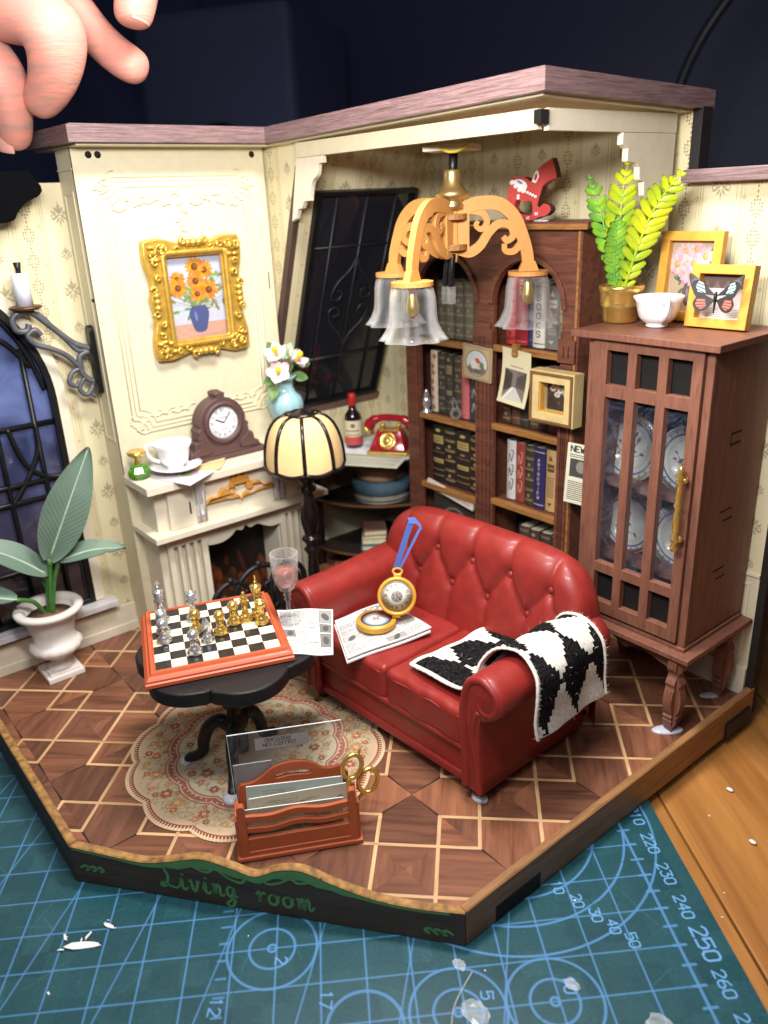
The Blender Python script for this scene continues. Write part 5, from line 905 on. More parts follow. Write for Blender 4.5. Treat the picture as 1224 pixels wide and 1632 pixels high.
def blossom(c, d, r=.42):
    M = T(-1.95, 6.15, -7.24) @ Matrix.Translation(c) @ Vector(d).to_track_quat('Z', 'Y').to_matrix().to_4x4(); fl = part('flower', MB().lathe([(.02, -.3), (.08, 0), (.02, .05)], 8, M), M_lf, vz)
    for k in range(5):
        R = M @ RZ(2*PI*k/5+.3); fn = lambda u, v: ((v-.5)*2*r*.52*math.sin(PI*min(u*.85+.12, 1))**.7, u*r*1.1, .16*u*u+.1*(v-.5)**2*4*u+.06*math.sin(v*9)*u); part('petal', MB().grid(fn, 7, 6, R), M_pet, fl)
    part('stamen', MB().lathe([(.06, 0), (.07, .2), (.11, .28), (.12, .38), (.06, .46), (0, .48)], 10, M), M_yel, fl)
blossom((2.3, -6.55, 10.0), (.75, -.5, .5)); blossom((2.15, -6.45, 10.62), (.4, -.55, .8)); blossom((2.15, -5.7, 10.3), (.55, .3, .7))
def simple_leaf(c, d, ln, wd, m, up=(0, 0, 1), droop=.15):
    d = Vector(d).normalized(); s_ = d.cross(Vector(up)).normalized(); n_ = s_.cross(d); c = Vector(c)
    return MB().grid(lambda u, v: tuple(c+d*ln*u+s_*(v-.5)*2*wd*math.sin(PI*min(u*.93+.06, 1))**.8+n_*(-droop*u*u+.25*wd*abs(v-.5)*2)), 8, 4)
for c, d, m_ in (((2.0, -6.5, 9.7), (.3, -.9, .1), M_lf), ((2.0, -5.8, 9.75), (.5, .75, -.15), M_lf), ((1.8, -6.3, 10.5), (0, -.4, .8), M_lf), ((1.9, -5.95, 10.4), (.1, .35, .9), M_lfp), ((2.2, -6.7, 9.5), (.5, -.6, -.5), M_lf), ((2.0, -5.6, 10.1), (.2, .9, .1), M_lf)):
    part('leaf', simple_leaf(tuple(Vector(c)-Vector((1.95, -6.15, 7.24))), d, .62, .2, m_, up=(.7, -.5, .5)), m_, vz)
for p in ((2.3, -6.5, 9.9), (2.1, -6.4, 10.5), (2.1, -5.75, 10.2)): part('stem', MB().tube([Vector(q)-Vector((1.95, -6.15, 7.24)) for q in ((1.95, -6.15, 9.0), ((1.95+p[0])/2, (-6.15+p[1])/2, 9.75), p)], .035, 6), M_lf, vz)
# ------------------------------------------------------------------ corner table with drink, telephone, hat boxes
ct = thing('corner_table', 'dark quarter round corner table with a lower shelf beside the bookcase', 'table')
def sector(r, xm=3.93): return [(.14, -.14)]+[(x, y) for x, y in [(.14+r*math.cos(a), -.14-r*math.sin(a)) for a in np.linspace(0, PI/2, 28)] if x <= xm and y < -.13] if r <= xm else [(.14, -.14), (xm, -.14)]+[(.14+r*math.cos(a), -.14-r*math.sin(a)) for a in np.linspace(math.acos((xm-.14)/r), PI/2, 24)]
M_dw = mat('very_dark_wood', (38, 28, 25), .5, var=.2, bump=.1); M_dwe = mat('dark_wood_cut_edge', (104, 74, 46), .6, var=.2)
for z, r in ((5.8, 4.55), (3.85, 4.0), (1.6, 4.0)):
    part('shelf', MB().prism(sector(r), z, z+.14), M_dw, ct); part('shelf_edge', MB().prism(sector(r+.012), z+.02, z+.12), M_dwe, ct)
for x, y in ((.35, -3.9), (3.6, -.5), (2.75, -2.75)): part('leg', MB().tube([(x, y, FZ), (x, y, 3.8), (x*1.05, y*1.05, 5.8)], .13, 8) if x != 2.75 else MB().box(.2, .45, -4.2, -3.9, FZ, 5.8), M_dw, ct)
def scal(r, n, a_, xm=3.96): 
    th = np.linspace(math.acos(min((xm-.14)/r, 1)), PI/2, 90); return [(.2, -.2), (xm, -.2)]+[(min(xm, .14+(r+a_*abs(math.sin(t*n)))*math.cos(t)), -.14-(r+a_*abs(math.sin(t*n)))*math.sin(t)) for t in th]
solo('doily', MB().prism(scal(4.6, 11, .16), 5.945, 5.965), mat('white_lace', (224, 226, 232), .8, bump=.4, bs=12), 'white scalloped paper doily on the corner table', 'doily')
cv = Cv(260, 170, (218, 216, 196)); cv.para(14, 12, 246, 130, 11, (150, 146, 130)); cv.rect(14, 140, 246, 156, (120, 116, 104), .7)
sheet('newspaper', [(1.9, -4.75), (4.6, -3.0), (3.8, -1.75), (1.1, -3.4)], 5.99, imgmat('old_paper_print', cv.a, .7), 'cream printed sheet under the bottle hanging over the corner table edge', 'newspaper', .015)
bt = thing('wine_bottle', 'dark wine bottle with red cap and cream label on the corner table', 'bottle', (.95, -2.3, 5.99))
part('glass_body', MB().lathe([(0, 0), (.34, 0), (.37, .08), (.37, 1.25), (.33, 1.42), (.17, 1.62), (.14, 1.8), (.14, 2.2), (0, 2.2)], 24), mat('dark_bottle', (28, 16, 18), .1, bump=0, coat=.5), bt); part('red_cap', MB().lathe([(.15, 1.78), (.165, 1.8), (.17, 2.25), (.13, 2.31), (0, 2.31)], 16), mat('red_foil', (176, 36, 40), .35), bt)
cv = Cv(180, 160, (214, 200, 168)); cv.rect(0, 0, 180, 54, (190, 74, 70)); cv.ell(90, 128, 16, 14, (110, 96, 80)); cv.para(34, 80, 150, 108, 14, (70, 50, 44), 1.4); cv.para(40, 58, 140, 78, 8, (90, 70, 60))
b = MB(); b.grid(lambda u, v: (.376*math.cos(-2.2+u*3.0), .376*math.sin(-2.2+u*3.0), .14+v*1.05), 16, 1); part('label', b, imgmat('bottle_label_print', cv.a, .6), bt)
ph = thing('telephone', 'red rotary telephone with gold dial and trim on the corner table', 'telephone', (2.72, -1.75, 5.99), .62)
M_red = mat('glossy_red', (150, 20, 34), .14, var=.05, bump=.02, coat=.5)
part('base_trim', MB().box(-.86, .86, -.62, .62, 0, .16, .04), M_gold, ph); bm = MB(); vs = [(-.8, -.56, .16), (.8, -.56, .16), (.8, .56, .16), (-.8, .56, .16), (-.5, -.1, .98), (.5, -.1, .98), (.5, .4, .98), (-.5, .4, .98)]
b = bmesh.new(); V_ = [b.verts.new(v) for v in vs]; [b.faces.new([V_[i] for i in f]) for f in ((3, 2, 1, 0), (4, 5, 6, 7), (0, 1, 5, 4), (1, 2, 6, 5), (2, 3, 7, 6), (3, 0, 4, 7))]; bmesh.ops.bevel(b, geom=list(b.edges), offset=.08, segments=3, affect='EDGES', profile=.5); part('body', bm.frombm(b, None, True), M_red, ph)
dl = part('dial', MB().lathe([(.36, 0), (.36, .06), (.3, .1), (.26, .07), (.12, .07), (.1, .11), (0, .11)], 24, FR((0, -.36, .56), (1, 0, 0), (0, .46, .82))), M_gold, ph); [part('finger_hole', MB().ball((.22*math.cos(a), .22*math.sin(a), .08), .045, FR((0, -.36, .56), (1, 0, 0), (0, .46, .82)), 8), M_brass, dl) for a in np.linspace(0, 5.2, 9)]
part('cradle', MB().box(-.42, -.26, -.02, .34, .95, 1.16, .04).box(.26, .42, -.02, .34, .95, 1.16, .04).box(-.4, .4, -.2, -.06, .9, .98, .02), M_gold, ph)
rc = part('receiver', MB().tube(bez([(-.95, .15, 1.0), (-.75, .15, 1.26), (-.35, .15, 1.4), (.35, .15, 1.4), (.75, .15, 1.26), (.95, .15, 1.0)], 5), [.24]*4+[.2]*4+[.15]*9+[.2]*4+[.24]*5, 10), M_red, ph)
for f in (-1, 1): part('receiver_rim', MB().lathe([(.25, 0), (.29, .05), (.26, .14), (0, .14)], 16, FR((f*1.0, .15, .86), (0, 1, 0), (f*.75, 0, .66)) @ RX(0)), M_gold, rc)
for z, r, h, c_, lab in ((4.0, 1.18, .62, ((150, 140, 122), (66, 90, 104)), 'round hat box with blue lid rim on the corner table shelf'), (4.92, .98, .5, ((140, 112, 84), (150, 120, 92)), 'smaller tan round hat box stacked on the blue rimmed one')):
    hb = thing('hat_box', lab, 'hat box', (2.25, -1.95, z)); m1 = mat('hatbox_side'+str(z), c_[0], .7, var=.2, vs=3); m2 = mat('hatbox_lid'+str(z), c_[1], .7, var=.15, vs=3)
    part('box_body', MB().lathe([(0, 0), (r, 0), (r, h*.95), (0, h*.95)], 32, sm=False), m1, hb); part('lid', MB().lathe([(r+.03, h*.55), (r+.05, h*.57), (r+.05, h*1.35), (0, h*1.38)], 32), m2, hb)
    part('band', MB().tube([(r+.04, 0, h*.2)]*1+[((r+.02)*math.cos(a), (r+.02)*math.sin(a), h*.2) for a in np.linspace(.1, 2*PI, 30)], .03, 5), m2, hb)
for i, (c_, w, lab) in enumerate((((66, 100, 104), 1.7, 'teal book at the bottom of the low corner shelf pile'), ((206, 202, 160), 1.5, 'pale yellow book in the middle of the low corner shelf pile'), ((120, 84, 74), 1.25, 'brown book on top of the low corner shelf pile'))):
    t = thing('book', lab, 'book', (2.0, -2.25, 1.745+.3*i), -.75+.08*i, 'books piled on the low corner shelf'); part('cover', MB().box(-w/2, w/2, -.5, .5, 0, .04).box(-w/2, w/2, -.5, .5, .25, .29).box(-w/2, w/2, -.52, -.48, 0, .29), mat('cover'+str(i), c_, .6), t); part('page_block', MB().box(-w/2+.04, w/2-.04, -.47, .47, .04, .25), M_page, t)
# ------------------------------------------------------------------ floor lamp
fl = thing('floor_lamp', 'black turned floor lamp with cream panelled dome shade', 'floor lamp', (4.62, -7.2, FZ)); M_esp = mat('espresso_plastic', (26, 18, 20), .28, var=.1, bump=.03, coat=.2)
part('base', MB().lathe([(0, 0), (1.0, 0), (1.02, .1), (.8, .2), (.4, .3), (.2, .5), (.3, .62), (.16, .8), (.14, 1.0)], 28), M_esp, fl)
part('pole', MB().lathe([(.14, .9), (.2, 1.4), (.22, 2.2), (.16, 2.9), (.26, 3.0), (.3, 3.1), (.2, 3.2), (.2, 3.3), (.36, 3.5), (.3, 3.6), (.2, 3.65), (.24, 3.75), (.32, 4.1), (.34, 4.4), (.22, 5.1), (.18, 5.3), (.32, 5.4), (.34, 5.5), (.2, 5.6), (.26, 5.75), (.42, 5.95), (.42, 6.05), (.28, 6.15), (.32, 6.4), (.42, 6.5), (.3, 6.6), (.2, 6.9), (0, 7.0)], 24), M_esp, fl)
M_shade = mat('cream_shade', (232, 196, 140), .55, var=.06, vs=1.5, bump=.05, sss=.15); zb = 6.22; NR = 8
def shade_r(v): return .42+(1.38-.42)*math.sin(v*PI/2)**.8
def shade_z(v): return zb+1.93-1.78*(1-math.cos(v*PI/2*.98))/(1-math.cos(PI/2*.98))
for k in range(NR):
    def pf(u, v, k=k):
        a = 2*PI*(k+u)/NR+.2; r = shade_r(.02+v*.98)*(math.cos(PI/NR)/math.cos((u-.5)*2*PI/NR))*(1+.035*math.sin(PI*u)); return (r*math.cos(a), r*math.sin(a), shade_z(v)-.1*math.sin(PI*u)*v**4)
    part('shade_panel', MB().grid(pf, 8, 14), M_shade, fl); a = 2*PI*k/NR+.2
    part('shade_rib', MB().tube([(shade_r(.02+v*.98)*1.005*math.cos(a), shade_r(.02+v*.98)*1.005*math.sin(a), shade_z(v)) for v in np.linspace(0, 1, 14)], .075, 6), M_esp, fl)
def hem(k0): return [pf_(k, u) for k in range(NR) for u in np.linspace(0, 1, 6, endpoint=False)]
def pf_(k, u): a = 2*PI*(k+u)/NR+.2; r = shade_r(1)*(math.cos(PI/NR)/math.cos((u-.5)*2*PI/NR))*(1+.035*math.sin(PI*u)); return (r*math.cos(a), r*math.sin(a), shade_z(1)-.1*math.sin(PI*u))
part('shade_hem', MB().tube(hem(0), .08, 6, closed=True), M_esp, fl); part('shade_crown', MB().lathe([(.5, zb+1.87), (.5, zb+1.97), (.4, zb+2.07), (.34, zb+2.01), (.2, zb+2.03), (.12, zb+2.1), (0, zb+2.12)], 24, flute=lambda a, z: 1+.05*math.cos(a*8)), M_esp, fl)
# ------------------------------------------------------------------ urn with rubber plant leaves
ur = thing('urn_plant', 'big leaved plant in a white fluted garden urn by the arched window', 'plant', (1.3, -15.85, FZ)); M_urn = mat('white_stone_resin', (222, 214, 206), .6, var=.04, bump=.3, bs=20)
part('urn_foot', MB().box(-.62, .62, -.62, .62, 0, .2, .03).box(-.5, .5, -.5, .5, .2, .28, .03), M_urn, ur)
part('urn_bowl', MB().lathe([(.42, .28), (.42, .34), (.24, .46), (.2, .6), (.36, .68), (.44, .74), (.62, .86), (.8, 1.0), (.86, 1.2), (.78, 1.3), (.66, 1.36), (.68, 1.7), (.78, 2.15), (.9, 2.32), (1.08, 2.42), (1.14, 2.54), (1.08, 2.62), (.9, 2.64), (.78, 2.5), (.74, 2.3), (0, 2.28)], 44, flute=lambda a, z: 1+(.045*abs(math.cos(a*8)) if (1.36 < z < 2.2 or .8 < z < 1.25) else 0)), M_urn, ur)
part('soil', MB().lathe([(.76, 2.3), (0, 2.36)], 20), mat('brown_soil', (112, 78, 60), .9, var=.3, vs=8, bump=.6), ur)
M_leaf = mat('grey_green_leaf', (104, 126, 110), .45, var=.1, vs=1, bump=.1, sss=.1, stretch=(1, 1, 1)); 
t_ = M_leaf.node_tree; N_ = t_.nodes; L_ = t_.links; tc_ = N_.new('ShaderNodeTexCoord'); mp_ = N_.new('ShaderNodeMapping'); L_.new(tc_.outputs['UV'], mp_.inputs[0]); ab_ = N_.new('ShaderNodeSeparateXYZ'); L_.new(mp_.outputs[0], ab_.inputs[0])
m1_ = N_.new('ShaderNodeMath'); m1_.operation = 'SUBTRACT'; m1_.inputs[1].default_value = .5; L_.new(ab_.outputs[1], m1_.inputs[0]); m2_ = N_.new('ShaderNodeMath'); m2_.operation = 'ABSOLUTE'; L_.new(m1_.outputs[0], m2_.inputs[0])
m3_ = N_.new('ShaderNodeMath'); m3_.operation = 'MULTIPLY_ADD'; m3_.inputs[1].default_value = -55; L_.new(m2_.outputs[0], m3_.inputs[0]); m4_ = N_.new('ShaderNodeMath'); m4_.operation = 'MULTIPLY'; m4_.inputs[1].default_value = 130; L_.new(ab_.outputs[0], m4_.inputs[0]); L_.new(m4_.outputs[0], m3_.inputs[2])
m5_ = N_.new('ShaderNodeMath'); m5_.operation = 'SINE'; L_.new(m3_.outputs[0], m5_.inputs[0]); bb_ = N_['Bump'] if 'Bump' in N_ else None; b2_ = N_.new('ShaderNodeBump'); b2_.inputs['Strength'].default_value = .2; b2_.inputs['Distance'].default_value = .02; L_.new(m5_.outputs[0], b2_.inputs['Height']); L_.new(bb_.outputs[0], b2_.inputs['Normal']); L_.new(b2_.outputs[0], N_['Principled BSDF'].inputs['Normal'])
M_stem = mat('green_stem', (66, 110, 50), .45, var=.2)
def big_leaf(base, tip, wd, up, m, bend=.4, split=False):
    base, tip = Vector(base), Vector(tip); d = tip-base; ln = d.length; d.normalize(); s_ = d.cross(Vector(up)).normalized(); n_ = s_.cross(d)
    def fn(u, v, o=0):
        w = wd*math.sin(PI*min(u**.85*.94+.045, 1))**.75; e = (v-.5)*2
        if split: w *= 1-.22*max(0, math.sin(u*34+e*2))*(abs(e) > .6)*(u > .55)
        return tuple(base+d*ln*u+s_*w*e+n_*(bend*math.sin(PI*u)*.5+.22*wd*abs(e)**1.5-.12*math.exp(-(e/.08)**2)*.3+o))
    b = MB().grid(fn, 22, 12); b.grid(lambda u, v: fn(1-u, v, -.03), 22, 12); return b, [tuple(Vector(fn(u, .5))+n_*.012) for u in np.linspace(0, .97, 12)]
Z0 = 2.3
for base, tip, wd, up, sp2, st in (((.25, .3, 4.3), (.85, 2.05, 7.95), .7, (1, -.45, .1), False, [(0, .05, Z0), (.15, .15, 3.2), (.25, .3, 4.15)]), ((.1, .2, 3.75), (-.6, -1.9, 5.3), .52, (.5, -.2, 1), False, [(-.05, 0, Z0), (0, .1, 3.1), (.1, .2, 3.75)]), ((.35, .55, 4.2), (1.2, 2.55, 4.35), .42, (.3, -.5, 1), True, [(.05, .1, Z0), (.2, .3, 3.4), (.35, .55, 4.2)]), ((.1, -.9, 3.2), (-.8, -2.9, 3.3), .5, (.2, -.2, 1), False, [(-.1, -.1, Z0), (0, -.4, 2.9), (.1, -.9, 3.2)])):
    b, rib = big_leaf(base, tip, wd, up, M_leaf, .5, sp2); lf = part('leaf', b, M_leaf, ur); part('midrib', MB().tube(rib, [.045*(1-.07*i) for i in range(len(rib))], 6), mat('pale_rib', (176, 196, 170), .5) if 'pale_rib' not in bpy.data.materials else bpy.data.materials['pale_rib'], lf)
    part('stem', MB().tube(bez(st, 6), .075, 7), M_stem, ur)
part('stem', MB().tube(bez([(-.1, .1, Z0), (-.1, .15, 3.0), (-.2, 0, 3.7)], 5), .06, 6), M_stem, ur); part('bud', MB().ball((.25, .3, 4.2), .1, None, 8, (1, 1, 1.8)), M_stem, ur)
# ------------------------------------------------------------------ wall sconce
wsn = thing('wall_sconce', 'grey scrolled iron candle sconce on the side of the chimney', 'sconce'); M_gi = mat('grey_iron', (92, 92, 98), .45, .3, var=.2, bump=.3)
part('back_plate', MB().curve([[(a[0]*.2, a[1]) for a in [(math.cos(t), (.95 if math.sin(t) >= 0 else -.95)+.2*math.sin(t)) for t in np.linspace(0, 2*PI, 20, endpoint=False)]]], .09, .03, YW(-12.6, .62, 11.2)), M_black, wsn)
SMx = FR((.62, -12.7, 11.1), (0, -1, 0), (0, 0, 1))
def arm(pts, r): return MB().tube([SMx @ Vector((x, z, 0)) for x, z in [(q.x, q.y) for q in bez([(a, b, 0) for a, b in pts], 6)]], r, 6, flat=1.0)
for pts, r in (([(0, .5), (.5, .75), (1.1, 1.35), (1.55, 1.8), (1.9, 1.9), (2.2, 1.7), (2.15, 1.35), (1.85, 1.3), (1.75, 1.5)], .1), ([(.05, .45), (.4, .5), (.75, .95), (1.05, 1.3), (1.35, 1.7), (1.7, 1.85)], .085), ([(.4, -.1), (.75, .35), (1.2, .65), (1.65, .85), (1.85, 1.15), (1.6, 1.3), (1.45, 1.12)], .09), ([(.05, .4), (.35, .3), (.4, -.1), (.3, -.4), (.05, -.6)], .1), ([(.4, -.1), (.7, -.2), (.85, -.5), (.65, -.65), (.5, -.5)], .08), ([(.3, -.4), (.55, -.75), (.35, -1.0), (.1, -.75)], .08), ([(.05, -.6), (.2, -.95), (.05, -1.1)], .07)): part('scroll_arm', arm(pts, r), M_gi, wsn)
cz = SMx @ Vector((1.75, 2.0, 0)); part('drip_tray', MB().lathe([(0, -.06), (.4, -.06), (.5, 0), (.46, .06), (0, .06)], 20, T(*cz)), mat('bronze_tray', (92, 64, 40), .4, .4), wsn)
part('candle', MB().lathe([(0, .06), (.25, .06), (.25, 1.0), (.2, 1.04), (0, 1.04)], 20, T(*cz)), mat('white_candle', (214, 214, 224), .5, var=.03), wsn); part('wick', MB().lathe([(.08, 1.0), (.08, 1.15), (.12, 1.35), (.1, 1.36), (0, 1.34)], 10, T(*cz)), M_black, wsn)
# ------------------------------------------------------------------ chandelier
cl = thing('chandelier', 'wooden scroll armed chandelier with three clear glass bell shades', 'chandelier', (9.45, -4.5, 0)); M_am = mat('amber_painted_ply', (202, 142, 76), .5, var=.06, vs=4, bump=.25, bs=40)
part('ceiling_plate', MB().box(-.75, .75, -.5, .5, 16.98, 17.14, .03, RZ(.6)), M_creamd, cl); part('rod', MB().tube([(0, 0, 16.1), (.06, 0, 17.0)], .13, 10), M_black, cl)
part('brass_cup', MB().lathe([(.2, 15.4), (.32, 15.45), (.34, 15.55), (.3, 15.6), (.3, 15.7), (.48, 15.76), (.53, 15.84), (.4, 15.95), (.27, 16.1), (.24, 16.4), (.25, 16.48), (.2, 16.5), (0, 16.5)], 28), M_brass, cl)
for z in (14.3, 15.15): part('hub_disc', MB().lathe([(0, z), (.42, z), (.42, z+.16), (0, z+.16)], 20, sm=False), M_goldwood, cl)
part('hub_core', MB().lathe([(.14, 13.95), (.2, 14.2), (.16, 15.6)], 6, sm=False), M_am, cl)
def armshape():
    o = bez2([(.18, 15.5), (.5, 15.62), (.8, 15.45), (1.1, 15.55), (1.5, 15.6), (1.85, 15.35), (2.1, 14.8), (2.25, 14.2), (2.4, 13.8)], 5)+[(2.55, 13.72), (2.55, 13.58), (1.95, 13.58), (1.95, 13.72)]+bez2([(2.05, 13.85), (2.0, 14.15), (1.85, 14.35), (1.62, 14.35), (1.5, 14.2), (1.62, 14.05), (1.55, 14.0), (1.35, 14.2), (1.3, 14.5), (1.1, 14.62), (.85, 14.5), (.75, 14.25), (.5, 14.1), (.18, 14.15)], 4)
    h = bez2([(1.02, 15.28), (1.35, 15.36), (1.65, 15.22), (1.82, 14.85), (1.72, 14.68), (1.5, 14.72), (1.32, 14.95), (1.1, 14.9), (.92, 14.85), (.85, 15.05)], 4); return [o, h]
def shade(mb):
    N_ = 48; prof = [(.5, 1.46), (.58, 1.4), (.64, 1.15), (.66, .8), (.68, .5), (.74, .24), (.86, .06), (.94, -.02)]; fl_ = lambda a, z: 1+.03*math.cos(a*8)+(.06*math.cos(a*8) if z < .3 else 0)
    inn = [(r-.06, z) for r, z in reversed(prof)]; return mb.lathe(prof+inn, N_, flute=fl_, cap=False)
for k, a0 in enumerate((.886, 3.35, -1.3)):
    R = RZ(a0); AF = R @ FR((0, 0, 0), (1, 0, 0), (0, 0, 1))
    for nm, P_, w0, w1, th_ in (('arm_band', [(.2, 15.25), (.45, 15.5), (.95, 15.58), (1.4, 15.5), (1.8, 15.15), (2.05, 14.6), (2.2, 14.1), (2.25, 13.62)], .2, .17, .1), ('arm_scroll', [(.2, 14.3), (.5, 14.22), (.8, 14.4), (1.05, 14.75), (1.35, 14.98), (1.68, 14.92), (1.78, 14.65), (1.6, 14.5), (1.48, 14.62)], .16, .08, .09), ('inner_scroll', [(.5, 15.4), (.85, 15.3), (1.0, 15.05), (.85, 14.85), (.68, 14.95), (.74, 15.08)], .11, .06, .08), ('hook_scroll', [(2.05, 14.45), (1.8, 14.2), (1.55, 14.22), (1.52, 14.42)], .11, .07, .085), ('hub_plate', [(.28, 14.15), (.28, 14.8), (.28, 15.5)], .2, .2, .095), ('arm_foot', [(2.25, 13.9), (2.25, 13.75), (2.25, 13.6)], .18, .32, .11)):
        q = bez2(P_, 7); n_ = len(q); Lf_, Rt_ = [], []
        for i_, (x_, y_) in enumerate(q):
            a_ = q[max(i_-1, 0)]; b_ = q[min(i_+1, n_-1)]; t_ = Vector((b_[0]-a_[0], b_[1]-a_[1])).normalized(); w_ = w0+(w1-w0)*i_/(n_-1); Lf_.append((x_-t_.y*w_, y_+t_.x*w_)); Rt_.append((x_+t_.y*w_, y_-t_.x*w_))
        part(nm, MB().curve([Lf_+Rt_[::-1]], th_, .008, AF), M_am, cl); c = R @ Vector((2.25, 0, 0))
    part('shade_holder', MB().lathe([(0, 13.5), (.6, 13.5), (.6, 13.62), (0, 13.62)], 24, T(c.x, c.y, 0), sm=False), M_am, cl); s_ = part('glass_shade', shade(MB()), M_glass, cl); s_.location = (c.x, c.y, 12.03)
    part('bulb', MB().lathe([(.12, 13.5), (.14, 13.2), (.2, 12.95), (.18, 12.7), (0, 12.6)], 12, T(c.x, c.y, 0)), M_brass, cl)
part('lead', MB().tube(bez([(-.05, -.1, 14.2), (-.12, -.15, 13.8), (-.2, -.15, 13.3)], 4), .09, 8).tube(bez([(.1, -.1, 14.2), (.08, -.15, 13.7), (.0, -.1, 13.25)], 4), .09, 8), M_black, cl); part('plug', MB().box(-.3, .12, -.22, .0, 12.75, 13.25, .03), M_glass, cl)
part('wire', MB().tube(bez([(-.35, -.35, 17.62), (-.25, -.5, 17.3), (.2, -.5, 17.0), (.6, -.4, 16.95), (.85, -.2, 17.1)], 6), .05, 6), mat('yellow_wire', (206, 184, 70), .5), cl)
# ------------------------------------------------------------------ red chesterfield sofa
SOM = T(12.0, -7.52, 0) @ RZ(.056)
so = thing('sofa', 'glossy red leather buttoned two seat sofa in the middle of the room', 'sofa', M=SOM)
M_lea = mat('red_leather', (134, 38, 33), .46, var=.12, vs=2.5, bump=.3, bs=55, bd=.01, spec=.45, coat=.1, rvar=.06)
UB = [(-2.95+1.45*i, 5.45) for i in range(5)]; LB = [(-2.22+1.45*i, 4.52) for i in range(4)]
segs = [(UB[i], LB[i]) for i in range(4)]+[(UB[i+1], LB[i]) for i in range(4)]+[((x, z), (x*1.03, 6.9)) for x, z in UB]+[((x, z), (x, 2.6)) for x, z in LB]+[(UB[0], (-3.6, 4.3)), (UB[4], (3.5, 4.3))]
BTN = UB+LB
def puff(x, z):
    d = 9
    for (ax, az), (bx, bz) in segs:
        dx, dz = bx-ax, bz-az; t = max(0, min(1, ((x-ax)*dx+(z-az)*dz)/(dx*dx+dz*dz))); d = min(d, math.hypot(x-ax-t*dx, z-az-t*dz))
    b = min(math.hypot(x-bx, z-bz) for bx, bz in BTN)
    return .165*(1-math.exp(-(d/.2)))-.13*math.exp(-(b/.17)**2)
def backpt(u, v):
    s = math.sin((2*u-1)*PI/2)*.5+(2*u-1)*.5; x = s*4.18; f = (1-abs(s)**7)**(1/2.4); h = 3.3+(6.42-3.3)*f+.06*math.cos(s*2); g = (1-abs(s)**9)**.5 if abs(s) < 1 else 0
    P = [(.85, 2.7), (.95, 3.3), (1.12, 4.1), (1.26, 4.9), (1.36, 5.5), (1.45, 5.95), (1.68, 6.28), (2.0, 6.42), (2.3, 6.28), (2.45, 5.9), (2.42, 5.0), (2.4, 3.2), (2.4, 1.25)]
    t = v*(len(P)-1); i = min(int(t), len(P)-2); t -= i
    a, b, c, d = [Vector(P[max(0, min(len(P)-1, j))]) for j in (i-1, i, i+1, i+2)]
    q = .5*((2*b)+(c-a)*t+(2*a-5*b+4*c-d)*t*t+(3*b-a-3*c+d)*t**3); z0 = q.y
    z = 1.25+(q.y-1.25)*(h-1.25)/(6.42-1.25); y = 1.75+(q.x-1.75)*max(g, .25)
    if v < .62: k = puff(x, z0)*min(1, (.62-v)/.1)*min(1, (1-abs(s))/.08); y -= k; z += k*.25*(v > .35)
    return (x, y, z)
part('backrest', MB().grid(backpt, 150, 96), M_lea, so)
for x, z in BTN:
    y = min((backpt(.5+x/8.6+du, v) for du in (0,) for v in np.linspace(.1, .5, 60)), key=lambda p: abs(p[2]-z)+0)[1]
    u_ = min(np.linspace(.02, .98, 150), key=lambda u: abs(backpt(u, .3)[0]-x)); p = min((backpt(u_, v) for v in np.linspace(.08, .55, 120)), key=lambda p: abs(p[2]-z*1.0)); part('button', MB().ball((p[0], p[1]-.01, p[2]), .125, None, 12, (1, .75, 1)), M_lea, so)
# seat cushions, base, arms
def cush(x, y, z):
    n = .06*(1-(x/1.6)**2)*(1-(y/1.65)**2) if z > 0 else 0; w = .018*math.sin(x*9+y*3)*math.exp(-((y+1.6)/.35)**2)+.014*math.sin(x*17-y*5)*math.exp(-((y+1.5)/.25)**2)
    return (x, y+(.02*math.sin(x*5) if y < -1.4 else 0), z+n+w*(z > 0))
for x in (-1.6, 1.6):
    part('seat_cushion', MB().rbox(1.585, 1.7, .56, .2, 26, T(x, -.72, 2.84), cush), M_lea, so)
    part('welt', MB().tube([(x+sx*1.5+0, -.72+sy, 3.22) for sx, sy in ((-1, 1.2), (-1, -1.4))]+[(x+t, -2.40, 3.2+.02*math.sin(t*7)) for t in np.linspace(-1.38, 1.38, 16)]+[(x+1.5, -2.12, 3.22), (x+1.5, .48, 3.22)], .035, 6), M_lea, so)
part('base', MB().rbox(3.25, 2.3, .6, .12, 8, T(0, 0, 1.78)).rbox(3.25, .1, .09, .08, 6, T(0, -2.33, 2.3)).rbox(3.27, .08, .14, .07, 6, T(0, -2.3, 1.32)), M_lea, so)
def armprof(s=1.0, pinch=0):
    P = [(3.12, 1.2), (3.1, 2.4), (3.08, 3.3), (3.12, 4.0)]+[(3.74+.64*math.cos(a), 4.24+.6*math.sin(a)) for a in np.linspace(math.radians(178), math.radians(-70), 18)]+[(3.74, 3.62), (3.66, 3.3), (3.66, 2.4), (3.72, 1.7), (3.7, 1.2)]
    c = (3.5, 3.0); return [(c[0]+(x-c[0])*s, c[1]+(z-c[1])*(1-(1-s)*.35)) for x, z in P]
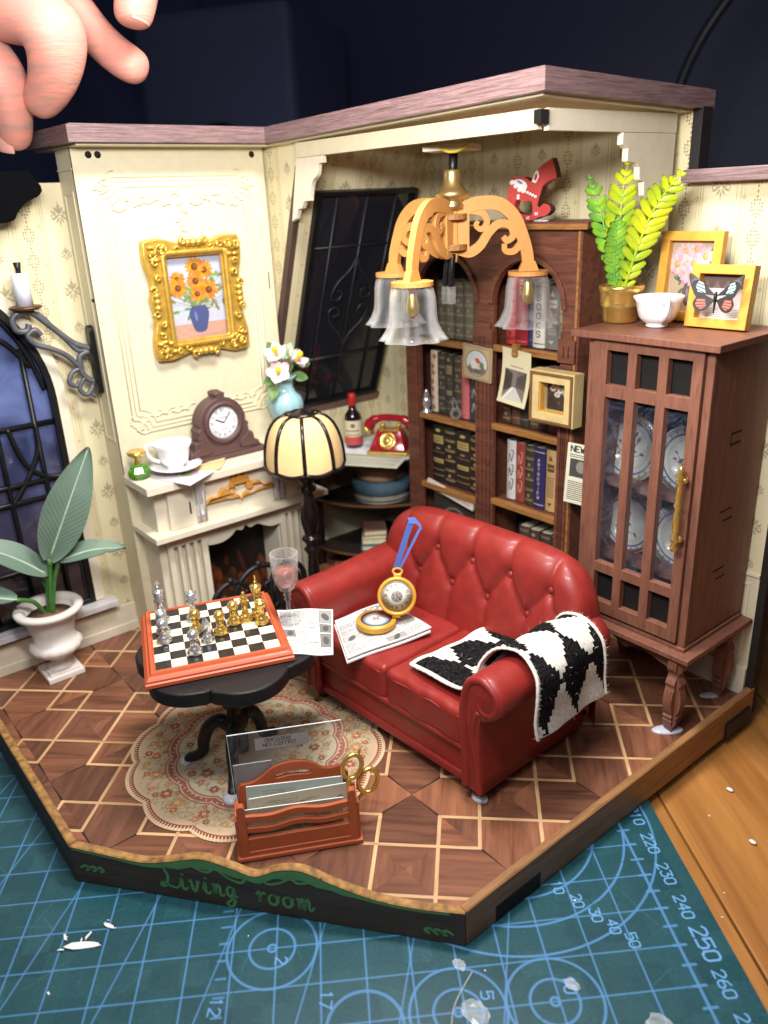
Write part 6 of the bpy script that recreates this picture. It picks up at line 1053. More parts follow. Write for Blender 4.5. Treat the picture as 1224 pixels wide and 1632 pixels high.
for f in (-1, 1):
    secs = [(-2.52, .8), (-2.5, .9), (-2.42, .98), (-2.3, 1.0), (-1.2, 1.0), (0, 1.06), (1.0, 1.13), (1.7, 1.17), (2.0, 1.1), (2.14, .9)]; b = MB(); vs = []; n = len(armprof())
    for y, s in secs: vs += [(f*x, y, z) for x, z in armprof(s)]
    fs = [(k*n+i, k*n+(i+1) % n, (k+1)*n+(i+1) % n, (k+1)*n+i) for k in range(len(secs)-1) for i in range(n)]; fs = [q if f < 0 else q[::-1] for q in fs]
    fs += [tuple(range(n)) if f > 0 else tuple(range(n))[::-1], tuple((len(secs)-1)*n+i for i in range(n))[::f*-1 or 1]]
    am = part('arm', b.add(vs, fs, None, True), M_lea, so)
    sp_ = [(3.18, 1.3), (3.16, 2.4), (3.1, 3.4), (3.14, 4.0), (3.3, 4.5), (3.7, 4.72), (4.1, 4.5), (4.2, 4.15), (4.0, 3.84), (3.7, 3.84), (3.56, 4.08), (3.66, 4.3), (3.86, 4.3)]
    p = bez(sp_, 6); part('scroll_piping', MB().tube([(f*q.x, -2.45, q.y) for q in p], [.15-.07*i/len(p) for i in range(len(p))], 8), M_lea, am)
    p = bez([(3.66, 1.25), (3.56, 2.0), (3.42, 2.8), (3.5, 3.5), (3.62, 3.78)], 6); part('front_fold', MB().tube([(f*q.x, -2.47, q.y) for q in p], .1, 8), M_lea, am)
    for y in (-2.15, 2.0): part('foot', MB().lathe([(0, FZ), (.14, FZ), (.24, 1.25), (0, 1.25)], 12, T(f*3.35, y, 0)), mat('brown_foot', (92, 48, 40), .5) if 'brown_foot' not in bpy.data.materials else bpy.data.materials['brown_foot'], so)
solo('glue_blob', MB().ball((0, 0, 0), .2, None, 12, (1.3, 1, .5)), M_glue, 'clear glue blob under the front right foot of the red sofa', 'glue', M=T(15.55, -9.55, FZ+.05))
# ------------------------------------------------------------------ black and white knitted throw
th = thing('throw_blanket', 'black and white diamond knitted throw over the sofa seat and right arm', 'blanket', M=SOM)
path = bez([(.72, 3.62), (1.5, 3.72), (2.3, 3.74), (2.8, 3.82), (3.02, 4.1), (3.08, 4.6), (3.34, 5.0), (3.78, 5.14), (4.26, 5.06), (4.64, 4.7), (4.74, 4.15), (4.72, 3.5), (4.76, 2.98)], 14); NP = len(path)
def thp(u, v):
    t = u*(NP-1); i = min(int(t), NP-2); q = path[i].lerp(path[i+1], t-i); k = max(0, min(1, (u-.3)/.3)); y0 = -1.95+.5*k-.12*math.sin(u*9); y1 = 1.0+.35*k+.08*math.sin(u*7)
    if u < .35: y0 += .0; y1 += .15*(1-u/.35)
    y = y0+(y1-y0)*v; wv = .03*math.sin(v*9+u*5)+.02*math.sin(v*17-u*8)
    n = Vector((path[min(i+1, NP-1)].x-path[i].x, 0, path[min(i+1, NP-1)].y-path[i].y)).normalized(); n = Vector((-n.z, 0, n.x))
    return Vector((q.x+.22*(v-.5)*(1-k), y, q.y))+n*wv, n
NA, NL = 58, 150
def knit(o=0.0):
    def fn(u, v):
        p, n = thp(u, v); a = v*NA; l = u*NL; h = .014*abs(math.sin(a*PI))*abs(math.sin(l*PI+(int(a) % 2)*.9))+.004*random.random()
        return tuple(p+n*(h-.01+o))
    return fn
cw, chh = NA*6, NL*6; A = np.zeros((NA, NL), bool); tri = lambda x: abs((x % 1)-.5)*2
for a in range(NA):
    for l in range(NL):
        x = (a//2*2)/NA*2.2+.3; y = (l//3*3)/NL*2.9+.2; A[a, l] = tri(x)+tri(y) < 1.03
        if l < 2 or a < 2 or a > NA-2 or l > NL-2: A[a, l] = False
img = np.where(np.kron(A, np.ones((6, 6)))[..., None] > 0, np.array((26, 25, 27)), np.array((222, 216, 204))).astype(float); img += np.kron(rng.normal(0, 9, (NA, NL, 1)), np.ones((6, 6, 1)))
M_knit = imgmat('diamond_knit', img, .95, spec=.1, noise=.15, ns=30)
part('knitted_cloth', MB().grid(knit(), NL*2, NA*2).grid(lambda u, v: tuple(thp(1-u, v)[0]-thp(1-u, v)[1]*.05), 60, 20), M_knit, th)
M_yarn = mat('cream_yarn', (222, 216, 204), .95, var=.08, vs=14, bump=.5, bs=40)
def edge(fu): return [tuple(thp(*fu(t))[0]+Vector((0, 0, .006*math.sin(t*260)))) for t in np.linspace(0, 1, 120)]
for nm, fu in (('side_edge', lambda t: (t, 0)), ('side_edge', lambda t: (t, 1)), ('end_edge', lambda t: (0, t))): part(nm, MB().tube(edge(fu), [.04+.008*random.random() for i in range(120)], 6), M_yarn, th)
fz = MB()
for _ in range(900):
    u, v = random.random(), random.random()
    if random.random() < .9: v = random.choice((0.0, 1.0))
    p, n = thp(u, v); d = (n*random.uniform(.4, 1)+Vector((random.uniform(-1, 1), random.uniform(-1, 1), random.uniform(-.6, .9)))).normalized(); l = random.uniform(.05, .15); s_ = d.cross(Vector((.3, .9, .1))).normalized()*.0035; m_ = p+d*l*.5+Vector((0, 0, random.uniform(-.02, .03))); e = p+d*l
    fz.add([p-s_, p+s_, m_+s_, m_-s_, e], [(0, 1, 2, 3), (3, 2, 4)])
part('yarn_fuzz', fz, M_yarn, th, kind='stuff')
# ------------------------------------------------------------------ newspapers and pocket watch on the seat
def newsprint(w, h, seed, title=None, rot=False):
    random.seed(seed); cv = Cv(w, h, (222, 220, 218)); ink = (58, 56, 56); g = 10; cols = 4; cwid = (w-g*2)/cols
    if title: cv.txt(title, w*.5, h-56, 40, (50, 48, 48), 7); cv.line([(12, h-66), (w-12, h-66)], 3, ink)
    for c in range(cols):
        x = g+c*cwid; y = h-(76 if title else 12)
        while y > 24:
            hh = random.uniform(40, 120); y0 = max(y-hh, 10); k = random.random()
            if k < .28: cv.rect(x+2, y0+4, x+cwid-6, y-2, random.choice(((150, 148, 146), (120, 116, 114), (176, 172, 170)))); cv.ell(x+cwid/2, (y+y0)/2, cwid*.25, (y-y0)*.3, (70, 68, 68), random.random(), .8); cv.line([(x+2, y0+4), (x+cwid-6, y0+4), (x+cwid-6, y-2), (x+2, y-2)], 2, ink, 1, True)
            elif k < .45: cv.para(x+6, y-32, x+cwid-14, y-4, 16, (60, 58, 58), 1.3, .8); cv.para(x+4, y0, x+cwid-8, y-36, 7, ink, 1.0, .6)
            else: cv.para(x+4, y0+2, x+cwid-8, y, 9.5, ink, 1.3, .9)
            y = y0-4
        cv.line([(x, 8), (x, h-70)], 1.5, ink, .6) if c else None
    return cv.a
def sheet3(name, P, m, label, cat, th_=.03, n=10, sag=0.0, group=None):
    c = sum((Vector(p) for p in P), Vector())/4; Q = [Vector(p)-c for p in P]
    def fn(u, v, o=0): q = Q[0].lerp(Q[1], u).lerp(Q[3].lerp(Q[2], u), v); return (q.x, q.y, q.z+o+sag*math.sin(PI*u)*math.sin(PI*v)+.02*math.sin(u*7+v*4))
    b = MB().grid(fn, n, n); b.grid(lambda u, v: fn(1-u, v, -th_), n, n)
    for e in ((lambda t: (t, 0)), (lambda t: (1, t)), (lambda t: (1-t, 1)), (lambda t: (0, 1-t))):
        b.grid(lambda u, v: fn(*e(u), -th_*(1-v)), n, 1); k = n; b.u[-n:] = [[(.02, .02)]*4]*n
    o = solo(name, b, m, label, cat, group, T(*c)); return o
M_np1 = imgmat('newspaper_print_a', newsprint(560, 420, 3, 'REPORT'), .7, noise=.05); M_np2 = imgmat('newspaper_print_b', newsprint(420, 360, 8), .7, noise=.05)
NP_ = [(11.12, -10.45, 3.52), (11.75, -7.75, 3.74), (9.25, -7.45, 3.6), (9.1, -9.45, 3.56)]
sheet3('newspaper', [(x+.03, y-.05, z-.11) for x, y, z in NP_], M_paper, 'blank lower sheets of the folded newspaper on the red seat', 'newspaper', .05); sheet3('newspaper', NP_, M_np1, 'printed REPORT newspaper under the gold pocket watch on the sofa', 'newspaper', .04)
wt_ = thing('pocket_watch', 'open gold pocket watch with blue ribbon loop on the newspaper', 'pocket watch'); M_wg = mat('mustard_gold_ply', (206, 152, 56), .4, .15, var=.08, bump=.15)
WB = FR((10.36, -8.76, 3.66), (.64, .77, 0), (-.77, .64, .0)); part('base_case', MB().lathe([(0, 0), (.6, 0), (.62, .05), (.6, .1), (.62, .15), (.6, .2), (0, .2)], 36, WB), M_wg, wt_)
cv = Cv(200, 200, (220, 222, 226)); cv.ring(100, 100, 92, 12, (92, 122, 186)); cv.ring(100, 100, 76, 3, (150, 160, 190)); random.seed(6)
for q in range(12): a = random.uniform(0, 6.3); r = random.uniform(5, 46); cv.ell(100+r*math.cos(a), 100+r*.5*math.sin(a), 12, 7, random.choice(((196, 120, 110), (120, 140, 90), (90, 110, 160), (206, 170, 90))), a, .9)
b = MB().lathe([(.48, .21), (0, .212)], 32); b.u = [[(b.v[i][0]/.96+.5, b.v[i][1]/.96+.5) for i in f] for f in b.f]; o = part('painted_disc', b, imgmat('floral_disc_print', cv.a, .35), wt_); o.matrix_local = WB
LB_ = FR((10.62, -8.12, 4.5), (.66, .74, -.05), (-.28, .2, .94)); part('lid_case', MB().lathe([(0, -.1), (.58, -.1), (.6, -.04), (.58, 0), (.6, .05), (.58, .1), (.5, .11), (.49, .06), (0, .06)], 36, LB_), M_wg, wt_)
cv = Cv(240, 240, (226, 222, 210)); dial(cv, 112, (50, 46, 44)); cv.ell(120, 120, 40, 40, (150, 140, 130)); cv.ring(120, 120, 40, 4, (80, 76, 70)); [cv.ell(120+26*math.cos(a), 120+26*math.sin(a), 8, 5, (90, 84, 80), a) for a in np.linspace(0, 5.5, 7)]; cv.line([(120, 120), (120, 190)], 5, (30, 28, 28)); cv.line([(120, 120), (150, 96)], 5, (30, 28, 28))
b = MB().lathe([(.49, .07), (0, .072)], 32); b.u = [[(b.v[i][0]/.98+.5, b.v[i][1]/.98+.5) for i in f] for f in b.f]; o = part('watch_dial', b, imgmat('watch_dial_print', cv.a, .4), wt_); o.matrix_local = LB_
part('crown_ring', MB().box(-.12, .12, .56, .7, -.06, .06, .03, LB_).tube([(.14*math.cos(a), .76+.1*math.sin(a), 0) for a in np.linspace(0, 2*PI, 16, endpoint=False)], .045, 6, LB_, True), M_wg, wt_); part('hinge', MB().tube([LB_ @ Vector((-.12, -.6, 0)), LB_ @ Vector((.12, -.6, 0))], .07, 8), M_wg, wt_)
M_rib = mat('blue_ribbon', (96, 124, 204), .5, var=.05, bump=.2, bs=60); tp = LB_ @ Vector((0, .82, 0)); e1 = Vector((.5, .58, 0)).normalized()
def ribbon(P, w, d): 
    d = Vector(d).normalized(); P = [Vector(p) for p in P]; vs = []; nn = Vector((.77, -.64, 0))*.03
    for p in P: vs += [p-d*w, p+d*w, p-d*w-nn, p+d*w-nn]
    fs = []; [fs.extend([(4*i, 4*i+1, 4*i+5, 4*i+4), (4*i+2, 4*i+6, 4*i+7, 4*i+3), (4*i, 4*i+4, 4*i+6, 4*i+2), (4*i+1, 4*i+3, 4*i+7, 4*i+5)]) for i in range(len(P)-1)]; return MB().add(vs, fs)
t1 = Vector((10.98, -7.75, 7.0)); t2 = Vector((11.15, -7.62, 6.78)); part('ribbon', ribbon([tp-e1*.06, t1], .09, e1), M_rib, wt_); part('ribbon', ribbon([tp+e1*.06, t2+e1*.05], .045, (.8, .2, .1)), M_rib, wt_); part('ribbon_fold', ribbon([t1-e1*.09+Vector((0, 0, -.02)), t1+e1*.12+Vector((0, 0, -.02)), t2+e1*.08], .09, (-.2, -.1, 1)), M_rib, wt_)
# ------------------------------------------------------------------ rug
rug_n = 12; RC = (9.6, -12.85); RR = 3.72
def rr_(a): return RR*(1+.06*abs(math.sin(a*rug_n/2))**.8-.035)
w = 1200; cv = Cv(w, w, (186, 188, 162)); cv.noise(2, 3); C0 = w/2; kk = w/2/4.0; random.seed(12)
def ringp(r, n=360): return [(C0+kk*r*rr_(a)/RR*math.cos(a), C0+kk*r*rr_(a)/RR*math.sin(a)) for a in np.linspace(0, 2*PI, n)]
cv.poly(ringp(3.9), (196, 164, 128)); cv.poly(ringp(3.62), (128, 70, 58)); cv.poly(ringp(3.5), (188, 160, 130)); cv.poly(ringp(3.42), (180, 156, 130)); cv.poly(ringp(2.6), (186, 154, 132)); cv.poly(ringp(2.3), (184, 172, 148)); [cv.ell(C0+kk*r_*math.cos(a_), C0+kk*r_*math.sin(a_), 34, 22, (196, 160, 136), a_, .8) for r_, n_ in ((1.9, 18), (1.3, 12)) for a_ in np.linspace(0, 2*PI, n_, endpoint=False)]
for a in np.linspace(0, 2*PI, 240, endpoint=False): r0, r1 = kk*rr_(a)*.955, kk*rr_(a)*1.01; cv.line([(C0+r0*math.cos(a), C0+r0*math.sin(a)), (C0+r1*math.cos(a+.01), C0+r1*math.sin(a+.01))], 5, (214, 192, 158), .9)
def rose(x, y, s, col):
    for m_ in range(6): b_ = m_*PI/3+random.random()*.4; cv.ell(x+s*.6*math.cos(b_), y+s*.6*math.sin(b_), s*.5, s*.36, [v+random.uniform(-14, 14) for v in col], b_, .9)
    cv.ell(x, y, s*.36, s*.36, (196, 160, 110)); cv.ring(x, y, s*.95, 1.6, (120, 72, 60), .5)
cols = ((158, 84, 68), (176, 108, 84), (140, 70, 60), (168, 124, 84))
for r, n, s in ((3.2, 40, 15), (2.95, 24, 26), (2.72, 34, 12), (2.05, 22, 18), (1.7, 16, 24), (1.25, 14, 15)):
    for q in range(n):
        a = 2*PI*q/n+random.uniform(-.06, .06); rose(C0+kk*r*math.cos(a), C0+kk*r*math.sin(a), s*random.uniform(.8, 1.15), cols[q % 4])
        pts = bez2([(C0+kk*(r+.1*math.sin(j*2))*math.cos(a+j*.05), C0+kk*(r+.16*math.sin(j*2.2))*math.sin(a+j*.05)) for j in range(7)], 4); cv.line(pts, 3, (140, 128, 88), .8); [cv.ell(pts[j][0]+random.uniform(-8, 8), pts[j][1]+random.uniform(-8, 8), 8, 4, (136, 136, 96), random.random()*3, .8) for j in range(3, len(pts), 4)]
for r, wd in ((2.48, 22), (2.33, 6), (2.63, 6)): cv.line(ringp(r), wd, (148, 92, 76), .9)
for a in np.linspace(0, 2*PI, 90): cv.ell(C0+kk*2.48*math.cos(a), C0+kk*2.48*math.sin(a), 5, 4, (206, 170, 140), a)
for q in range(16): a = 2*PI*q/16; cv.line(bez2([(C0+kk*(1.0+.3*math.sin(j*1.5))*math.cos(a+j*.09), C0+kk*(1.0+.3*math.sin(j*1.5))*math.sin(a+j*.09)) for j in range(6)], 4), 4, (170, 112, 92), .8)
for q in range(420): a = random.uniform(0, 6.3); r = kk*3.5*math.sqrt(random.random()); cv.ell(C0+r*math.cos(a), C0+r*math.sin(a), random.uniform(3, 8), 3, random.choice(((150, 110, 84), (140, 140, 104), (176, 130, 104))), random.random()*3, .65)
M_rug = imgmat('floral_rug_print', cv.a, .8, bump=.15, spec=.15, ns=20); nA = 180; b = MB(); vs = [(0, 0, 0)]+[(rr_(a)*math.cos(a), rr_(a)*math.sin(a), 0) for a in np.linspace(0, 2*PI, nA, endpoint=False)]; uv = [(.5+v[0]/8, .5+v[1]/8) for v in vs]
b.add(vs, [(0, 1+i, 1+(i+1) % nA) for i in range(nA)], None, False, uv); b.add([(x, y, z-(.02)) for x, y, z in vs[1:]]+vs[1:], [(i, (i+1) % nA, nA+(i+1) % nA, nA+i) for i in range(nA)])
solo('rug', b, M_rug, 'round scalloped floral rug in sage and rose under the black table', 'rug', None, T(RC[0], RC[1], FZ+.028))
# ------------------------------------------------------------------ black pedestal table
tb = thing('pedestal_table', 'black lobed pedestal table on three scrolled feet carrying the chess board', 'table', (9.88, -13.58, 0), .86)
def lobe(k=1.0): return [(k*2.3*(1-.15+.19*abs(math.cos(3*a))**.7+.035*math.exp(-((abs(((a-PI/6)/(PI/3)+.5) % 1-.5))/.07)**2))*math.cos(a)*1.03, k*2.3*(1-.15+.19*abs(math.cos(3*a))**.7+.035*math.exp(-((abs(((a-PI/6)/(PI/3)+.5) % 1-.5))/.07)**2))*math.sin(a)*.97) for a in np.linspace(0, 2*PI, 160, endpoint=False)]
part('tabletop', MB().curve([lobe()], .21, .06, T(0, 0, 4.39)), M_blackm, tb)
part('column', MB().lathe([(.3, .9+FZ-.4), (.3, 1.7), (.2, 1.9), (.34, 2.1), (.38, 2.3), (.2, 2.5), (.2, 2.7), (.3, 2.8), (.3, 3.0), (.22, 3.15), (.26, 3.7), (.36, 3.95), (.5, 4.2), (.55, 4.27)], 24), M_blackm, tb)
fp = bez([(.2, 0, 2.1), (.5, 0, 2.25), (.85, 0, 2.0), (1.05, 0, 1.55), (1.12, 0, 1.2), (1.35, 0, 1.02), (1.55, 0, .95), (1.62, 0, .84)], 6)
for p in ((11.05, -14.5), (8.8, -14.7), (9.4, -12.15)):
    a = math.atan2(p[1]+13.58, p[0]-9.88)-.86; L_ = math.hypot(p[1]+13.58, p[0]-9.88)/1.62; part('foot', MB().tube([(q.x*L_, q.y, q.z) for q in fp], [.2-.08*i/len(fp) for i in range(len(fp))], 8, RZ(a), flat=1.1), M_blackm, tb)
solo('glue_blob', MB().ball((0, 0, 0), .22, None, 12, (1.2, 1, .6)), M_glue, 'white glue blob at the front foot of the black table', 'glue', M=T(11.1, -14.58, FZ+.05)); solo('glue_blob', MB().ball((0, 0, 0), .16, None, 12, (1.4, 1, .3)), M_glue, 'thin glue smear at the left foot of the black table', 'glue', M=T(8.76, -14.78, FZ+.035))
# ------------------------------------------------------------------ chess board and men
BM = T(9.27, -13.62, 4.61) @ RZ(math.radians(68.6)); bd = thing('chess_board', 'terracotta framed black and cream chess board on the black table', 'chess board', M=BM); M_terra = mat('terracotta_plastic', (186, 84, 50), .42, var=.05, bump=.1, bs=40)
def frame_ring(mb, prof): 
    vs = []; n = len(prof)
    for sx, sy in ((-1, -1), (1, -1), (1, 1), (-1, 1)): vs += [(sx*r, sy*r, z) for r, z in prof]
    return mb.add(vs, [(k*n+i, k*n+i+1, ((k+1) % 4)*n+i+1, ((k+1) % 4)*n+i) for k in range(4) for i in range(n-1)])
part('board_frame', frame_ring(MB(), [(0.01, 0), (1.87, 0), (1.9, .03), (1.9, .12), (1.86, .15), (1.86, .2), (1.82, .25), (1.76, .28), (1.72, .36), (1.64, .37), (1.63, .33), (0.01, .33)]), M_terra, bd)
ms = [mat('cream_square', (226, 216, 186), .3, var=.05, bump=.03), mat('black_square', (30, 30, 34), .3, var=.1, bump=.03)]; ce = 1.6/4
sq = [MB().box(-ce/2+.003, ce/2-.003, -ce/2+.003, ce/2-.003, 0, .012).mesh('square', m_) for m_ in ms]
for i in range(8):
    for j in range(8): o = part('square', sq[(i+j+1) % 2], None, bd); o.location = (-1.6+ce*(i+.5), -1.6+ce*(j+.5), .335)
PW = [(0, 0), (.17, 0), (.18, .05), (.15, .08), (.17, .11), (.1, .17), (.07, .3), (.11, .33), (.07, .36)]
TOPS = {'pawn': PW+[(.1, .38), (.14, .46), (.12, .55), (.06, .6), (0, .61)], 'bishop': PW[:-2]+[(.065, .45), (.12, .48), (.07, .5), (.11, .58), (.08, .68), (.03, .73), (.05, .76), (0, .79)], 'king': PW[:-2]+[(.075, .55), (.14, .58), (.09, .61), (.14, .8), (.15, .83), (.06, .86), (.03, .9), (.05, .95), (0, .98)], 'queen': PW[:-2]+[(.07, .5), (.13, .53), (.09, .56), (.15, .74), (.1, .76), (.05, .8), (0, .83)], 'rook': PW[:-2]+[(.09, .42), (.13, .46), (.13, .6), (.09, .6), (.09, .54), (0, .54)]}
def man(kind, x, y, m, label, sc=1.0):
    t = thing('chess_'+kind, label, 'chess piece', (x, y, 4.96), random.uniform(0, 6), 'chess men on the board')
    if kind == 'knight':
        part('base', MB().lathe(PW[:6]+[(.1, .2), (0, .22)], 18), m, t); part('horse_head', MB().curve([bez2([(-.12, .18), (-.13, .35), (-.1, .52), (-.02, .66), (.03, .74), (.06, .64), (.16, .5), (.15, .42), (.05, .44), (.02, .38), (.1, .26), (.12, .18)], 4)], .06, .02, YW(0)), m, t)
    else:
        part('body', MB().lathe([(r*sc, z*sc) for r, z in TOPS[kind]], 20), m, t)
        if kind == 'king': part('cross', MB().box(-.02, .02, -.02, .02, .96*sc, 1.1*sc).box(-.06, .06, -.018, .018, 1.01*sc, 1.05*sc), m, t)
for k, x, y, m, lab in (('king', 7.88, -14.45, M_silver, 'silver chess king at the rear left edge of the board'), ('pawn', 9.0, -14.9, M_silver, 'silver pawn at the left edge nearest the front left corner'), ('rook', 8.55, -14.72, M_silver, 'silver rook between the silver king and the left edge pawn'), ('queen', 8.42, -13.75, M_silver, 'silver queen at the back behind the single gold pawn'), ('pawn', 9.1, -14.0, M_gold, 'gold pawn left of the silver knight'), ('knight', 9.78, -14.02, M_silver, 'silver knight in the middle of the silver men'), ('pawn', 10.1, -14.55, M_silver, 'silver pawn standing nearest to the front edge'), ('pawn', 9.65, -13.55, M_gold, 'gold pawn just right of the silver knight'), ('pawn', 9.4, -13.0, M_gold, 'gold pawn between the middle pawn and the gold bishop'), ('bishop', 9.48, -12.68, M_gold, 'gold bishop left of the gold king'), ('king', 9.5, -12.28, M_gold, 'gold chess king at the right rear corner'), ('rook', 9.92, -12.42, M_gold, 'gold rook in front of the gold king')): man(k, x, y, m, lab, 1.14)
sheet3('newspaper', [(11.35, -12.5, 4.63), (12.2, -11.65, 4.63), (10.1, -10.15, 4.62), (9.0, -11.4, 4.63)], M_np2, 'printed newspaper page on the black table under the wine glass', 'newspaper', .02, 10, .03)
wg = thing('wine_glass', 'clear plastic wine glass with pink drink on the table newspaper', 'wine glass', (9.86, -11.5, 4.67)); part('glass', MB().lathe([(0, 0), (.34, 0), (.34, .03), (.1, .08), (.06, .2), (.06, .62), (.11, .68), (.06, .74), (.12, .82), (.09, .92), (.22, 1.02), (.34, 1.3), (.38, 1.7), (.4, 2.1), (.36, 2.1), (.33, 1.7), (.29, 1.34), (.18, 1.1), (0, 1.06)], 28), M_glass, wg)
part('pink_drink', MB().lathe([(0, 1.09), (.17, 1.13), (.27, 1.34), (.305, 1.62), (0, 1.62)], 24), mat('pink_drink', (240, 150, 140), .1, var=.02, bump=0, trans=.7), wg)
# ------------------------------------------------------------------ letter rack with postcards, clear sleeve and scissors
rk = thing('letter_rack', 'terracotta wooden letter rack with wavy rails on the floor', 'letter rack', M=T(13.18, -15.5, FZ+.03) @ RZ(1.065)); M_tw = mat('terracotta_painted_wood', (168, 84, 50), .5, var=.07, bump=.2, bs=35)
part('base', MB().box(-.03, 3.08, -.08, 1.15, 0, .12, .025), M_tw, rk)
wv_ = lambda x: .06*math.cos((x-1.5)*4.2)*math.exp(-((x-1.5)/1.1)**2)
def rail(z0, z1, y, th_=.05): xs_ = np.linspace(.28, 2.77, 26); return MB().curve([[(x, z0+wv_(x)) for x in xs_]+[(x, z1+wv_(x)) for x in xs_[::-1]]], th_, .015, YW(y))
part('front_board', MB().box(.12, 2.93, .0, .1, .12, .62, .015).box(.05, 2.99, -.02, .08, .12, .24, .02), M_tw, rk); part('rail', rail(.8, .95, .05), M_tw, rk); part('rail', rail(1.12, 1.3, .05), M_tw, rk)
for x in (.18, 2.87): part('post', MB().curve([[(x-.11, .12), (x+.11, .12), (x+.1, 1.55)]+[(x+.1*math.cos(a), 1.55+.1*math.sin(a)) for a in np.linspace(.3, PI-.3, 6)]+[(x-.1, 1.55)]], .08, .02, YW(.05)), M_tw, rk)
for x in (.06, 2.99): part('side_panel', MB().curve([[(.02, .12), (1.0, .12), (.95, 1.0), (.8, 1.2), (.3, 1.1), (.1, 1.3), (.02, 1.2)]], .05, .015, XW(x)), M_tw, rk)
bw_ = bez2([(.2, 1.55), (.5, 1.58), (.75, 1.72), (1.05, 1.95), (1.5, 2.04), (1.95, 1.95), (2.25, 1.72), (2.5, 1.68), (2.75, 1.7), (2.85, 1.5)], 4)
part('back_board', MB().curve([[(.12, .12), (2.93, .12), (2.9, 1.45)]+bw_[::-1]+[(.12, 1.45)], bez2([(1.1, 1.6), (1.5, 1.64), (1.9, 1.6), (1.95, 1.7), (1.5, 1.76), (1.08, 1.7), (1.1, 1.6)], 3)[:-1]], .05, .02, YW(.92)), M_tw, rk)
def pcard(w, h, seed, bg): 
    random.seed(seed); cv = Cv(300, 190, bg); cv.para(20, 20, 150, 120, 14, (120, 116, 110), 1, .6); [cv.ell(random.uniform(160, 280), random.uniform(40, 150), random.uniform(8, 24), random.uniform(5, 16), random.choice(((150, 120, 96), (110, 116, 90), (170, 90, 80))), random.random()*3, .7) for _ in range(14)]; cv.para(50, 140, 150, 176, 9, (130, 124, 116), 1, .7); [cv.line(bez2([(random.uniform(20, 280), random.uniform(90, 170)) for _ in range(4)], 5), 1.6, (126, 112, 98), .6) for _ in range(7)]; return imgmat(f'postcard_print{seed}', cv.a, .6)
RKM = rk.matrix_world.copy() if False else T(13.18, -15.5, FZ+.03) @ RZ(1.065)
for y, dx, tl, seed, bg, z, lab in ((.72, 0, .05, 31, (186, 196, 186), .8, 'pale green postcard tucked behind in the letter rack'), (.5, .1, -.02, 32, (206, 196, 172), .68, 'cream postcard in the middle of the letter rack'), (.28, -.05, .03, 33, (176, 164, 136), .5, 'sepia postcard behind the rails of the letter rack')):
    t = thing('postcard', lab, 'postcard', None or (0, 0, 0), 0, 'postcards in the letter rack', M=RKM @ T(1.5+dx, y, z) @ RX(.08) @ RY(tl)); part('card_board', MB().box(-1.2, 1.2, 0, .02, -.8, .8), M_paper, t); part('picture', MB().quad(-1.19, 1.19, -.79, .79, 0, YW(-.003)), pcard(2.4, 1.6, seed, bg), t)
cs = thing('card_sleeve', 'clear plastic sleeve with POSTCARD COLLECTION sticker standing in the rack', 'sleeve', M=RKM @ T(1.42, 1.03, .2) @ RX(.05)); part('film', MB().box(-1.4, 1.4, 0, .02, 0, 2.85), M_film, cs)
for b_ in ((-1.4, -1.388, 0, 2.85), (1.388, 1.4, 0, 2.85), (-1.4, 1.4, 2.845, 2.856)): part('edge', MB().box(b_[0], b_[1], -.002, .022, b_[2], b_[3]), mat('bright_edge', (200, 206, 210), .2, bump=0) if 'bright_edge' not in bpy.data.materials else bpy.data.materials['bright_edge'], cs)
cv = Cv(330, 90, (150, 142, 138)); cv.noise(3, 3); cv.txt('POSTCARD', 220, 80, 24, (40, 34, 32), 4, PI, .95); cv.txt('COLLECTION', 250, 44, 24, (40, 34, 32), 4, PI, .95)
part('sticker', MB().quad(-.75, .55, 2.3, 2.66, 0, YW(-.01)), imgmat('sticker_print', cv.a, .5), cs); part('white_card', MB().box(-1.35, -.4, .03, .05, 0, 1.9), M_paper, cs)
sz = thing('scissors', 'small shiny gold scissors leaning in the right end of the rack', 'scissors', M=RKM @ T(2.5, .55, -.2) @ RY(.3) @ RX(-.1))
for f, c_ in ((-1, (-.1, 2.0)), (1, (.42, 1.62))):
    part('ring_handle', MB().tube([(c_[0]+.24*math.cos(a)*(1.0), f*.03, c_[1]+.34*math.sin(a)) for a in np.linspace(0, 2*PI, 24, endpoint=False)], .065, 8, RY(.35*f) if False else None, True).tube(bez([(c_[0]-f*.0, f*.03, c_[1]-.32), (c_[0]*.5, f*.03, c_[1]-.7), (0, f*.03, 1.15)], 5), .07, 8), M_gold, sz); part('blade', MB().prism([(-.08, 0), (0, -.02), (.07, 1.2), (-.05, 1.2)], -.02, .02, YW(f*.03) @ RZ(-.1*f)), M_gold, sz)
part('pivot', MB().ball((0, 0, 1.15), .08), M_brass, sz)
part('finger_spur', MB().ball((-.02, -.03, 2.42), .07, None, 8, (.6, .6, 2)), M_gold, sz)
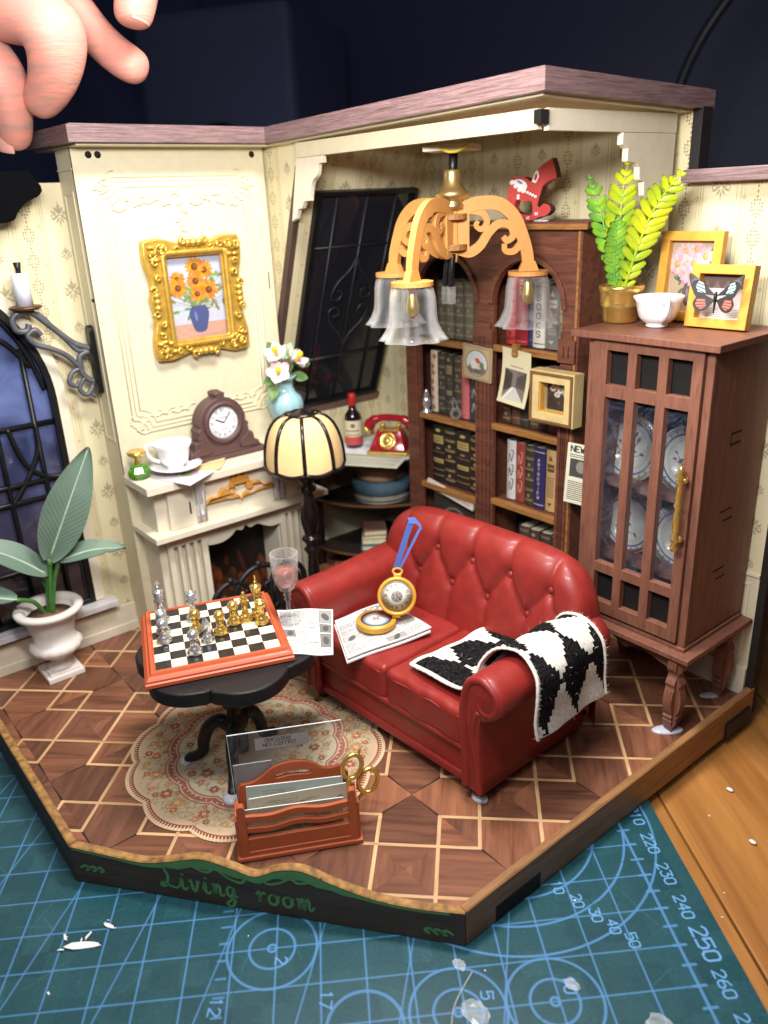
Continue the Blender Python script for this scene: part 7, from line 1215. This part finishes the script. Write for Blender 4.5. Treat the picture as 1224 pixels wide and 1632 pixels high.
# ------------------------------------------------------------------ scraps on the mat and desk
M_scrap = clear('clear_scrap', (.9, .93, .97), .55, 0, .12)
def scrap(label, x, y, s, seed):
    rn = random.Random(seed); b = bmesh.new(); bmesh.ops.create_icosphere(b, subdivisions=2, radius=s)
    for v in b.verts: v.co = v.co*rn.uniform(.75, 1.25); v.co.z *= .12; v.co.x *= 1.3
    return solo('plastic_scrap', MB().frombm(b, T(0, 0, .03)), M_scrap, label, 'scrap', 'clear scraps on the mat', T(x, y, .02))
for i, (x, y, s, lab) in enumerate(((15.35, -19.35, .24, 'ring shaped clear glue scrap near the bottom edge of the mat'), (22.0, -10.9, .28, 'long clear glue strip at the bottom right of the mat'), (19.3, -13.5, .26, 'clear glue puddle on the mat below the front corner'), (18.3, -13.0, .12, 'tiny clear chip on the mat just under the front corner'), (20.2, -11.5, .13, 'small clear chip between the two circles of the mat'))): scrap(lab, x, y, s, i)
def shaving(x, y, a, l, w, lab):
    t = thing('wood_shaving', lab, 'shaving', (x, y, .02), a, 'pale shavings on the mat'); rq = random.Random(int(x*99)); q = bez2([(-l/2, -w*.4), (-l*.2, -w), (l*.2, -w*.7), (l/2, -w*.2), (l*.46, w*.6), (l*.1, w*.9), (-l*.3, w*.6)], 2); part('curl', MB().prism(q, 0, .035, RX(.12) @ RY(.05)), M_paper, t)
    for k in range(6): a_ = rq.uniform(0, 3); c_ = Vector((rq.uniform(-.6, .7)*l, rq.uniform(-1, 3)*w, .01)); s_ = rq.uniform(.06, .16)*l; part('sliver', MB().prism([(-s_, -.2*s_), (s_*.8, -.25*s_), (s_, .1*s_), (-s_*.4, .3*s_)], 0, .02, T(*c_) @ RZ(a_) @ RX(rq.uniform(-.3, .3))), M_paper, t)
shaving(12.2, -19.2, .9, .8, .1, 'white chip with slivers on the mat below the dark front board'); shaving(12.1, -18.5, .4, .3, .05, 'tiny white chip on the mat at the left of the front board')
for x, y, lab in ((19.2, -3.2, 'white crumb on the desk beside the mat corner'), (20.6, -4.6, 'second white crumb on the desk farther down the mat edge')): solo('crumb', MB().ball((0, 0, 0), .07, None, 8, (1.6, 1, .6)), M_paper, lab, 'crumb', None, T(x, y, -.2))
# ------------------------------------------------------------------ the hand that holds the roof
pr = thing('person', 'hand of a person reaching in from the top left to hold the roof edge', 'person')
chains = [[(1.17, -14.49, 21.17, .95), (2.3, -13.5, 20.9, .95), (3.1, -12.9, 20.4, 1.06), (2.8, -12.95, 19.6, .82), (2.24, -13.1, 19.0, .62), (1.35, -13.35, 18.55, .5)],
 [(.5, -14.9, 20.8, .9), (1.1, -14.4, 20.0, .8), (1.45, -14.0, 19.4, .72), (1.15, -13.9, 18.7, .62), (.65, -13.8, 18.0, .56), (.35, -13.77, 17.75, .42)],
 [(-.1, -11.6, 23.0, .75), (.28, -11.55, 21.84, .62), (1.05, -10.9, 20.5, .58), (1.7, -10.5, 19.9, .6), (2.25, -10.15, 19.6, .5)],
 [(2.3, -10.3, 24.0, .75), (2.81, -10.1, 22.88, .68), (3.05, -10.41, 21.6, .62), (3.07, -10.7, 20.9, .6), (3.07, -10.76, 20.55, .44)],
 [(-1.6, -15.2, 21.5, .7), (-1.2, -15.0, 19.8, .62), (-1.0, -14.6, 18.8, .5)]]
V_ = [(0.3, -12.2, 25.4)]; R_ = [1.9]; E_ = []
V_ += [(-.8, -11.5, 29), (-2, -11, 33)]; R_ += [1.9, 2.1]; E_ += [(0, 1), (1, 2)]
for c in chains:
    prev = 0
    for x, y, z, r in c: V_.append((x, y, z)); R_.append(r); E_.append((prev, len(V_)-1)); prev = len(V_)-1
me = bpy.data.meshes.new('hand_cage'); me.from_pydata(V_, E_, []); ho = bpy.data.objects.new('hand_cage', me); COL.objects.link(ho)
sk_ = ho.modifiers.new('s', 'SKIN'); sk_.use_smooth_shade = True; me.skin_vertices[0].data[0].use_root = True
for i, r in enumerate(R_): me.skin_vertices[0].data[i].radius = (r, r)
sb = ho.modifiers.new('b', 'SUBSURF'); sb.levels = 3; sb.render_levels = 3
dg = bpy.context.evaluated_depsgraph_get(); em = bpy.data.meshes.new_from_object(ho.evaluated_get(dg)); bpy.data.objects.remove(ho)
M_skin = mat('skin', (192, 152, 140), .5, var=.14, vs=.8, bump=.28, bs=2.6, bd=.07, stretch=(.8, .8, 5), sss=.3, spec=.4, col2=(236, 150, 132)); em.materials.clear(); em.materials.append(M_skin); [setattr(p, 'use_smooth', True) for p in em.polygons]  # redder second tone: skin blotches plus painted light glowing through the fingertip
part('body', em, None, pr)
def nail(c, n, d, s): part('fingernail', MB().rbox(.34*s, .46*s, .03, .03, 8, FR(c, Vector(d).cross(Vector(n)), d), lambda x, y, z: (x, y, z-.95*x*x/s-.12*y*y)), mat('nail', (220, 160, 146), .25, var=.03, bump=0, coat=.3) if 'nail' not in bpy.data.materials else bpy.data.materials['nail'], pr)
nail((3.5, -10.5, 21.05), (.87, .33, .12), (0, -.28, -1), .9); nail((.8, -14.25, 17.9), (.6, -.75, .1), (-.4, .1, -1), .9)
S.cycles.seed = 3

# knuckle creases, glue strings and dust
rn = random.Random(31); ds = MB()
for _ in range(35):
    u, w_ = rn.uniform(-15, 4), rn.uniform(-19, 1); p = MATM @ Vector((u, w_, .012)); s_ = rn.uniform(.008, .022)
    if p.z < .2 and (p.y < -18.7 or p.x > 18.2 or (p.y+18.6) < (p.x-10.2)*.77-.3): ds.box(-s_*rn.uniform(1, 3), s_*rn.uniform(1, 3), -s_, s_, 0, s_, 0, T(*p) @ RZ(rn.uniform(0, 3)))
for _ in range(22):
    x, y = rn.uniform(17.8, 26), rn.uniform(-9, 3); p = Vector((x, y, -.25)); s_ = rn.uniform(.008, .02); q = MATM.inverted() @ p
    if q.y > 1.3: ds.box(-s_*2, s_*2, -s_, s_, 0, s_, 0, T(*p) @ RZ(rn.uniform(0, 3)))
o = part('dust', ds, M_paper); o['kind'] = 'stuff'
def string(pts, lab): solo('glue_string', MB().tube(bez(pts, 5), .018, 5), M_scrap, lab, 'glue string')
string([(18.6, -12.9, .03), (18.9, -13.7, .05), (19.3, -14.3, .03), (19.2, -15.0, .03)], 'thin clear glue string trailing from the front corner over the mat'); string([(22.0, -11.2, .03), (22.3, -11.9, .06), (22.1, -12.6, .03)], 'short clear glue string by the right glue strip')
